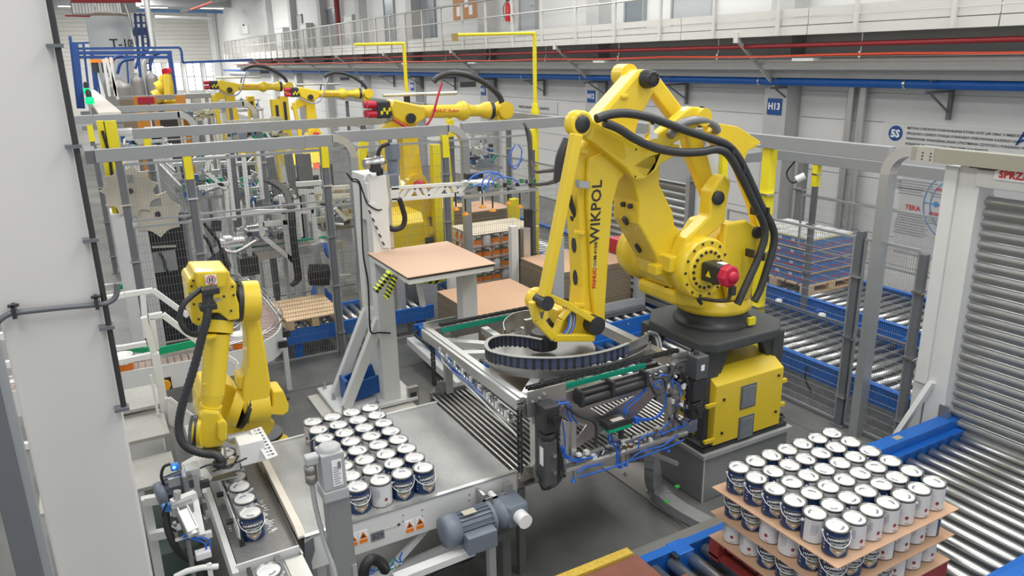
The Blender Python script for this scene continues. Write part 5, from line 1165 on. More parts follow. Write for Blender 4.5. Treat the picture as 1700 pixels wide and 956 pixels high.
for k in range(5): MB().lathe([(.05, 0), (.045, .03), (.0, .04)], (8.42, 4.2+k*.75, .62), n=12).build('guide_wheel', WPL, oc1)
MB().tube(smooth_path([(7.15, 5.62, .45), (7.13, 5.6, .3), (7.16, 5.52, .15)]), .012, 6).build('cable', BLK, oc1)
oc2 = conv('second outer blue roller conveyor near the white wall with a loaded pallet', 9.2, 10.55, 4.2, 10.4, .50, 'X')
for y in (5.6, 6.3, 7.0, 7.7): MB().box((9.0, y, .36), (9.2, y+.04, .42)).build('bracket_arm', BLU, oc2)
# ---- card stacks
def stack(x0, x1, y0, y1, z0, z1, label, n):
    t = thing('card_stack', label, 'stack', ((x0+x1)/2, (y0+y1)/2, z0))
    for k in range(n):
        a = z0+(z1-z0)*k/n; b_ = z0+(z1-z0)*(k+1)/n-.004; j = random.uniform(-.006, .006)
        MB().box((x0+j, y0-j, a), (x1+j, y1-j, b_)).build('sheet_bundle', CRE if k < n-1 else [CRE], t)
    MB().box((x0, y0, z1-.004), (x1, y1, z1)).build('top_sheet', CRD, t)
    return t
stack(3.95, 5.10, 7.82, 9.22, .55, 1.0, 'low stack of brown card sheets behind the gripper', 14)
stack(5.44, 6.72, 8.46, 9.5, .56, 1.2, 'tall stack of brown card sheets behind the robot forearm', 18)
for (x0, x1, y0, y1, l) in ((3.95, 5.10, 7.82, 9.22, 'wooden pallet below the low card stack'), (5.44, 6.72, 8.46, 9.5, 'wooden pallet below the tall card stack')):
    t = thing('pallet', l, 'pallet', (x0, y0, .5))
    for k in range(5): MB().box((x0, y0+(y1-y0)*k/5, .535), (x1, y0+(y1-y0)*(k+.8)/5, .549)).build('board', WOD, t)
    for k in range(3): MB().box((x0+(x1-x0-.1)*k/2, y0, .503), (x0+(x1-x0-.1)*k/2+.1, y1, .535)).build('runner', WOD, t)
sfm = thing('stack_frame', 'light grey steel frame standing around the tall card stack', 'frame', (5.4, 8.36, 0))
MB().box((5.26, 8.30, .5), (5.44, 8.38, 1.75)).build('upright', mat('frame_light', (.50, .52, .54), .45, metal=.2), sfm)
MB().box((6.70, 8.30, .5), (6.86, 8.38, 1.75)).build('upright', MATS['frame_light'], sfm)
MB().box((5.26, 8.295, .50), (6.86, 8.375, .66)).build('bottom_bar', MATS['frame_light'], sfm)
MB().box((5.2, 8.2, .5), (6.8, 8.29, .56)).build('dark_foot', GRD, sfm)
MB().box((5.6, 9.55, .5), (5.7, 9.65, 1.9)).build('rear_upright', BLM, sfm)
# four grey lift profiles left of it
for i, (qx, qy, l) in enumerate(((852, 375, 'white profile column in front of the orange can pallet'), (872, 378, 'slotted aluminium column right of the white profile'), (750, 455, 'thin white column left of the low card stack'))):
    p = PY(qx, qy, 9.55)
    t = thing('profile_column', l, 'column', (p.x, 9.55, 0))
    MB().box((p.x-.06, 9.5, .0), (p.x+.06, 9.6, p.z)).build('profile', WHT if i != 1 else ALU, t, bevel=.004)
    MB().box((p.x+.065, 9.5, .1), (p.x+.09, 9.55, p.z-.05)).build('dark_strip', BLM, t)
for i, (xa, xb, yt) in enumerate(((648, 672, 462), (702, 726, 468))):
    a, c = PY(xa, yt, 10.45), PY(xb, yt, 10.45)
    t = thing('profile_column', ['left one of two broad grey columns behind the mesh below the sheet table', 'right one of two broad grey columns behind the mesh below the sheet table'][i], 'column', (a.x, 10.45, 0))
    MB().box((a.x, 10.45, 0), (c.x, 10.6, a.z)).build('profile', MATS['frame_light'], t, bevel=.004); MB().box((a.x-.04, 10.42, 0), (c.x+.04, 10.64, .03)).build('foot_plate', GRD, t)
# orange can pallet behind the fence
F0 = PZ(787, 388, 1.42); ox0, oy0 = F0.x, F0.y
oR = PZ(892, 373, 1.42); oL = PZ(749, 373, 1.42)
ox1 = oR.x; oy1 = oL.y
op = thing('pallet', 'wooden pallet under the orange labelled cans behind the fence', 'pallet', (ox0, oy0, .4))
nL = 4; hz = .19; zb0 = 1.40-nL*(hz+.012)
for k in range(5): MB().box((ox0, oy0+(oy1-oy0)*k/5, zb0-.03), (ox1, oy0+(oy1-oy0)*(k+.8)/5, zb0-.005)).build('board', WOD, op)
for k in range(3): MB().box((ox0+(ox1-ox0-.12)*k/2, oy0, zb0-.15), (ox0+(ox1-ox0-.12)*k/2+.12, oy1, zb0-.03)).build('runner', WOD, op)
MB().box((ox0, oy0, zb0-.17), (ox1, oy1, zb0-.15)).build('base_board', WOD, op)
conv('blue roller conveyor carrying the orange can pallet', ox0-.4, ox1+.3, oy0-.05, oy1+.05, zb0-.172, 'Y')
ocm = MB(); ocm.mi(1).lathe([(.075, 0), (.077, .003), (.077, .185), (.07, .187)], n=14); ocm.mi(0); arcpatch(ocm, -1.2, 1.1, .03, .12, .0785, 6); ocm.mi(2); arcpatch(ocm, -.7, .7, .10, .15, .079, 5)
oc0 = ocm.build('orange_can', [ORG, CWH, CGR])
nx = int((ox1-ox0)/.165); ny = int((oy1-oy0)/.165); first = True
for L in range(nL):
    z = zb0+L*(hz+.012)
    for i in range(nx):
        for j in range(ny):
            if i and j: continue
            o = oc0 if first else oc0.copy()
            if not first: COL.objects.link(o)
            first = False
            o.location = (ox0+.083+i*(ox1-ox0)/nx, oy0+.083+j*(oy1-oy0)/ny, z); o.rotation_euler = (0, 0, random.choice([0, 0, -.5, PI]))
            tag(o, 'orange label can behind the fence, %s layer, %s along and %s back' % (ORD[L], ORD[i], ORD[j]), 'can', 'orange labelled cans behind the fence')
for L in range(1, nL+1):
    z = zb0+L*(hz+.012)-.008
    tag(MB().box((ox0-.02, oy0-.02, z), (ox1+.02, oy1+.02, z+.006)).build('card_sheet', mat('card_pale', (.62, .55, .43), .8) if L == nL else CRD), 'card sheet of the orange can pallet, %s from the bottom' % ORD[L-1], 'sheet')
# boxed pallet on the outer conveyor
bx0, by0 = 9.32, 7.45; bx1, by1 = 10.28, 8.75
bp2 = thing('pallet', 'wooden pallet under the blue shrink wrapped boxes', 'pallet', (bx0, by0, .5))
for k in range(6): MB().box((bx0-.05, by0-.05+(by1-by0+.1)*k/6, .63), (bx1+.1, by0-.05+(by1-by0+.1)*(k+.8)/6, .65)).build('board', WOD, bp2)
for i in range(3):
    for j in range(3): MB().box((bx0-.05+i*(bx1-bx0)/2, by0-.05+j*(by1-by0-.1)/2, .53), (bx0+.09+i*(bx1-bx0)/2, by0+.10+j*(by1-by0-.1)/2, .63)).build('block', WOD, bp2)
for j in range(3): MB().box((bx0-.05, by0-.05+j*(by1-by0-.1)/2, .503), (bx1+.1, by0+.1+j*(by1-by0-.1)/2, .528)).build('base_board', WOD, bp2)
BXB = mat('box_blue', (.10, .22, .52), .35, var=.5, scale=26); BXG = mat('box_green_edge', (.10, .22, .10), .5); BXR = mat('box_red_mark', (.5, .08, .10), .4, var=.3, scale=40)
BXT = mat('wrap_white', (.66, .68, .72), .25, var=.12, scale=30)
bxm = MB(); W_, D_ = (bx1-bx0)/4-.004, (by1-by0)/5-.004
bxm.mi(0).box((0, 0, 0), (W_, D_, .15)); bxm.mi(1).box((.0, .0, .150), (W_, D_, .162)); bxm.mi(2).box((-.002, .03, .05), (0, D_-.03, .075)).box((.03, -.002, .04), (W_-.03, 0, .06))
bxm.mi(3).box((.02, .02, .162), (W_-.02, D_-.02, .175)).mi(3).box((-.0015, .05, .085), (0, .12, .13))
bo0 = bxm.build('wrapped_box', [BXB, mat('box_yellow_edge', (.55, .5, .15), .5), BXR, BXT]); first = True
for L in range(4):
    z = .655+L*.176+(.008 if L else 0)
    for i in range(4):
        for j in range(5):
            if L < 3 and i and j: continue
            if L == 3 and i == 0 and j > 2: continue
            o = bo0 if first else bo0.copy()
            if not first: COL.objects.link(o)
            first = False
            o.location = (bx0+i*(W_+.004), by0+j*(D_+.004), z)
            tag(o, 'blue shrink wrapped box by the wall, %s layer, %s across, %s deep' % (ORD[L], ORD[i], ORD[j]), 'box', 'blue wrapped boxes on the outer pallet')
for L in range(3):
    z = .655+(L+1)*.176-.001; tag(MB().box((bx0-.03, by0-.03, z), (bx1+.03, by1+.03, z+.006)).build('card_sheet', CRD), 'card sheet between the blue boxes, %s from below' % ORD[L], 'sheet')

# ================================================================== LIFT MAST with suction arm
LM = thing('lift_mast', 'tall white steel lift mast bolted to a square floor plate', 'mast', (2.6, 8.5, 0))
MB().box((1.98, 7.9, .0), (3.05, 8.9, .03)).build('lower_plate', mat('plate_cream', (.58, .57, .53), .5), LM)
MB().box((2.12, 8.03, .05), (3.12, 8.95, .09)).build('base_plate', MATS['machine_white'], LM, bevel=.004)
for (x, y) in ((2.2, 8.1), (2.62, 8.1), (3.04, 8.1), (2.2, 8.5), (3.04, 8.5), (2.2, 8.88), (3.04, 8.88)): MB().cyl((x, y, 0), (x, y, .17), .012, 8).cyl((x, y, .09), (x, y, .115), .026, 6).build('anchor_bolt', STL, LM)
for y, h in ((8.20, 2.82), (8.62, 2.82)): MB().box((2.72, y-.09, .09), (2.93, y+.09, h)).build('column', WHT, LM, bevel=.008)
for y in (8.20, 8.62):
    MB().bar((2.26, y, .09), (2.76, y, 1.12), .12, .10, (0, 1, 0)).build('brace', WHT, LM, bevel=.006)
MB().box((2.72, 8.29, 1.05), (2.90, 8.53, 1.2)).build('cross_plate', WHT, LM)
MB().box((2.72, 8.29, 2.3), (2.90, 8.53, 2.82)).build('cross_plate', WHT, LM)
MB().box((2.95, 8.2, 1.2), (3.0, 8.6, 2.8)).build('rail', ALU, LM)
bl = thing('bent_bracket', 'dark blue bent steel box lying at the foot of the lift mast', 'bracket', (2.4, 8.3, .1))
MB().box((2.30, 8.28, .095), (2.34, 8.52, .38)).bar((2.32, 8.30, .20), (2.74, 8.30, .26), .03, .22, (0, 0, 1)).bar((2.32, 8.50, .24), (2.74, 8.50, .34), .03, .22).bar((2.32, 8.4, .12), (2.74, 8.4, .18), .2, .02).build('body', BLD if False else mat('bracket_blue', (.01, .09, .33), .4), bl)
ya = 8.12
MB().prism([PY(a, b, ya) for a, b in ((609, 305), (622, 295), (640, 296), (646, 330), (646, 345), (618, 345), (610, 330))], (0, .1, 0)).build('head_plate', WHT, LM, bevel=.006)
MB().tube(smooth_path([PY(604, 300, ya), PY(608, 292, ya), PY(614, 291, ya), PY(618, 300, ya)]), .014, 8).build('lifting_eye', WHT, LM)
MB().prism([PY(a, b, ya-.03) for a, b in ((607, 337), (625, 337), (648, 400), (648, 412), (636, 412))], (0, .03, 0)).build('gusset_plate', WHT, LM, bevel=.004)
b = MB()
for k in range(5): c = PY(614+k*5.6, 352+k*13, ya-.035); b.obox(c, (.012, 0, -.02), (0, .006, 0), (.006, 0, .006))
b.build('slots', BLM, LM)
MB().lathe([(.05, 0), (.06, .02), (.06, .14), (.075, .15), (.075, .22)], tuple(PY(604, 272, ya)), (1, .1, 0), 16).build('side_motor', STL, LM)
c = PY(622, 278, ya-.04); MB().box(c-V((.05, .05, .05)), c+V((.06, .05, .05))).build('side_motor_cap', BLM, LM, bevel=.01)
for (a, b_, r_, m, nm) in (((652, 238), (652, 264), .085, MOT, 'lift_motor'), ((652, 264), (652, 290), .062, MOT, 'motor_neck')):
    p, q = PY(a[0], a[1], 8.35), PY(b_[0], b_[1], 8.35); MB().cyl((q.x, 8.35, q.z), (q.x, 8.35, p.z), r_, 20).build(nm, m, LM)
c0, c1 = PY(634, 290, 8.25), PY(662, 316, 8.25); MB().box((c0.x, 8.25, c1.z), (c1.x+.02, 8.5, c0.z)).build('gear_housing', MOT, LM, bevel=.02)
c0, c1 = PY(634, 318, 8.22), PY(650, 346, 8.22); MB().box((c0.x, 8.22, c1.z), (c1.x, 8.5, c0.z)).build('carriage', WHT, LM)
for pts, r_ in (([(646, 238), (632, 245), (627, 262), (628, 290), (632, 300)], .022), ([(640, 268), (633, 274), (634, 290)], .018), ([(638, 346), (638, 362), (644, 376), (655, 381), (668, 376), (672, 362), (668, 345), (663, 330)], .030), ([(636, 345), (637, 380), (640, 400)], .03)): MB().tube(smooth_path([PY(a, b, 8.15) for a, b in pts]), r_, 10).build('drag_hose', BLK, LM)
MB().tube(smooth_path([PY(575, 287, ya-.04), PY(583, 296, ya-.04), PY(595, 300, ya-.04), PY(603, 320, ya-.04), PY(610, 338, ya-.04), PY(625, 348, ya-.04), PY(634, 348, ya-.04)]), .009, 6).build('cable', BLK, LM)
MB().tube(smooth_path([PY(578, 290, ya-.04), PY(585, 300, ya-.04), PY(596, 305, ya-.04), PY(599, 330, ya-.04), PY(603, 420, ya-.04), PY(611, 470, ya-.04), PY(614, 540, ya-.04), PY(618, 553, ya-.04), PY(630, 552, ya-.04), PY(648, 553, ya-.04)]), .010, 6).build('cable', BLK, LM)
SA = thing('suction_arm', 'white horizontal arm with triangular cut outs and orange suction cups', 'arm', (3.2, 8.3, 2.5))
# arm plate with triangular openings: two chords, webs
pa, pb = PY(649, 312, 8.25), PY(775, 304, 8.25)
pc, pd2 = PY(649, 332, 8.25), PY(770, 322, 8.25)
MB().bar(pa, pb, .05, .035, (0, 0, 1)).bar(pc, pd2, .05, .035, (0, 0, 1)).build('chord', WHT, SA)
wb = MB(); n = 5
for k in range(n+1):
    t = k/n; u_ = pa+(pb-pa)*t; d_ = pc+(pd2-pc)*t
    if k == 0: wb.bar(u_+V((.03, 0, 0)), d_+V((.03, 0, 0)), .12, .05, (0, 1, 0))
    if k < n:
        u2 = pa+(pb-pa)*((k+.5)/n); d2 = pc+(pd2-pc)*((k+.5)/n)
        if k % 2: wb.bar(d_, u2, .05, .035, (0, 1, 0)).bar(u2, pc+(pd2-pc)*((k+1)/n), .05, .035, (0, 1, 0))
        else: wb.bar(u_, d2, .05, .035, (0, 1, 0)).bar(d2, pa+(pb-pa)*((k+1)/n), .05, .035, (0, 1, 0))
wb.build('web', WHT, SA)
MB().bar(PY(770, 327, 8.1), PY(893, 314, 8.1), .05, .035).build('cross_beam', ALU, SA)
MB().bar(PY(775, 304, 8.3), PY(815, 302, 8.3), .3, .03).build('mount_plate', WHT, SA)
c = PY(786, 292, 8.2); MB().box(c-V((.11, .05, .03)), c+V((.11, .05, .04))).build('vacuum_unit', BLM, SA, bevel=.006)
MB().box(c-V((.04, .055, .015)), c+V((.04, -.045, .025)) if False else c+V((.04, -.051, .02))).build('unit_label', PBL, SA)
gn = MB()
for k in range(16): c = PY(782+k*7, 312-.6*k+random.uniform(-6, 3), 8.15); gn.mi(k % 3).obox(c, (.018, 0, 0), (0, .02, 0), (0, 0, random.uniform(.01, .03)))
gn.build('valve_fittings', [mat('fitting_green', (.05, .22, .10), .5), CHR, BLM], SA, stuff=True)
for (x, y) in ((757, 347), (773, 355), (801, 343), (818, 349), (844, 337), (863, 343)):
    c = PY(x, y, 8.1); cp = MB().lathe([(.045, -.012), (.045, 0), (.015, .012), (.012, .03)], tuple(c), n=14).build('suction_cup', mat('cup_orange', (.75, .32, .02), .4), SA)
    MB().cyl(c+V((0, 0, .02)), c+V((0, 0, .20)), .010, 8).build('cup_rod', BLM, cp)
for i, pts in enumerate([[(777, 300), (790, 290), (815, 285), (835, 292)], [(800, 318), (802, 300), (815, 288), (832, 290)], [(808, 320), (812, 300), (825, 286), (838, 300)], [(815, 310), (825, 295), (850, 296), (862, 305)], [(780, 310), (800, 306), (812, 312)], [(855, 240), (846, 260), (850, 275), (862, 270), (866, 250), (860, 240)], [(850, 245), (845, 268), (856, 280), (868, 262)]]): MB().tube(smooth_path([PY(a, b, 8.12 if i < 5 else 9.6) for a, b in pts]), .010, 6).build('air_tube', mat('tube_blue', (.08, .20, .65), .4), SA)
# ================================================================== SHEET TABLE
ST = thing('sheet_table', 'light grey steel table on a box leg holding one card sheet', 'table', (3.2, 7.5, 0))
cs = [PZ(605, 417, 1.95), PZ(672, 462, 1.95), PZ(829, 440, 1.95), PZ(745, 400, 1.95)]
sx0, sx1, sy0, sy1 = cs[0].x, cs[2].x, cs[1].y, cs[3].y
tag(MB().box((sx0, sy0, 1.945), (sx1, sy1, 1.953)).build('card_sheet', mat('card_fresh', (.62, .43, .31), .75, var=.03, scale=2)), 'single fresh card sheet lying flat on the grey sheet table', 'sheet')
MB().box((sx0+.01, sy0+.01, 1.925), (sx1-.01, sy1-.01, 1.944)).build('rubber_pad', BLM, ST)
MB().box((sx0+.02, sy0+.02, 1.87), (sx1-.02, sy0+.07, 1.924)).box((sx0+.02, sy1-.07, 1.87), (sx1-.02, sy1-.02, 1.924)).box((sx0+.02, sy0+.07, 1.87), (sx0+.07, sy1-.07, 1.924)).box((sx1-.07, sy0+.07, 1.87), (sx1-.02, sy1-.07, 1.924)).build('frame', WHT, ST)
lx = PY(775, 470, sy0+.35).x
MB().box((lx-.09, sy0+.28, 0), (lx+.09, sy0+.44, 1.87)).build('box_leg', WHT, ST, bevel=.006)
MB().box((sx0+.1, sy0+.3, 1.80), (sx1-.05, sy0+.42, 1.87)).build('cross_beam', WHT, ST)
MB().bar((2.95, sy0+.36, 1.5), (sx0+.25, sy0+.36, 1.85), .04, .08, (0, 1, 0)).build('support_arm', WHT, ST)
hs = MB()
for k in range(12):
    p = PY(646-k*2.0, 453+k*2.6, 7.3); hs.mi(k % 2).obox(p, (.012, 0, .010), (0, .05, 0), (-.012, 0, .014))
    p = PY(655-k*1.3, 460+k*3.0, 7.25); hs.mi((k+1) % 2).obox(p, (.010, 0, .006), (0, .05, 0), (-.006, 0, .014))
hs.build('hazard_arms', [mat('hazard_yellow', (.65, .75, .02), .5), BLM], ST, stuff=True)
hb = MB()
for k in range(5): p = PY(708+k*5, 467+(k % 2)*.0, 7.4); hb.mi(k % 2).obox(p, (.02, 0, 0), (0, .03, 0), (.012, 0, .018))
hb.build('hazard_block', [MATS['hazard_yellow'], BLM], ST, stuff=True)
# blue machine foot and hose frame left of the gripper (on the floor)
bm3 = thing('floor_drive', 'low grey and blue chain drive unit on the floor behind the gripper', 'machine', (3.3, 7.0, 0))
p0, p1 = PZ(690, 560, .35), PZ(760, 635, .2)
MB().bar(PZ(682, 565, .3), PZ(765, 640, .25), .12, .10).bar(PZ(700, 550, .3), PZ(790, 610, .3), .12, .08).build('side_plates', WHT, bm3)
MB().bar(PZ(705, 548, .42), PZ(748, 590, .42), .2, .18).build('blue_body', BLU, bm3, bevel=.01)
MB().bar(PZ(755, 595, .35), PZ(775, 612, .35), .22, .2).build('blue_body', BLU, bm3, bevel=.01)
MB().box(PZ(716, 545, .5)-V((.05, .05, .02)), PZ(716, 545, .5)+V((.06, .05, .08))).build('drive_head', mat('head_blue', (.02, .2, .6), .4), bm3, bevel=.01)
MB().tube(smooth_path([PZ(695, 548, .5), PZ(690, 556, .45), PZ(705, 568, .4), PZ(715, 575, .4)]), .02, 8).build('cable', BLK, bm3)
fb = thing('floor_box', 'small steel switch box standing on the floor behind the belt table', 'box', tuple(PZ(687, 690, 0)))
p = PZ(687, 668, 0); MB().box((p.x-.08, p.y-.03, 0), (p.x+.06, p.y+.03, .22)).build('box', STL, fb, bevel=.004)
MB().box((p.x-.05, p.y-.034, .08), (p.x+.03, p.y-.03, .15)).build('cover', BLM, fb)
# ================================================================== LEFT ROBOT
LR = thing('handling_robot', 'yellow jointed robot bending down over the narrow can conveyor', 'robot', (1.0, 6.3, 0))
def sl(pts, Y, th, nm, m=None, par=None, bev=.018): return MB().prism([PY(a, b, Y) for a, b in pts], (0, th, 0)).build(nm, m or YEL, par or LR, bevel=bev)
def cy(nm, a, Ya, b, Yb, r, m=None, par=None, r2=None, n=24): return MB().cyl(PY(a[0], a[1], Ya), PY(b[0], b[1], Yb), r, n, r2=r2).build(nm, m or YEL, par or LR, bevel=.006)
# plinth and base
bc = PY(432, 735, 6.35)
MB().box((bc.x-.28, 6.05, 0), (bc.x+.26, 6.65, bc.z-.12)).build('plinth', mat('plinth_dark', (.06, .08, .08), .5), LR)
MB().lathe([(.25, bc.z-.12), (.25, bc.z-.02), (.22, bc.z), (.2, bc.z+.06)], (bc.x, 6.35, 0), n=30).build('base_ring', YEL, LR)
MB().lathe([(.20, bc.z+.06), (.20, bc.z+.09)], (bc.x, 6.35, 0), n=30).build('slew_seal', BLM, LR)
tb = sl([(336, 640), (374, 636), (386, 640), (400, 655), (404, 700), (440, 708), (453, 700), (455, 712), (440, 728), (408, 740), (385, 738), (345, 720), (330, 700), (328, 660)], 5.90, .34, 'turret')
sl([(400, 700), (448, 694), (458, 702), (448, 722), (420, 732), (402, 734)], 5.84, .06, 'base_lip')
# upper arm on the right side
ua = sl([(399, 492), (401, 482), (408, 478), (422, 479), (427, 488), (430, 520), (436, 552), (444, 600), (450, 640), (446, 680), (437, 692), (420, 698), (408, 692), (402, 676), (404, 640), (412, 610), (411, 560), (404, 530), (400, 510)], 5.66, .22, 'upper_arm', bev=.022)
sl([(394, 626), (410, 622), (412, 646), (396, 646)], 5.70, .16, 'arm_stop', bev=.01)
cy('shoulder_seal', (402, 674), 5.8, (408, 675), 5.8, .175, BLM)
cy('shoulder_joint', (385, 670), 5.82, (402, 674), 5.8, .17)
cy('shoulder_cap', (408, 674), 5.77, (444, 668), 5.77, .14)
mt = cy('motor_flange', (452, 668), 5.78, (458, 667), 5.78, .085)
sl([(453, 650), (470, 648), (480, 672), (479, 684), (470, 690), (440, 688), (440, 678), (452, 676)], 5.68, .22, 'shoulder_motor', bev=.012)
MB().cyl(PY(476, 661, 5.7), PY(480, 660, 5.7), .018, 10).build('connector', BLM, LR)
# elbow
cy('elbow_seal', (391, 500), 5.66, (399, 500), 5.66, .155, BLM); cy('elbow_cap', (399, 500), 5.66, (428, 498), 5.66, .15)
hd = sl([(323, 451), (378, 449), (381, 452), (384, 466), (393, 471), (392, 490), (397, 505), (398, 530), (380, 533), (364, 520), (352, 520), (342, 532), (330, 542), (319, 536), (315, 500), (311, 470), (314, 463), (320, 461)], 5.42, .34, 'elbow_housing', bev=.03)
sl([(324, 452), (377, 450), (374, 476), (340, 484), (327, 478)], 5.37, .06, 'housing_face', par=hd, bev=.012)
c = PY(350, 464, 5.365); w = MB().box((c.x-.037, 5.358, c.z-.033), (c.x+.037, 5.366, c.z+.033)).build('warning_sticker', WTX, hd)
ring_ = MB(); n = 24; vs = [(c.x+r_*math.cos(2*PI*k/n), 5.356, c.z+r_*math.sin(2*PI*k/n)) for r_ in (.024, .030) for k in range(n)]
ring_.add(vs, [(k, (k+1) % n, n+(k+1) % n, n+k) for k in range(n)]); ring_.build('sticker_ring', RTX, w)
MB().box((c.x-.013, 5.355, c.z-.014), (c.x-.004, 5.357, c.z+.016)).box((c.x+.004, 5.355, c.z-.014), (c.x+.013, 5.357, c.z+.016)).build('sticker_marks', BTX, w)
b = MB()
for q in ((318, 475), (316, 488), (386, 476), (388, 490), (372, 492), (321, 466), (384, 516), (322, 505), (330, 530)): p = PY(q[0], q[1], 5.41); b.cyl((p.x, 5.405, p.z), (p.x, 5.43, p.z), .008, 6)
b.build('screws', BLM, hd)
# forearm
cy('forearm_seal', (364, 519), 5.55, (363, 533), 5.53, .10, BLM)
cy('forearm_collar', (363, 533), 5.53, (361, 553), 5.50, .104)
fo = cy('forearm', (360, 553), 5.50, (353, 655), 5.42, .092, r2=.080)
for q in ((351, 561), (348, 638)): p = PY(q[0], q[1], 5.38); MB().box((p.x-.04, 5.375, p.z-.012), (p.x+.04, 5.44, p.z+.012)).build('cover_plate', YEL, fo, bevel=.005)
cy('forearm_cone', (353, 655), 5.42, (350, 676), 5.40, .080, r2=.060); cy('wrist_collar', (350, 672), 5.40, (348, 682), 5.40, .078)
# wrist
ws = sl([(332, 690), (340, 682), (364, 684), (372, 698), (376, 712), (374, 735), (366, 742), (345, 745), (332, 742), (327, 720)], 5.30, .15, 'wrist_body', bev=.018)
cy('wrist_disc', (317, 716), 5.36, (325, 716), 5.36, .115, BLM); cy('wrist_drum', (325, 716), 5.36, (338, 716), 5.34, .112)
sl([(361, 702), (372, 698), (378, 704), (377, 730), (366, 734), (361, 726)], 5.27, .06, 'wrist_boss', bev=.01)
cy('tool_flange', (353, 744), 5.36, (353, 754), 5.36, .07, BLM)
# ridged dress hose
H_ = MB().tube(smooth_path([PY(348, 478, 5.26), PY(346, 500, 5.24), PY(343, 530, 5.22), PY(335, 560, 5.22), PY(325, 600, 5.22), PY(313, 640, 5.22), PY(302, 675, 5.22), PY(297, 705, 5.22), PY(300, 728, 5.2), PY(312, 743, 5.18), PY(335, 752, 5.16), PY(355, 754, 5.14), PY(366, 762, 5.12), PY(368, 772, 5.12)], 9), .027, 12, ridge=.13).build('dress_hose', HOS, LR)
MB().tube(smooth_path([PY(336, 478, 5.3), PY(318, 492, 5.26), PY(303, 508, 5.24), PY(299, 528, 5.24), (PY(308, 548, 5.24)), PY(326, 556, 5.3), PY(338, 548, 5.4)]), .019, 10).build('cable_loop', HOS, LR)
for q in ((349, 482), (345, 508)): p = PY(q[0], q[1], 5.25); MB().obox(p, (.055, 0, 0), (0, .045, 0), (0, 0, .022)).build('hose_clamp', BLM, LR, bevel=.008)
MB().bar(PY(338, 480, 5.32), PY(340, 512, 5.32), .03, .02).bar(PY(336, 505, 5.3), PY(366, 496, 5.3), .02, .02).build('clamp_bracket', STL, LR)
MB().tube(smooth_path([PY(392, 470, 5.5), PY(405, 470, 5.9), PY(420, 478, 6.1), PY(426, 500, 6.2)]), .02, 8).build('rear_cable', HOS, LR)
# ---- tool of the left robot
TL = thing('can_tool', 'pale steel pick tool with white box and slotted bar under the robot wrist', 'gripper', tuple(PY(370, 790, 5.25)))
def slz(pts, z, th, nm, m, par): return MB().prism([PZ(a, b, z) for a, b in pts], (0, 0, -th)).build(nm, m, par, bevel=.003)
slz([(301, 768), (330, 752), (362, 755), (368, 765), (340, 775), (352, 790), (345, 795), (303, 779)], 1.28, .02, 'plate', WHT, TL)
slz([(345, 770), (395, 758), (398, 768), (350, 782)], 1.26, .05, 'cross_bar', ALU, TL)
c = PY(412, 738, 5.30); wbx = MB().box((c.x-.075, 5.22, c.z-.12), (c.x+.10, 5.42, c.z+.05)).build('white_box', WPL, TL, bevel=.006)
MB().cyl(PY(378, 728, 5.4), PY(430, 716, 5.4), .03, 14).build('shaft', STL, TL)
sb_ = MB().bar(PY(424, 712, 5.38), PY(452, 760, 5.15), .09, .012).build('slotted_bar', WHT, TL)
b = MB()
for k in range(9):
    t = (k+.7)/9.6; p = PY(424, 712, 5.38)*(1-t)+PY(452, 760, 5.15)*t; b.box(p+V((-.022, -.006, .0065)), p+V((-.004, .006, .009))).box(p+V((.006, -.006, .0065)), p+V((.024, .006, .009)))
b.build('slots', BLM, sb_)
slz([(338, 775), (380, 765), (395, 790), (352, 800)], 1.18, .01, 'lower_plate', STL, TL)
MB().lathe([(.045, 0), (.05, .01), (.05, .02), (.045, .03)], tuple(PY(365, 772, 5.12)), n=18).build('hose_socket', BLM, TL)
MB().cyl(PY(366, 775, 5.2), PY(366, 750, 5.35), .04, 12).build('flange_neck', STL, TL)
for pts in ([(330, 778), (345, 772), (362, 770), (380, 760)], [(352, 783), (370, 776), (392, 768), (410, 760)], [(370, 778), (385, 774), (396, 756)]): MB().tube(smooth_path([PY(a, b, 5.1) for a, b in pts]), .007, 6).build('thin_cable', BLM, TL)
c = PZ(367, 787, 1.15); MB().box(c-V((.015, .01, .02)), c+V((.015, .01, .02))).build('green_sensor', GRN, TL)
# ---- drive side of the narrow conveyor
DS = thing('belt_drive', 'grey belt motor with blue lit sensor left of the narrow conveyor', 'motor', (.3, 5.2, .9))
MB().lathe([(.075, 0), (.085, .01), (.085, .045), (.07, .055)], tuple(PY(262, 835, 4.95)+V((0, .0, .05))), (1, .15, .12), 20).build('fan_cover', MOT, DS)
p, q = PY(275, 812, 5.0), PY(305, 800, 5.0)
MB().cyl(p, q, .075, 18).build('housing', MOT, DS)
b = MB()
for k in range(14):
    a = 2*PI*k/14; b.bar(p+V((0, .08*math.cos(a), .08*math.sin(a))), q+V((0, .08*math.cos(a), .08*math.sin(a))), .005, .014, (0, math.cos(a), math.sin(a)))
b.build('ribs', MOT, DS)
MB().box(PY(288, 800, 4.92)-V((.03, .01, .03)), PY(288, 800, 4.92)+V((.04, .01, .03))).build('type_plate', ALU, DS)
MB().box(PY(318, 805, 4.9)-V((.05, .05, .08)), PY(318, 805, 4.9)+V((.05, .06, .10))).build('gear_block', STL, DS, bevel=.006)
MB().box(PY(318, 785, 4.9)-V((.04, .05, .02)), PY(318, 785, 4.9)+V((.05, .06, .05))).build('gear_top', ALU, DS, bevel=.006)
se = MB().box(PY(290, 775, 4.98)-V((.025, .02, .02)), PY(290, 775, 4.98)+V((.025, .02, .025))).build('blue_sensor', mat('sensor_blue', (.06, .25, .7), .3), DS, bevel=.006)
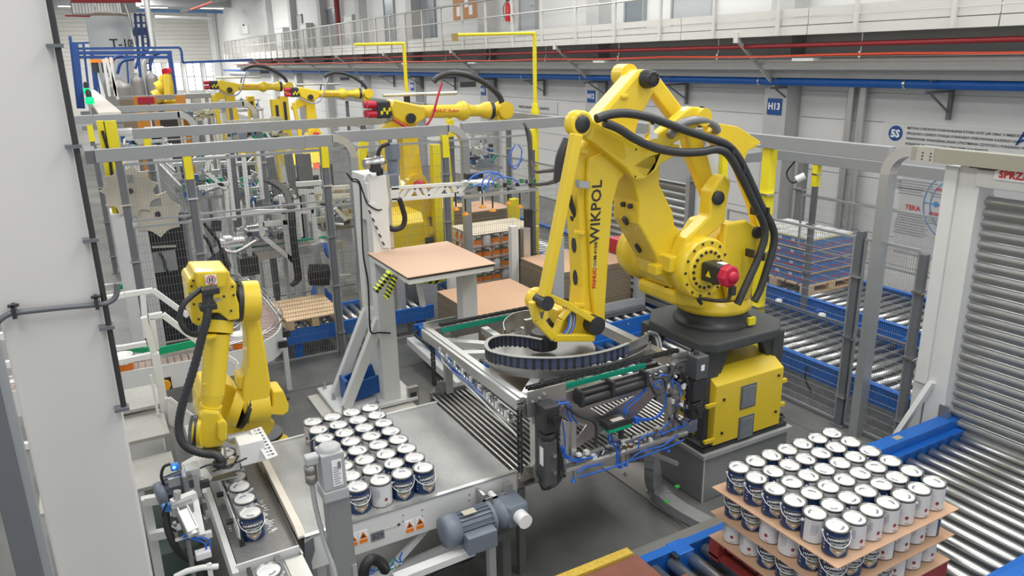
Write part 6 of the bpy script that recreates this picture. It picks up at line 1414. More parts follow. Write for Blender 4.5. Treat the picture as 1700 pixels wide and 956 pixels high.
MB().cyl(PY(289, 776, 4.94), PY(289, 776, 4.96), .010, 10).build('blue_light', mat('blue_led', (.1, .3, 1), emit=(.1, .35, 1, 5), var=0), se)
MB().box(PY(278, 842, 4.7)-V((.03, .02, .025)), PY(278, 842, 4.7)+V((.03, .02, .025))).build('blue_sensor', MATS['sensor_blue'], DS, bevel=.006)
MB().tube(smooth_path([PY(283, 770, 4.95), PY(272, 775, 4.95), PY(268, 790, 4.95), PY(272, 805, 4.95)]), .010, 8).build('cable', BLK, DS)
MB().tube(smooth_path([PY(275, 850, 4.7), PY(278, 875, 4.65), PY(290, 905, 4.6), PY(308, 925, 4.6), PY(335, 932, 4.6), PY(352, 928, 4.6)]), .024, 10).build('thick_cable', BLK, DS)
MB().tube(smooth_path([PY(277, 835, 4.68), PY(270, 855, 4.68), PY(277, 870, 4.68), PY(292, 882, 4.68)]), .007, 6).build('thin_cable', BLK, DS)
PC = thing('air_cylinder', 'bright pneumatic cylinder with bracket left of the narrow conveyor', 'cylinder', (.3, 4.6, .9))
p, q = PY(303, 848, 4.62), PY(320, 884, 4.5)
MB().bar(p, q, .075, .07).cyl(q, q+(q-p).normalized()*.02, .035, 16).build('barrel', ALU, PC, bevel=.006)
for d_ in (-.028, .028): MB().cyl(p+V((d_, 0, .04)), q+V((d_, 0, .04)), .006, 8).build('tie_rod', CHR, PC)
MB().box(PY(300, 840, 4.66)-V((.055, .05, .04)), PY(300, 840, 4.66)+V((.07, .05, .03))).build('rear_block', STL, PC, bevel=.005)
MB().bar(PY(285, 838, 4.66), PY(325, 822, 4.7), .05, .06).bar(PY(322, 830, 4.7), PY(334, 890, 4.5), .05, .05).build('bracket', WHT, PC)
MB().box(PY(305, 890, 4.5)-V((.05, .02, .01)), PY(322, 890, 4.5)+V((.03, .02, .01))).build('end_plate', ALU, PC)
MB().cyl(PY(294, 828, 4.62), PY(294, 815, 4.62), .022, 14).build('knob', ALU, PC)
MB().cyl(PY(312, 895, 4.5), PY(322, 960, 4.45), .014, 10).build('push_rod', GRD, PC)
MB().box(PY(336, 920, 4.5)-V((.04, .03, .02)), PY(336, 920, 4.5)+V((.05, .03, .025))).build('junction_box', WPL, PC, bevel=.004)
for pts in ([(303, 888), (320, 892), (345, 895), (350, 910)], [(305, 892), (330, 897), (342, 905), (340, 920)]): MB().tube(smooth_path([PY(a, b, 4.5) for a, b in pts]), .006, 6).build('air_tube', PBL, PC)
ms = MB()
rr = random.Random(5)
for k in range(30): c = PY(rr.uniform(280, 345), rr.uniform(800, 900), rr.uniform(4.75, 5.0)); ms.mi(k % 4).obox(c, (rr.uniform(.008, .03), 0, 0), (0, .02, 0), (0, .0, rr.uniform(.006, .03)))
ms.build('small_fittings', [STL, BLM, WPL, STD], PC, stuff=True)
bx = thing('bottom_bracket', 'pale curved steel strip at the bottom edge left of the infeed', 'bracket', tuple(PY(320, 950, 4.3)))
MB().tube([PY(290, 958, 4.3), PY(310, 948, 4.3), PY(335, 942, 4.3), PY(362, 940, 4.3)], .018, 8).box(PY(348, 950, 4.3)-V((.01, .01, .05)), PY(348, 935, 4.3)+V((.01, .01, 0))).build('strip', WHT, bx)

# ================================================================== FOREGROUND LIGHT CURTAIN POST
DP = 3.35
LC = thing('sensor_post', 'grey actuator post with connector in the foreground before the belt table', 'post', tuple(PD(560, 940, DP)))
Pt, Pb = PD(541, 742, DP), PD(585, 990, DP)
base = PD(560, 860, DP); bx_, by_ = base.x, base.y
sx = .055; SPG = mat('actuator_grey', (.40, .41, .42), .42, var=.04)
zt = PY(560, 742, by_).z; z1 = PY(560, 802, by_).z; z2 = PY(560, 820, by_).z
MB().box((bx_-.055, by_-.05, z1), (bx_+.045, by_+.06, zt)).build('head_box', SPG, LC, bevel=.006)
MB().lathe([(.05, 0), (.048, .012), (.036, .022), (0, .025)], (bx_-.005, by_+.005, zt), n=20).build('rounded_cap', SPG, LC)
MB().box((bx_-.060, by_-.055, z2), (bx_+.050, by_+.065, z1)).build('collar', SPG, LC, bevel=.006)
MB().box((bx_-.045, by_-.04, .0), (bx_+.055, by_+.05, z2)).build('profile', mat('profile_grey', (.30, .305, .31), .35, metal=.4), LC, bevel=.004)
MB().box((bx_+.035, by_-.046, .0), (bx_+.055, by_-.04, z2-.35)).build('trim_strip', ALU, LC)
lb = MB().box((bx_-.015, by_-.053, z1+.02), (bx_+.028, by_-.0505, zt-.03)).build('rating_label', WTX, LC)
b = MB()
for k in range(8): b.box((bx_-.010, by_-.0545, z1+.03+k*.011), (bx_+.02*(1-.4*(k % 2)), by_-.053, z1+.033+k*.011))
b.box((bx_+.010, by_-.0545, zt-.07), (bx_+.024, by_-.053, zt-.04)); b.build('label_print', mat('print_mid', (.2, .2, .22), .6, var=0), lb)
MB().box((bx_-.115, by_-.03, zt-.045), (bx_-.055, by_+.02, zt+.0)).build('elbow_plug', SPG, LC, bevel=.01)
MB().lathe([(.018, 0), (.026, .01), (.026, .045), (.022, .05), (.026, .055), (.026, .085), (.02, .09)], (bx_-.095, by_-.005, zt-.135), n=18).build('connector', mat('connector_nickel', (.42, .40, .36), .3, metal=.9), LC)
MB().tube(smooth_path([(bx_-.095, by_-.005, zt-.135), (bx_-.090, by_-.005, zt-.25), (bx_-.07, by_-.01, zt-.42), (bx_-.045, by_-.05, zt-.6), (bx_-.04, by_-.055, zt-.9)]), .011, 8).build('cable', SPG, LC)
# ================================================================== GUARD RAIL AND STEPS on the left
GRL = thing('guard_rail', 'white square tube guard rail around the steps left of the robot', 'railing', (.2, 6.6, 0))
TB = WHT
def tube2(pts, Y, w=.05): 
    b = MB(); P_ = [PY(a, c, Y) for a, c in pts]
    for a, c in zip(P_[:-1], P_[1:]): b.bar(a, c, w, w, (0, 1, 0))
    return b.build('rail', TB, GRL, bevel=.005)
tube2([(120, 508), (207, 489), (254, 482), (312, 524)], 7.6); tube2([(237, 489), (243, 560)], 7.6)
tube2([(247, 526), (270, 522), (300, 545), (335, 572)], 6.9); tube2([(252, 527), (259, 580)], 6.9)
tube2([(238, 526), (256, 588)], 6.8); tube2([(100, 585), (202, 577), (243, 570)], 7.2, .045)
tube2([(100, 618), (205, 599), (256, 588)], 6.8); tube2([(257, 585), (267, 640), (276, 700), (286, 770)], 6.8, .065)
tube2([(225, 708), (272, 695)], 6.7, .05); tube2([(250, 622), (263, 690)], 6.7, .02)
tube2([(275, 664), (280, 661), (330, 700)], 6.6, .035)
tube2([(373, 590), (392, 602), (394, 625)], 7.4, .05)
stp = thing('steps', 'chequer plate steps partly hidden by the white column', 'steps', (-.2, 6.6, 0))
CHQ = mat('chequer_plate', (.42, .42, .39), .45, metal=.3, var=.12, scale=40, bump=.5, bscale=90)
for i, (a, z, Y) in enumerate((((215, 645), .75, 7.3), ((225, 690), .5, 6.8), ((235, 760), .28, 6.2))):
    p = PY(a[0], a[1], Y); MB().box((p.x-.7, Y-.5, p.z-.03), (p.x+.22, Y, p.z)).build('tread', CHQ, stp, bevel=.003)
    MB().box((p.x-.7, Y-.02, p.z-.25), (p.x+.22, Y, p.z-.03)).build('riser', mat('riser_tan', (.30, .29, .24), .6), stp)
sp_ = thing('side_panel', 'white folded side plate of the steps beside the robot', 'panel', (.45, 6.8, 0))
MB().prism([PY(a, b, 6.75) for a, b in ((277, 662), (284, 660), (330, 700), (332, 712), (300, 712), (280, 705))], (0, .02, 0)).build('plate', WHT, sp_)
MB().box((.0, 5.6, .0), (.30, 7.2, .5)).build('under_cabinet', mat('cabinet_green', (.07, .10, .09), .6), sp_)
for q in ((225, 875), (225, 940)): pass
fl = thing('lower_frame', 'white cross bars visible below the steps beside the column', 'frame', (.1, 5.3, 0))
for (a, b_) in (((240, 832), (275, 826)), ((248, 890), (290, 882))): MB().bar(PY(a[0], a[1], 5.2), PY(b_[0], b_[1], 5.2), .05, .06).build('cross_bar', WHT, fl)
q = PY(243, 832, 5.25); MB().box((q.x-.03, 5.22, 0), (q.x+.03, 5.28, q.z+.03)).build('upright', WHT, fl)
# left of the column: bits of the frame
for i, (a, b_, Y) in enumerate((((0, 580), (16, 577), 6.5), ((0, 635), (24, 628), 6.5), ((15, 700), (40, 685), 6.2), ((0, 740), (45, 738), 6.0), ((0, 880), (70, 870), 5))): pass
lf = thing('guard_rail', 'white rail pieces visible left of the white column', 'railing', (-1.9, 6.5, 0))
for (a, b_) in (((-40, 565), (30, 553)), ((-40, 613), (40, 600)), ((-30, 745), (60, 738))): MB().bar(PY(a[0], a[1], 6.5), PY(b_[0], b_[1], 6.5), .05, .05).build('rail', WHT, lf)
MB().bar(PY(-4, 600, 6.4), PY(22, 720, 6.4), .05, .05).build('rail', WHT, lf)
# ================================================================== CURVED SLAT CONVEYOR with orange pails
CV = thing('curved_conveyor', 'brown slat chain conveyor curving behind the left robot', 'conveyor', (1.2, 8.8, 0))
zc_ = .95
def strip(outer, z, h, w_in, nm, m): pass
left0 = PZ(150, 590, zc_); 
pathc = [(-1.6, 8.75), (-.5, 8.72), (.5, 8.66), (1.1, 8.68), (1.42, 8.85), (1.58, 9.2), (1.62, 9.8), (1.60, 10.6), (1.4, 11.3), (.9, 11.6), (0, 11.65), (-1.2, 11.65)]
cp = smooth_path([V((x, y, zc_)) for x, y in pathc], 8); Wd = .22
def ribbon(off0, off1, z0, z1):
    mb = MB(); vs = []
    for i, p in enumerate(cp):
        d = cp[min(i+1, len(cp)-1)]-cp[max(i-1, 0)]; d.z = 0; d.normalize(); n_ = V((d.y, -d.x, 0))
        a, b = p+n_*off0, p+n_*off1; vs += [(a.x, a.y, z0), (b.x, b.y, z0), (b.x, b.y, z1), (a.x, a.y, z1)]
    mb.add(vs, [(4*i+j, 4*i+(j+1) % 4, 4*i+4+(j+1) % 4, 4*i+4+j) for i in range(len(cp)-1) for j in range(4)]); return mb
ribbon(-Wd, Wd, zc_-.02, zc_).build('bed', STD, CV)
sl_ = None; L = 0; last = cp[0]; CHN = mat('slat_brown', (.36, .27, .24), .5, var=.15, scale=20)
acc = 0; cnt = 0
slm = MB().box((-.028, -Wd+.01, 0), (.028, Wd-.01, .008)); slo = None
dens = smooth_path([V((x, y, zc_)) for x, y in pathc], 60)
for a, b in zip(dens[:-1], dens[1:]):
    acc += (b-a).length
    if acc >= .064 and cnt < 290:
        acc = 0; cnt += 1; d = (b-a).normalized(); ang = math.atan2(d.y, d.x)
        if slo is None: slo = slm.build('slat', CHN, CV); o = slo
        else: o = bpy.data.objects.new('slat', slo.data); COL.objects.link(o); o.parent = CV
        o.location = b-V((1.2, 8.8, 0)); o.rotation_euler = (0, 0, ang)
slo2 = None
for i, p_ in enumerate(slo.data.vertices): pass
# the first slat was built relative to the conveyor's origin: shift its mesh back
for v in slo.data.vertices: v.co = v.co + V((1.2, 8.8, 0))
ribbon(Wd, Wd+.02, zc_-.26, zc_+.02).build('outer_side', WHT, CV); ribbon(-Wd-.02, -Wd, zc_-.2, zc_+.02).build('inner_side', WHT, CV)
for off in (Wd-.01, Wd+.04):
    pts = []
    for i, p in enumerate(cp):
        d = cp[min(i+1, len(cp)-1)]-cp[max(i-1, 0)]; d.z = 0; d.normalize(); pts.append(p+V((d.y, -d.x, 0))*off+V((0, 0, .12)))
    MB().tube(pts, .010, 6).build('guide_rod', CHR, CV)
pts = []
for i, p in enumerate(cp):
    d = cp[min(i+1, len(cp)-1)]-cp[max(i-1, 0)]; d.z = 0; d.normalize(); pts.append(p+V((d.y, -d.x, 0))*(-Wd+.01)+V((0, 0, .12)))
MB().tube(pts, .010, 6).build('guide_rod', CHR, CV)
for (x, y) in ((-.6, 8.5), (.3, 8.42), (1.3, 8.5), (1.85, 9.3), (1.88, 10.4), (1.3, 11.4)): MB().box((x-.03, y-.03, 0), (x+.03, y+.03, zc_-.25)).build('leg', WHT, CV)
for (x, y) in ((1.72, 8.75), (1.84, 9.1), (1.86, 9.7)): MB().box((x-.05, y-.02, zc_-.16), (x+.05, y+.02, zc_-.08)).build('window_slot', BLM, CV)
MB().box((-.2, 8.42, zc_-.12), (-.05, 8.46, zc_-.02)).build('sensor_plate', ALU, CV)
gb = thing('green_guide', 'bright green guide belt along the slat conveyor', 'guide', (.2, 9.0, 1.0))
MB().bar(PZ(205, 578, 1.06), PZ(246, 581, 1.06), .03, .07).bar(PZ(263, 583, 1.06), PZ(323, 570, 1.06), .03, .08).build('belt', mat('guide_green', (0, .32, .13), .45), gb)
MB().bar(PZ(195, 478, 1.06), PZ(243, 463, 1.06), .03, .07).build('belt', MATS['guide_green'], gb)
bt2 = thing('emergency_button', 'round orange push button on the conveyor side', 'button', tuple(PY(275, 637, 8.4)))
c = PY(275, 637, 8.42); MB().box((c.x-.07, 8.42, c.z-.07), (c.x+.06, 8.45, c.z+.07)).build('plate', BLM, bt2); MB().lathe([(.055, -.06), (.06, -.03), (.05, 0)], (c.x-.01, 8.42, c.z), (0, 1, 0), 18).build('dome', mat('dome_orange', (.8, .36, .02), .35), bt2)
def pail(x, y, z, label):
    t = thing('orange_pail', label, 'pail', (x, y, z), 'orange pails on the slat conveyor')
    MB().mi(0).lathe([(.085, 0), (.088, .01), (.092, .10)], (x, y, z), n=18).mi(1).lathe([(.092, .10), (.094, .15)], (x, y, z), n=18).build('body', [ORG, WPL], t)
    MB().lathe([(.097, .15), (.098, .165), (.088, .168), (.085, .16), (0, .16)], (x, y, z), n=18).build('lid', WPL, t)
    MB().tube([(x+.096*math.sin(a), y-.096*math.cos(a)-.004, z+.13-.055*math.cos(a)) for a in [-1.57+PI*k/10 for k in range(11)]], .004, 5).build('handle', WPL, t)
p = PZ(400, 577, zc_); pail(p.x, p.y, zc_+.01, 'orange pail with white lid between the two arms of the left robot')
p = PZ(207, 608, zc_); pail(p.x, p.y-.1, zc_+.01, 'orange pail half hidden by the white column')
# ================================================================== BACKGROUND ROBOTS
def far_robot(label):
    """reach along +X; origin on the floor below the shoulder; elbow pivot at (0,0,3.1)"""
    t = thing('far_robot', label, 'robot', (0, 0, 0))
    MB().box((-.5, -.4, 0), (.5, .4, .9)).build('plinth', DGR, t, bevel=.02)
    MB().lathe([(.42, .9), (.42, 1.0), (.36, 1.05), (.34, 1.3)], n=24).build('base', YEL, t)
    MB().prism([(-.35, -.28, 1.25), (.4, -.28, 1.25), (.45, -.28, 1.6), (.2, -.28, 2.05), (-.1, -.28, 2.05), (-.35, -.28, 1.7)], (0, .5, 0)).build('turret', YEL, t, bevel=.03)
    MB().prism([(.0, -.16, 1.8), (.24, -.16, 1.9), (.17, -.16, 2.6), (.16, -.16, 3.1), (.02, -.16, 3.24), (-.14, -.16, 3.12), (-.14, -.16, 2.6), (-.16, -.16, 1.9)], (0, .26, 0)).build('lower_arm', YEL, t, bevel=.03)
    MB().cyl((.02, -.36, 1.9), (.02, -.16, 1.9), .2, 20).build('shoulder_cap', YEL, t)
    MB().lathe([(.05, -.56), (.10, -.54), (.10, -.42), (.09, -.36)], (.02, 0, 1.9), (0, 1, 0), 12).build('shoulder_motor', RED, t)
    MB().bar((-.52, -.1, 2.95), (-.42, -.1, 1.75), .12, .12).build('balance_rod', YEL, t, bevel=.015)
    MB().prism([(-.60, -.12, 2.82), (-.42, -.12, 3.02), (.02, -.12, 3.15), (.02, -.12, 2.92), (-.42, -.12, 2.74), (-.58, -.12, 2.7)], (0, .2, 0)).build('crank_link', YEL, t, bevel=.02)
    MB().prism([(-.36, -.24, 3.32), (-.28, -.24, 3.44), (.12, -.24, 3.34), (.30, -.24, 3.30), (.30, -.24, 3.08), (.14, -.24, 3.0), (-.02, -.24, 2.97), (-.14, -.24, 3.02), (-.30, -.24, 3.12)], (0, .40, 0)).build('elbow_housing', YEL, t, bevel=.03)
    MB().cyl((0, -.30, 3.1), (0, -.24, 3.1), .09, 20).build('elbow_cap', BLM, t)
    mo = MB().box((-.60, -.20, 3.12), (-.34, .12, 3.42)).build('motor_block', BLM, t, bevel=.03)
    for (a, b_) in ((-.14, 3.2), (.04, 3.2), (-.14, 3.36), (.04, 3.36)): MB().cyl((-.60, a, b_), (-.76, a, b_), .065, 12).build('motor_cap', RED, mo)
    for k in range(4): MB().obox((-.52+.05*k, -.205, 3.22+.05*(k % 2)), (.02, 0, .01), (0, .004, 0), (-.005, 0, .03)).build('motor_mark', YEL2, mo)
    MB().lathe([(.12, .26), (.12, 1.0), (.17, 1.08), (.19, 1.16), (.15, 1.24), (.11, 1.28), (.11, 1.5), (.16, 1.62), (.17, 1.70)], (0, -.04, 3.2), (1, 0, -.03), 20).build('forearm', YEL, t)
    MB().lathe([(.17, 1.70), (.17, 1.78)], (0, -.04, 3.2), (1, 0, -.03), 20).build('forearm_seal', BLM, t)
    MB().lathe([(.15, 1.78), (.10, 1.84), (.10, 1.92)], (0, -.04, 3.2), (1, 0, -.03), 20).build('wrist_neck', YEL, t)
    MB().cyl((2.02, -.20, 3.14), (2.02, .12, 3.14), .16, 24).build('wrist', YEL, t)
    MB().cyl((2.02, -.205, 3.14), (2.02, -.19, 3.14), .135, 24).build('wrist_cap', YEL, t)
    MB().box((1.86, -.12, 2.9), (2.12, .08, 3.1)).build('wrist_foot', YEL, t, bevel=.02)
    MB().tube(smooth_path([(.55, -.1, 3.72), (.66, -.1, 3.80), (.9, -.1, 3.86), (1.2, -.1, 3.83), (1.5, -.1, 3.72), (1.78, -.1, 3.54), (1.92, -.1, 3.40), (1.98, -.1, 3.26)]), .055, 10).build('dress_hose', HOS, t)
    MB().box((1.1, -.14, 3.60), (1.4, -.06, 3.70)).build('hose_holder', BLM, t)
    MB().cyl((-.3, .3, 3.5), (1.2, .3, 3.48), .035, 8).build('support_tube', ALU, t)
    MB().bar((.45, .1, 3.3), (.55, .3, 3.5), .04, .04).build('support_arm', BLM, t)
    return t
fr0 = far_robot('nearest background robot, its yellow forearm stretched right above the far fence')
red_t = MB().tube(smooth_path([(.62, -.32, 3.70), (.52, -.36, 3.5), (.38, -.38, 3.15), (.22, -.38, 2.95), (.0, -.36, 2.92), (-.2, -.34, 3.0), (-.35, -.3, 3.1)]), .022, 8).build('red_hose', RED, fr0)
txt = text_mb('FANUC Robot', .09, (.75, -.165, 3.19), (1, 0, -.03), (0, 0, 1), .0, .001); txt.build('lettering', RTX, fr0)
fr1 = copy_tree(fr0); fr2_ = copy_tree(fr0)
for f in (fr1, fr2_):
    for ch in list(f.children):
        if ch.name.startswith('red_hose'): ch.data = ch.data.copy(); ch.data.materials[0] = mat('hose_lilac', (.35, .36, .50), .4)
fr1['label'] = 'middle background robot with black arched hose and red motor caps'
fr2_['label'] = 'farthest of the three background robots reaching right, near the window'
def place(o, px, py, Y, s):
    p = PY(px, py, Y); o.scale = (s, s, s); o.location = (p.x, Y, p.z-3.1*s)
    if o.location.z < 0: pass
for o, px, py, Y, s in ((fr0, 673, 195, 12.0, .90), (fr1, 512, 161, 18.0, .70), (fr2_, 379, 149, 24.0, .86)):
    p = PY(px, py, Y); o.scale = (s, s, s); o.location = (p.x, Y, p.z-3.1*s)
    o['group'] = 'background robots'
# carrying blocks so that the robots stand on something
for o, l in ((fr0, 'low concrete block under the nearest background robot'), (fr1, 'concrete block under the middle background robot'), (fr2_, 'concrete block under the farthest background robot')):
    if o.location.z > .02: tag(MB().box((o.location.x-.6, o.location.y-.5, 0), (o.location.x+.6, o.location.y+.5, o.location.z)).build('robot_block', MATS['pedestal_grey']), l, 'block')
# robot four facing the camera
Y4 = 28.0
r4 = thing('far_robot', 'small yellow robot facing the camera below the blue pipework', 'robot', tuple(PY(283, 200, Y4)))
r4.location.z = 0
def c4(nm, a, b, r, m=YEL, r2=None, dy=0, dy2=0): MB().cyl(PY(a[0], a[1], Y4+dy), PY(b[0], b[1], Y4+dy2), r, 16, r2=r2).build(nm, m, r4)
p = PY(284, 190, Y4); MB().box((p.x-.5, Y4-.3, 0), (p.x+.5, Y4+.6, p.z)).build('plinth', DGR, r4)
MB().prism([PY(a, b, Y4) for a, b in ((268, 170), (278, 164), (292, 166), (300, 175), (296, 190), (274, 190))], (0, .6, 0)).build('turret', YEL, r4, bevel=.04)
MB().prism([PY(a, b, Y4+.1) for a, b in ((274, 125), (284, 122), (288, 140), (292, 175), (280, 178), (276, 150))], (0, .3, 0)).build('lower_arm', YEL, r4, bevel=.04)
c4('shoulder', (258, 165), (268, 160), .28); c4('elbow', (262, 150), (272, 145), .26); c4('arm', (268, 150), (276, 128), .2)
c4('forearm', (278, 124), (280, 170), .12, dy=-.4, dy2=-.6); c4('motor', (275, 120), (279, 118), .13, RED, dy=-.2); c4('black_motor', (262, 175), (270, 175), .26, BLM); c4('black_motor', (298, 175), (305, 174), .22, BLM)
# ================================================================== TANK, PIPEWORK, far left
YT = 44.0
tk = thing('storage_tank', 'tall grey white storage tank lettered T-109', 'tank', tuple(PY(186, 200, YT)))
tk.location.z = 0
a, b_, top, bot = PY(148, 80, YT), PY(224, 80, YT), PY(186, 28, YT).z, PY(186, 88, YT).z
rx = (b_.x-a.x)/2*.96; tx = (a.x+b_.x)/2
TKM = mat('tank_grey', (.80, .82, .83), .45, var=.06, scale=1)
MB().lathe([(rx*.3, 0), (rx*.9, bot-.5), (rx, bot), (rx, top)], (tx, YT, 0), n=40).build('shell', TKM, tk)
MB().lathe([(rx, top), (rx*.9, top+.10), (rx*.5, top+.2), (0, top+.25)], (tx, YT, 0), n=40).build('dome', mat('tank_dome', (.50, .42, .33), .6), tk)
MB().cyl((tx, YT-rx-.05, top-.35), (tx, YT-rx+.1, top-.35), .12, 16).build('manhole', TKM, tk)
txm = text_mb('T-109', .62*rx, (0, 0, 0), (1, 0, 0), (0, 1, 0), 0, .008)
tm = MB(); off = .62*rx
tz = PY(205, 73, YT-rx).z
tm.add([(tx+(rx+.02)*math.sin((v[0]+off)/rx), YT-(rx+.02)*math.cos((v[0]+off)/rx), tz+v[1]) for v in txm.v], txm.f); tm.build('lettering', BTX, tk)
MB().tube(smooth_path([(tx-.5, YT-.5, top+.3), (tx-.5, YT-.5, top+1.0), (tx+.6, YT-.5, top+1.1), (tx+.8, YT-.8, top+.8), (tx+1.1, YT-rx, top-1.5), (tx+1.35, YT-rx, bot-.5)]), .07, 8).build('pipe', STL, tk)
BLP = mat('frame_blue', (.007, .04, .17), .45)
stw = thing('stair_tower', 'blue steel ladder platform beside the grey tank', 'ladder', tuple(PY(235, 150, 42)))
stw.location.z = 0
def pl_(pts, Y, w, nm, par, m=BLP):
    b = MB(); P_ = [PY(a_, c_, Y) for a_, c_ in pts]
    for u_, v_ in zip(P_[:-1], P_[1:]): b.bar(u_, v_, w, w, (0, 1, 0))
    return b.build(nm, m, par)
for x in (224, 233, 242): pl_([(x, 22), (x+14, 190)], 42, .12, 'upright', stw)
for y in (25, 38, 47): pl_([(222, y), (244, y)], 42, .08, 'guard', stw)
MB().box(PY(224, 58, 42), PY(246, 48, 42)+V((0, 1.2, 0))).build('platform', BLP, stw)
for k in range(9): pl_([(236+k*.9, 62+k*11), (245+k*.9, 61+k*11)], 42, .06, 'rung', stw)
gpipe = thing('grey_pipe', 'thick grey pipe with elbow crossing before the blue frame', 'pipe', tuple(PY(250, 50, 36)))
MB().tube([PY(243, 0, 36), PY(247, 30, 36), PY(255, 78, 36), PY(252, 84, 36), PY(238, 104, 36), PY(240, 130, 36), PY(246, 170, 36)], .12, 10).build('pipe', MATS['pipe_zinc'], gpipe)
bf = thing('pipe_bridge', 'blue pipe bridge frame in front of the tank', 'frame', tuple(PY(210, 100, 34)))
bf.location.z = 0
for pts, w in (([(120, 81), (298, 79), (301, 84), (303, 104), (420, 99)], .09), ([(128, 88), (285, 87)], .13), ([(128, 95), (285, 95)], .11), ([(122, 72), (148, 71)], .07), ([(124, 70), (136, 180)], .22), ([(138, 70), (152, 190)], .08), ([(152, 86), (164, 190)], .14), ([(281, 86), (293, 180)], .16), ([(210, 88), (216, 180)], .06), ([(116, 60), (130, 180)], .10), ([(230, 100), (240, 180)], .10)): pl_(pts, 34, w, 'member', bf)
for k, (x0, y0, x1, y1) in enumerate(((172, 98, 182, 160), (176, 96, 196, 165), (184, 95, 192, 160))): pl_([(x0, y0), (x1, y1)], 30, .09, 'white_post', bf, WHT)
for k, x in enumerate((157, 173, 182)):
    c = PY(x, 104, 32); v_ = thing('valve_actuator', 'orange topped valve actuator on the blue bridge, %s from the left' % ORD[k], 'valve', tuple(c))
    MB().cyl(c, c+V((0, 0, .12)), .14, 12).build('cap', ORG, v_); MB().cyl(c-V((0, 0, .35)), c, .11, 12).build('body', BLM, v_); MB().bar(c-V((0, 0, 1.2)), c-V((0, 0, .35)), .06, .06).build('stem', BLP, v_)
for k, (x0, x1, y0, Yv) in enumerate(((170, 200, 130, 33), (175, 219, 138, 31), (215, 238, 128, 34), (240, 262, 124, 34))):
    a, b_ = PY(x0, y0, Yv), PY(x1, y0, Yv); r = (b_.x-a.x)/2
    v = thing('process_vessel', 'grey steel vessel below the blue bridge, %s from the left' % ORD[k], 'tank', ((a.x+b_.x)/2, Yv, 0))
    MB().lathe([(r, 0), (r, a.z-.2), (r*.85, a.z-.05), (r*.25, a.z+.05), (r*.2, a.z+.15)], ((a.x+b_.x)/2, Yv, 0), n=24).build('shell', mat('vessel_steel', (.17, .165, .16), .5, metal=.2, var=.15, scale=2), v)
    MB().tube(smooth_path([((a.x+b_.x)/2, Yv, a.z+.3), ((a.x+b_.x)/2+.2, Yv, a.z+.7), (b_.x+.2, Yv, a.z+.8)]), .05, 8).build('feed_pipe', BLP, v)
# high ducts and red pipes under the roof
for k, (pts, Yd, r, m, l) in enumerate((([(118, 2), (235, 2)], 40, .07, REP, 'dark red pipe under the roof above the tank'), ([(108, 26), (150, 27)], 40, .035, REP, 'thin red pipe left of the tank'), ([(222, 17), (370, 20)], 58, .10, mat('beam_blue', (.10, .22, .45), .5), 'blue girder below the strip lamps'), ([(300, 20), (395, -8)], 40, .09, mat('tray_grey', (.4, .4, .42), .5), 'grey cable tray rising to the upper right corner of the hall'), ([(316, 16), (352, 3)], 36, .04, mat('rod_red', (.6, .15, .12), .5), 'red rod beside the cable tray'), ([(258, 28), (350, 30)], 70, .12, WHT, 'white line across the far wall'))):
    MBp = MB().tube([PY(a, b, Yd) for a, b in pts], r, 8).build('roof_pipe', m); tag(MBp, l, 'pipe')
dc = thing('roof_duct', 'corrugated grey box duct above the tank', 'duct', tuple(PY(175, 10, 46)))
a, b_ = PY(120, 22, 46), PY(200, 2, 46); MB().box(a, b_+V((0, 2, 0))).build('body', MATS['duct_grey'], dc)
for k in range(16): x = a.x+(b_.x-a.x)*(k+.3)/16; MB().box((x, 45.94, a.z), (x+.12, 46, b_.z)).build('rib', STL, dc)
a, b_ = PY(204, 20, 44), PY(224, -6, 44); MB().box(a, b_+V((0, 1, 0))).build('outlet', MATS['duct_grey'], dc)
tc_ = thing('corner_stanchion', 'pale round stanchion at the far corner of the hall', 'column', tuple(PX(357, 100, 11.2)))
tc_.location.z = 0
p = PX(357, 100, 11.5); MB().box((11.3, p.y-.6, 0), (11.6, p.y, 9)).build('column', WHT, tc_)
wcab = thing('wall_box', 'grey electrical box on the far gallery column', 'box', tuple(PX(408, 48, 10.8)))
a, b_ = PX(402, 58, 10.6), PX(414, 42, 10.6); MB().box((10.45, b_.y, a.z), (10.6, a.y, b_.z)).build('box', MATS['cabinet_grey'], wcab); MB().lathe([(.06, 0), (.06, .1), (0, .14)], (10.5, (a.y+b_.y)/2, b_.z), n=10).build('beacon', BLM, wcab)
# ================================================================== SECOND ROW OF FENCES, beams and arches behind
def beam_row(label, Y, xa, xb, z, w=.11, h=.15, bend=None, postx=()):
    t = thing('fence_duct', label, 'beam', (xa, Y, z))
    MB().box((xa, Y-w/2, z-h), (xb, Y+w/2, z)).build('beam', GRY, t, bevel=.004)
    if bend: arch(t, xb+.3, Y, -1, 0, z, r=.34, w=w, d=.12)
    return t
b1 = PY(140, 192, 17); b2 = PY(297, 183, 17)
beam_row('second grey duct beam with bent corner behind the left fence', 17.0, -1.0, b2.x, b1.z, bend=True)
a, b_ = PY(218, 210, 13.2), PY(640, 192, 13.2)
beam_row('grey duct beam just behind the far fence, ending at the near background robot', 13.2, a.x, b_.x, 3.12)
MB_ = beam_row('third grey duct beam with silver bent end below the far robot', 21.0, PY(150, 178, 21).x, PY(405, 177, 21).x, 3.12, bend=True)
a, b_ = PY(200, 160, 27), PY(350, 155, 27); bw_ = beam_row('thin grey duct beam below the windows', 27.0, a.x, b_.x, a.z)
for x in (a.x+.1, b_.x-.2): MB().box((x, 26.95, 0), (x+.1, 27.05, a.z-.15)).build('stand', GRY, bw_)
a, b_ = PY(600, 196, 16), PY(690, 193, 16)
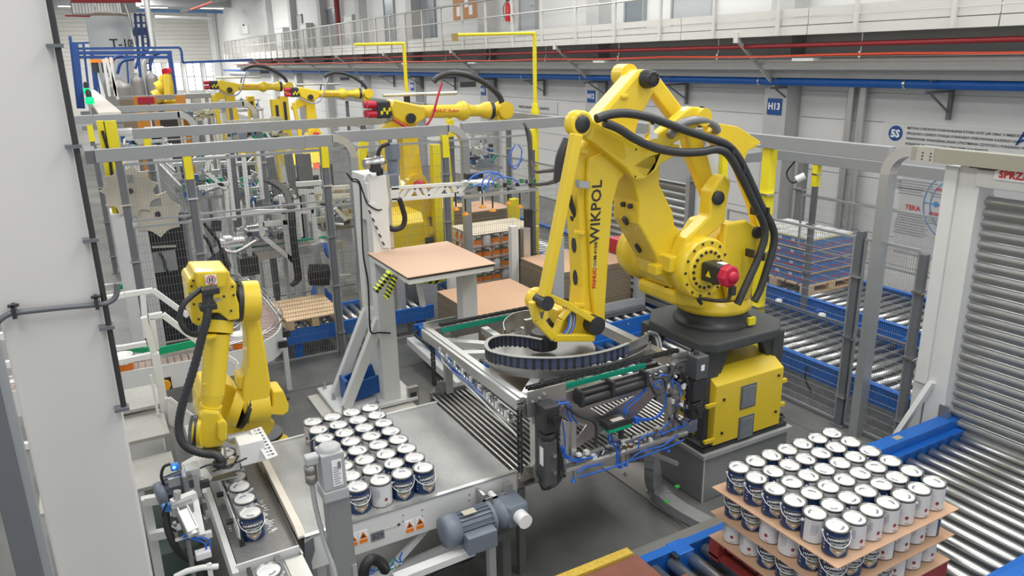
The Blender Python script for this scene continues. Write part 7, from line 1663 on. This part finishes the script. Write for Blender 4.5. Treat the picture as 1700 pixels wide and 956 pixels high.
for i, (x, Y, l) in enumerate(((.9, 13.2, 'first'), (2.6, 13.2, 'second'), (4.4, 13.2, 'third'), (0.2, 17, 'fourth'), (2.2, 17, 'fifth'), (3.5, 21, 'sixth'), (6.1, 13.2, 'seventh'), (6.1, 16.5, 'eighth'), (6.9, 12.4, 'ninth'), (6.9, 15, 'tenth'), (6.9, 18, 'eleventh'), (6.9, 22, 'twelfth'))):
    post(x, Y, 2.96, 'grey post of the rear fences, %s counted from the left front' % l, w=.08, cap=(i % 3 == 0))
for (p, q, l) in (((.95, 13.2), (2.55, 13.2), 'left'), ((2.65, 13.2), (4.35, 13.2), 'middle'), ((.25, 17), (2.15, 17), 'rear left'), ((1.0, 10.2), (1.0, 13.1), 'cross')): panel(p, q, .1, 2.6, 'wire mesh panel of the rear fences, %s one' % l, dv=.05, dh=.2)
for (y0, y1, l) in ((10.3, 12.3, 'nearest'), (12.5, 14.9, 'second'), (15.1, 17.9, 'third'), (18.1, 21.9, 'farthest')): panel((6.9, y0), (6.9, y1), .02, 2.3, 'mesh panel beside the outer conveyor, %s one' % l, dv=.05, dh=.2)
sbm = thing('fence_duct', 'long grey duct beam running back on the conveyor side', 'beam', (6.9, 16, 3)); MB().box((6.85, 10.5, 2.98), (6.95, 26, 3.12)).build('beam', GRY, sbm)
# cream cover running back on the left, with green signal lamps
a0, a1, a2, a3 = PY(165, 187, 17), PY(190, 187, 17), None, None
cov = thing('cable_cover', 'flat cream cover strip running back along the left fence tops', 'cover', (a0.x, 17, 3.1))
for k in range(5):
    y0 = 17+k*3.4; MB().box((a0.x-.02, y0+.02, a0.z-.06), (a1.x+.12, y0+3.38, a0.z)).build('cover_plate', mat('cover_cream', (.62, .57, .50) if k < 2 else (.6, .6, .56), .6), cov)
for k, (x, y, Y) in enumerate(((149, 167, 20), (144, 151, 25))):
    c = PY(x, y, Y); s = thing('signal_lamp', ['lit green signal lamp beside the cream cover', 'smaller lit green signal lamp farther back'][k], 'lamp', tuple(c))
    MB().lathe([(.07, -.08), (.09, -.05), (.09, .05), (.06, .08)], tuple(c), n=14).build('lens', mat('lamp_green', (0, .5, .2), emit=(.0, .8, .25, .9), var=0), s)
    MB().lathe([(.06, .08), (.06, .2), (.02, .25)], tuple(c), n=12).build('stack', BLM, s); MB().cyl(c-V((0, 0, .6)), c-V((0, 0, .08)), .03, 8).build('stem', STL, s)
    MB().bar(c-V((.25, 0, .6)), c-V((-.6, 0, .6)), .1, .1).build('arm', GRY, s)
# twin yellow posts at the left
yt = thing('yellow_posts', 'pair of broad yellow uprights with a black cable between them', 'post', (.3, 10.6, 0))
for (xa, ya, xb, yb, w) in ((166, 200, 192, 350, .085), (184, 200, 207, 350, .14)): 
    p, q = PY(xa+8, ya, 10.7), PY(xb, yb, 10.7); MB().box((q.x-w/2, 10.66, 0), (q.x+w/2, 10.74, p.z)).build('upright', YEL2, yt)
q = PY(197, 340, 10.65); MB().tube(smooth_path([(q.x-.04, 10.64, 3.3), (q.x-.01, 10.64, 3.0), (q.x-.02, 10.64, 2.6), (q.x+.0, 10.64, 1.5)]), .018, 6).build('cable', BLK, yt)
# ================================================================== STAR WHEEL MACHINE on the left
sm_ = thing('starwheel_machine', 'white cabinet with two cream star wheels and black guard', 'machine', (.5, 10.9, 0))
a, b_ = PY(184, 356, 10.6), PY(238, 352, 10.6); zt_ = a.z
MB().prism([(a.x, 10.6, 0), (b_.x+.02, 10.6, 0), (b_.x+.02, 10.6, zt_-.12), (b_.x-.04, 10.6, zt_), (a.x, 10.6, zt_)], (0, .5, 0)).build('cabinet', mat('cabinet_white', (.70, .71, .71), .45), sm_, bevel=.01)
def star(c, R_, n, nm):
    mb = MB(); vs = []
    for k in range(n*8):
        a_ = 2*PI*k/(n*8)+.2; ph = (k % 8)/8.0; rr_ = R_*(1-.22*math.sin(PI*ph)**.8); vs.append((c.x+rr_*math.cos(a_), c.y, c.z+rr_*math.sin(a_)))
    mb.prism(vs, (0, .04, 0)); o = mb.build(nm, mat('star_cream', (.62, .57, .48), .55, var=.05), sm_)
    MB().cyl((c.x, c.y-.03, c.z), (c.x, c.y, c.z), .035, 10).build('hub', BLM, o); MB().box((c.x-.09, c.y-.004, c.z+.1), (c.x+.06, c.y-.001, c.z+.2)).build('paper_label', GRY, o)
star(PY(216, 317, 10.55), .34, 11, 'star_wheel'); star(PY(262, 355, 10.58), .31, 7, 'star_wheel')
a, b_ = PY(246, 374, 10.75), PY(318, 442, 10.75); MB().box((a.x, 10.75, .2), (b_.x, 11.2, a.z)).build('black_guard', mat('guard_black', (.02, .022, .025), .5), sm_)
MB().prism([PY(q[0], q[1], 10.7) for q in ((246, 372), (275, 352), (312, 352), (320, 362), (300, 372))], (0, .4, 0)).build('grey_cover', GRD, sm_)
a, b_ = PY(252, 420, 10.7), PY(296, 448, 10.7); MB().box((a.x, 10.7, b_.z), (b_.x, 10.76, a.z)).build('grey_box', mat('box_mid', (.32, .33, .35), .5), sm_)
MB().bar(PY(252, 410, 10.7), PY(292, 408, 10.7), .03, .03).build('bar', ALU, sm_)
MB().tube(smooth_path([PY(265, 420, 10.65), PY(272, 432, 10.65), PY(276, 448, 10.65), PY(285, 452, 10.65)]), .018, 6).build('cable', BLM, sm_)
# ================================================================== FRAMES AND MACHINERY behind the fence
rg = random.Random(11)
def frame(label, Y, lines, w=.07, m=WHT, cat='frame'):
    t = thing('machine_frame', label, cat, (PY(lines[0][0][0], lines[0][0][1], Y).x, Y, 0))
    for ln in lines:
        b = MB(); P_ = [PY(a_, c_, Y) for a_, c_ in ln]
        for u_, v_ in zip(P_[:-1], P_[1:]):
            u_.z = max(u_.z, .03); v_.z = max(v_.z, .03); b.bar(u_, v_, w, w, (0, 1, 0))
        b.build('bar', m, t)
    return t
frame('white frame with slanted brace left behind the fence', 12.6, [[(377, 250), (389, 365)], [(348, 262), (342, 285), (376, 314), (379, 360)], [(340, 262), (380, 260)], [(404, 255), (412, 345)], [(428, 250), (436, 330)], [(330, 312), (380, 304)]], .06)
frame('white frame with diagonal running down to the right, behind the fence', 11.6, [[(432, 355), (436, 392), (496, 440), (500, 470)], [(470, 352), (486, 460)], [(404, 352), (520, 350)], [(436, 372), (480, 368)], [(516, 320), (526, 405)], [(492, 306), (545, 302)], [(496, 318), (545, 318)]], .07)
frame('white horizontal frame beside the arch post', 12.2, [[(548, 312), (580, 310)], [(548, 326), (580, 324)], [(556, 345), (575, 365)], [(550, 460), (582, 458)]], .06)
frame('dark grey machine uprights behind the fence', 13.8, [[(381, 245), (396, 385)], [(447, 260), (462, 335)], [(478, 255), (490, 330)], [(508, 255), (515, 318)], [(497, 255), (503, 318)]], .13, GRD)
cbn = thing('cable_bundle', 'black cable bundle hanging down behind the mesh', 'cable', tuple(PY(482, 400, 11.4)))
for k in range(4): MB().tube(smooth_path([PY(440+4*k, 300, 12.4), PY(452+4*k, 305, 12.2), PY(470+2*k, 318, 12), PY(480+2*k, 345, 11.5), PY(483+2*k, 385, 11.4), PY(488+2*k, 430, 11.4), PY(492+2*k, 462, 11.4), PY(482+k, 474, 11.4)]), .03, 8).build('cable', BLK, cbn)
cb2 = thing('cable_drum', 'black coiled hoses on a grey stand behind the mesh', 'hose', tuple(PY(530, 450, 11.3)))
for k in range(10):
    MB().tube(smooth_path([PY(515+3.2*k, 440, 11.3), PY(513+3.2*k, 455, 11.25), PY(516+3.2*k, 472, 11.3), PY(520+3*k, 455, 11.45), PY(515+3.2*k, 440, 11.3)]), .022, 6).build('coil', BLK, cb2)
MB().bar(PY(522, 405, 11.4), PY(528, 438, 11.4), .1, .1).box((PY(528, 438, 11.4).x-.05, 11.35, 0), (PY(528, 438, 11.4).x+.05, 11.45, PY(528, 438, 11.4).z)).bar(PY(515, 408, 11.4), PY(545, 403, 11.4), .05, .05).build('stand', ALU, cb2)
MB().lathe([(.0, -.06), (.12, -.05), (.13, 0)], tuple(PY(549, 415, 11.2)), (1, .3, 0), 14).build('blue_cap', PBL, cb2)
# small roller line and platform bits
rl = thing('roller_line', 'line of small bright rollers behind the mesh', 'conveyor', tuple(PY(470, 400, 12.5)))
p, q = PY(395, 406, 12.4), PY(560, 385, 12.4)
p.z = q.z = 1.15
me_ = None
for k in range(44):
    c = p+(q-p)*(k+.5)/44; MB().cyl((c.x, c.y-.2, 1.15), (c.x, c.y+.25, 1.15), .022, 8).build('roller', CHR, rl)
MB().box((p.x, 12.16, 1.05), (q.x, 12.2, 1.19)).build('side_rail', ALU, rl); MB().box((p.x, 12.66, 1.05), (q.x, 12.7, 1.19)).build('side_rail', GRN, rl)
for x in (p.x+.1, (p.x+q.x)/2, q.x-.1): MB().box((x-.03, 12.2, 0), (x+.03, 12.26, 1.1)).build('leg', WHT, rl)
pk = thing('pusher_unit', 'white plates and curved rail left of the small rollers', 'machine', tuple(PY(375, 410, 11.8)))
for (x0, y0, x1, y1) in ((366, 400, 405, 396), (368, 408, 400, 404), (372, 395, 385, 394)): MB().bar(PY(x0, y0, 11.6), PY(x1, y1, 11.6), .2, .03).build('plate', WPL, pk)
MB().tube(smooth_path([PY(362, 400, 11.5), PY(370, 414, 11.4), PY(388, 419, 11.4), PY(405, 412, 11.5), PY(425, 400, 11.7)]), .03, 8).build('curved_rail', ALU, pk)
for k, pts in enumerate([[(338, 370), (350, 385), (362, 400), (372, 430), (380, 450)], [(335, 390), (345, 400), (355, 425)]]): MB().tube(smooth_path([PY(a_, c_, 11.3) for a_, c_ in pts]), .022, 8).build('hose', BLK, pk)
MB().prism([PY(a_, c_, 11.35) for a_, c_ in ((345, 430), (372, 410), (384, 440), (380, 460), (350, 460))], (0, .3, 0)).build('dark_body', mat('body_dark', (.10, .11, .12), .5), pk)
MB().box(PY(398, 430, 11.8), PY(432, 455, 11.8)+V((0, .3, 0))).build('black_motor', BLM, pk)
MB().prism([PY(a_, c_, 11.9) for a_, c_ in ((352, 365), (368, 366), (368, 384), (350, 384))], (0, .1, 0)).build('black_panel', BLM, pk)
# generic mechanisms: groups of small boxes, rods and fittings on tables
def mech(label, cx, cy, w, h, Y, n, seed):
    r_ = random.Random(seed); t = thing('packing_machine', label, 'machine', tuple(PY(cx, cy, Y)))
    a, b_ = PY(cx-w/2, cy+h/2, Y), PY(cx+w/2, cy-h/2, Y); t.location.z = 0
    z0 = max(.1, a.z); z1 = b_.z
    MB().box((a.x, Y, z0-.05), (b_.x, Y+.9, z0)).build('table', STL, t)
    for x in (a.x, b_.x-.06):
        for yy in (Y, Y+.84): MB().box((x, yy, 0), (x+.06, yy+.06, z0-.05)).build('leg', WHT, t)
    for x in (a.x+.05, b_.x-.1): MB().box((x, Y+.4, z0), (x+.05, Y+.45, z1)).build('upright', ALU, t)
    MB().box((a.x, Y+.38, z1-.06), (b_.x, Y+.46, z1)).build('crossbar', ALU, t)
    mb = MB()
    for k in range(n):
        x = r_.uniform(a.x, b_.x); z = z0+abs(r_.gauss(0, .4))*(z1-z0); z = min(z, z1); y = Y+r_.uniform(.05, .8)
        mb.mi(r_.choice([0, 0, 0, 1, 1, 2, 3, 4, 5]))
        kd = r_.random()
        if kd < .45: mb.obox((x, y, z), (r_.uniform(.02, .12), 0, 0), (0, r_.uniform(.02, .08), 0), (0, 0, r_.uniform(.01, .07)))
        elif kd < .75: mb.cyl((x, y, z), (x+r_.uniform(-.2, .2), y+r_.uniform(-.1, .1), z+r_.uniform(-.12, .2)), r_.uniform(.01, .03), 8)
        else: mb.cyl((x, y-.04, z), (x, y+.04, z), r_.uniform(.02, .06), 12)
    mb.build('mechanism', [ALU, STL, BLM, WPL, BLD, GRN], t, stuff=True)
    mt_ = MB().box((a.x+.1, Y+.1, z0+.0), (a.x+.38, Y+.3, z0+.16)).build('drive', MOT, t, bevel=.01)
    return t
mech('machinery table directly right of the yellow uprights', 330, 300, 60, 60, 14.2, 70, 1)
mech('machinery table behind the slanted white brace', 420, 300, 70, 60, 14.6, 90, 2)
mech('machinery table with black parts behind the fence centre', 455, 330, 70, 40, 13.4, 90, 3)
mech('machinery table right behind the sleeve post', 560, 350, 50, 60, 12.9, 60, 4)
mech('lower machinery table left of the coiled hoses', 450, 390, 80, 30, 11.9, 60, 5)
mech('machinery table farther back beside the middle robot', 430, 215, 90, 36, 19.5, 80, 6)
mech('machinery table behind the first duct beam', 240, 240, 80, 40, 15.2, 60, 7)
mech('machinery with grey panels near the far robot', 330, 185, 60, 20, 25.5, 50, 8)
mech('machinery group under the far windows', 400, 175, 70, 20, 30, 50, 9)
mech('machinery table next to the glass fence, right', 815, 250, 36, 60, 13.5, 40, 10)
# control cabinets
def cabinet(label, x0, y0, x1, y1, Y, m, top=None):
    a, b_ = PY(x0, y1, Y), PY(x1, y0, Y); t = thing('control_cabinet', label, 'cabinet', (a.x, Y, 0))
    MB().box((a.x, Y, 0), (b_.x, Y+.6, b_.z)).build('body', m, t, bevel=.01)
    MB().box((a.x+.05, Y-.012, .15), (b_.x-.05, Y, b_.z-.15)).build('door', m, t, bevel=.004)
    c = (a.x+b_.x)/2; MB().box((c-.12, Y-.02, b_.z-.55), (c+.12, Y-.012, b_.z-.3)).build('screen', BLM, t)
    if top: MB().prism([(a.x-.04, Y-.2, b_.z), (b_.x+.04, Y-.2, b_.z), (b_.x+.04, Y-.0, b_.z+.22), (a.x-.04, Y-.0, b_.z+.22)], (0, .5, .0)).build('yellow_lid', YEL, t, bevel=.01)
    return t
cabinet('white cabinet with yellow lid and small screen behind the mesh, left', 480, 272, 495, 318, 17.5, WHT, True)
cabinet('white cabinet with yellow lid and red and green lamps, right', 510, 268, 530, 315, 17.2, WHT, True)
cabinet('white cabinet standing behind the second beam, left', 195, 215, 222, 260, 18.5, MATS['cabinet_white'])
cabinet('grey cabinet standing behind the second beam, right', 248, 212, 275, 250, 18.8, MATS['cabinet_grey'])
cabinet('pale cabinet near the far robot base', 322, 160, 333, 180, 27.5, WHT)
for (x, y, m) in ((516, 275, mat('led_green', (0, .5, .2), emit=(.05, 1, .3, 3), var=0)), (522, 275, mat('led_red', (.6, .05, .02), emit=(1, .1, .05, 2), var=0)), (526, 275, MATS['led_red'])):
    c = PY(x, y, 17.1); tag(MB().cyl((c.x, 17.1, c.z), (c.x, 17.15, c.z), .05, 10).build('status_lamp', m), {516: 'green status lamp on the right white cabinet', 522: 'inner red status lamp on the right white cabinet', 526: 'outer red status lamp on the right white cabinet'}[x], 'lamp')
# yellow machine housing behind the lift mast
yh = thing('yellow_housing', 'yellow machine housing with black grille behind the lift mast', 'machine', tuple(PY(680, 390, 11)))
yh.location.z = 0
a, b_ = PY(640, 400, 10.9), PY(706, 398, 10.9); zt_ = PY(650, 362, 10.9).z
MB().prism([(a.x, 10.9, zt_-.55), (a.x, 10.9, zt_-.12), (a.x+.05, 11.1, zt_), (a.x+.05, 11.8, zt_), (a.x, 11.9, zt_-.55)], (b_.x-a.x, 0, 0)).build('hood', YEL, yh, bevel=.02)
MB().box((a.x+.05, 10.92, .1), (b_.x-.12, 11.8, zt_-.55)).build('grille', mat('grille_dark', (.07, .08, .09), .5), yh)
for k in range(14): MB().box((a.x+.06+k*.04*(b_.x-a.x-.2)/.56, 10.9, .3), (a.x+.075+k*.04*(b_.x-a.x-.2)/.56, 10.92, zt_-.57)).build('grille_bar', GRY, yh)
MB().box((b_.x-.12, 10.92, .1), (b_.x, 11.8, zt_-.5)).build('corner', YEL, yh)
for (x0, y0, x1, y1, w, l) in ((722, 240, 724, 310, .14, 'yellow upright behind the mesh, right of the near robot'), (604, 235, 594, 300, .12, 'slanted yellow link left of the lift motor'), (852, 330, 853, 360, .16, 'short yellow upright behind the suction cups'), (742, 240, 748, 300, .05, 'thin orange yellow edge behind the sleeve post')):
    p, q = PY(x0, y0, 11.6), PY(x1, y1, 11.6); b = MB().bar(q, p, w, w).bar((q.x, 11.6, 0), q, w, w); tag(b.build('yellow_upright', YEL2), l, 'post')
# tall yellow jib posts reaching above the gallery
j1 = thing('jib_pole', 'tall yellow jib pole whose arm reaches left over the hall, right one', 'pole', tuple(PY(887, 330, 12)))
j1.location.z = 0
p = PY(884, 55, 11.5); q = PY(890, 340, 11.5)
MB().cyl((q.x, 11.5, 0), (q.x, 11.5, PY(886, 175, 11.5).z), .055, 12).build('lower_tube', YEL2, j1); MB().cyl((q.x, 11.5, PY(886, 195, 11.5).z), (q.x, 11.5, p.z), .035, 12).build('upper_tube', YEL2, j1)
MB().lathe([(.05, 0), (.075, .03), (.075, .1), (.04, .25)], (q.x, 11.5, PY(886, 195, 11.5).z), n=12).build('collar', YEL2, j1)
MB().cyl((q.x, 11.5, p.z), PY(752, 58, 11.5), .025, 10).build('jib_arm', YEL2, j1)
c = PY(755, 62, 11.5); MB().box(c-V((.04, .04, .06)), c+V((.04, .04, .06))).build('trolley', MATS['brass'], j1)
j2 = thing('jib_pole', 'yellow jib pole standing on the near background robot, arm to the left', 'pole', tuple(PY(675, 190, 12.4)))
p, q = PY(670, 72, 12.4), PY(676, 170, 12.4)
MB().cyl((q.x, 12.4, q.z-.35), (q.x, 12.4, q.z+.1), .05, 10).cyl((q.x, 12.4, q.z+.1), (q.x, 12.4, p.z), .03, 10).build('tube', YEL2, j2); MB().cyl((q.x, 12.4, p.z), PY(588, 74, 12.4), .022, 8).build('jib_arm', YEL2, j2)
MB().cyl((q.x, 12.4, q.z-.04), (q.x, 12.4, q.z+.10), .055, 12).build('black_collar', BLM, j2)
# rear card stacks and conveyors
stack(PY(712, 345, 12.0).x, PY(775, 345, 12.0).x, 12.0, 13.4, .5, 1.55, 'rear stack of brown card sheets behind the yellow housing', 16)
stack(PY(778, 345, 12.6).x, PY(850, 345, 12.6).x, 12.6, 13.6, .5, 1.30, 'rear stack of brown card sheets behind the suction cups', 14)
conv('roller conveyor farther back behind the far fence', 5.3, 6.8, 11.8, 13.3, .48, 'Y')
conv('blue railed roller conveyor in the rear left, behind the fence', 2.1, 4.3, 10.35, 11.15, .42, 'Y', .14)
wp = thing('pallet', 'empty new wooden pallet lying behind the far fence', 'pallet', (2.3, 10.4, .43))
x0, x1, y0, y1 = 2.12, 2.92, 10.3, 11.4
for k in range(6): MB().box((x0, y0+(y1-y0)*k/6, .56), (x1, y0+(y1-y0)*(k+.82)/6, .58)).build('board', WOD, wp)
for i in range(3):
    MB().box((x0+i*(x1-x0-.1)/2, y0, .54), (x0+i*(x1-x0-.1)/2+.1, y1, .56)).build('stringer', WOD, wp); MB().box((x0+i*(x1-x0-.1)/2, y0, .425), (x0+i*(x1-x0-.1)/2+.1, y1, .44)).build('base_board', WOD, wp)
    for j in range(3): MB().box((x0+i*(x1-x0-.1)/2, y0+j*(y1-y0-.12)/2, .44), (x0+i*(x1-x0-.1)/2+.1, y0+.12+j*(y1-y0-.12)/2, .54)).build('block', WOD, wp)
bh = thing('blue_hood', 'faceted blue hood beside the empty pallet', 'cover', tuple(PY(535, 490, 11.5)))
MB().prism([PY(a_, c_, 11.5) for a_, c_ in ((524, 492), (528, 480), (540, 478), (552, 490), (552, 510), (528, 508))], (0, .3, 0)).build('hood', BLU, bh, bevel=.01)
q = PY(540, 509, 11.6); MB().box((q.x-.12, 11.55, 0), (q.x+.12, 11.75, q.z+.02)).build('stand', GRD, bh)
of_ = thing('orange_guards', 'orange guard panels below the far vessels', 'guard', tuple(PY(220, 175, 27)))
of_.location.z = 0
for (x0, x1, y0, y1) in ((200, 224, 164, 182), (224, 246, 160, 182), (293, 310, 158, 176), (252, 262, 160, 170)): 
    a, b_ = PY(x0, y1, 26.5), PY(x1, y0, 26.5); MB().box((a.x, 26.5, 0), (b_.x-.05, 26.56, b_.z)).build('panel', mat('guard_orange', (.75, .30, .05), .5) if x0 > 210 else mat('guard_brown', (.3, .24, .17), .6), of_)
a = PY(229, 166, 26.45); MB().box((a.x, 26.44, a.z-.12), (a.x+.45, 26.46, a.z+.08)).build('red_plate', RED, of_)
for i, (x0, y0, x1, y1, Y, l) in enumerate(((455, 165, 465, 200, 22, 'yellow guard column with slot, left of the middle robot'), (458+10, 160, 478, 195, 23.5, 'yellow guard column next to the slotted one'), (415, 160, 422, 195, 26, 'yellow guard column near the far robot'))):
    a, b_ = PY(x0, y1, Y), PY(x1, y0, Y); t = thing('light_column', l, 'column', (a.x, Y, 0)); MB().box((a.x, Y, 0), (b_.x, Y+.3, b_.z)).build('body', YEL, t); MB().box(((a.x+b_.x)/2-.04, Y-.02, b_.z-.9), ((a.x+b_.x)/2+.04, Y, b_.z-.15)).build('slot', BLM, t)
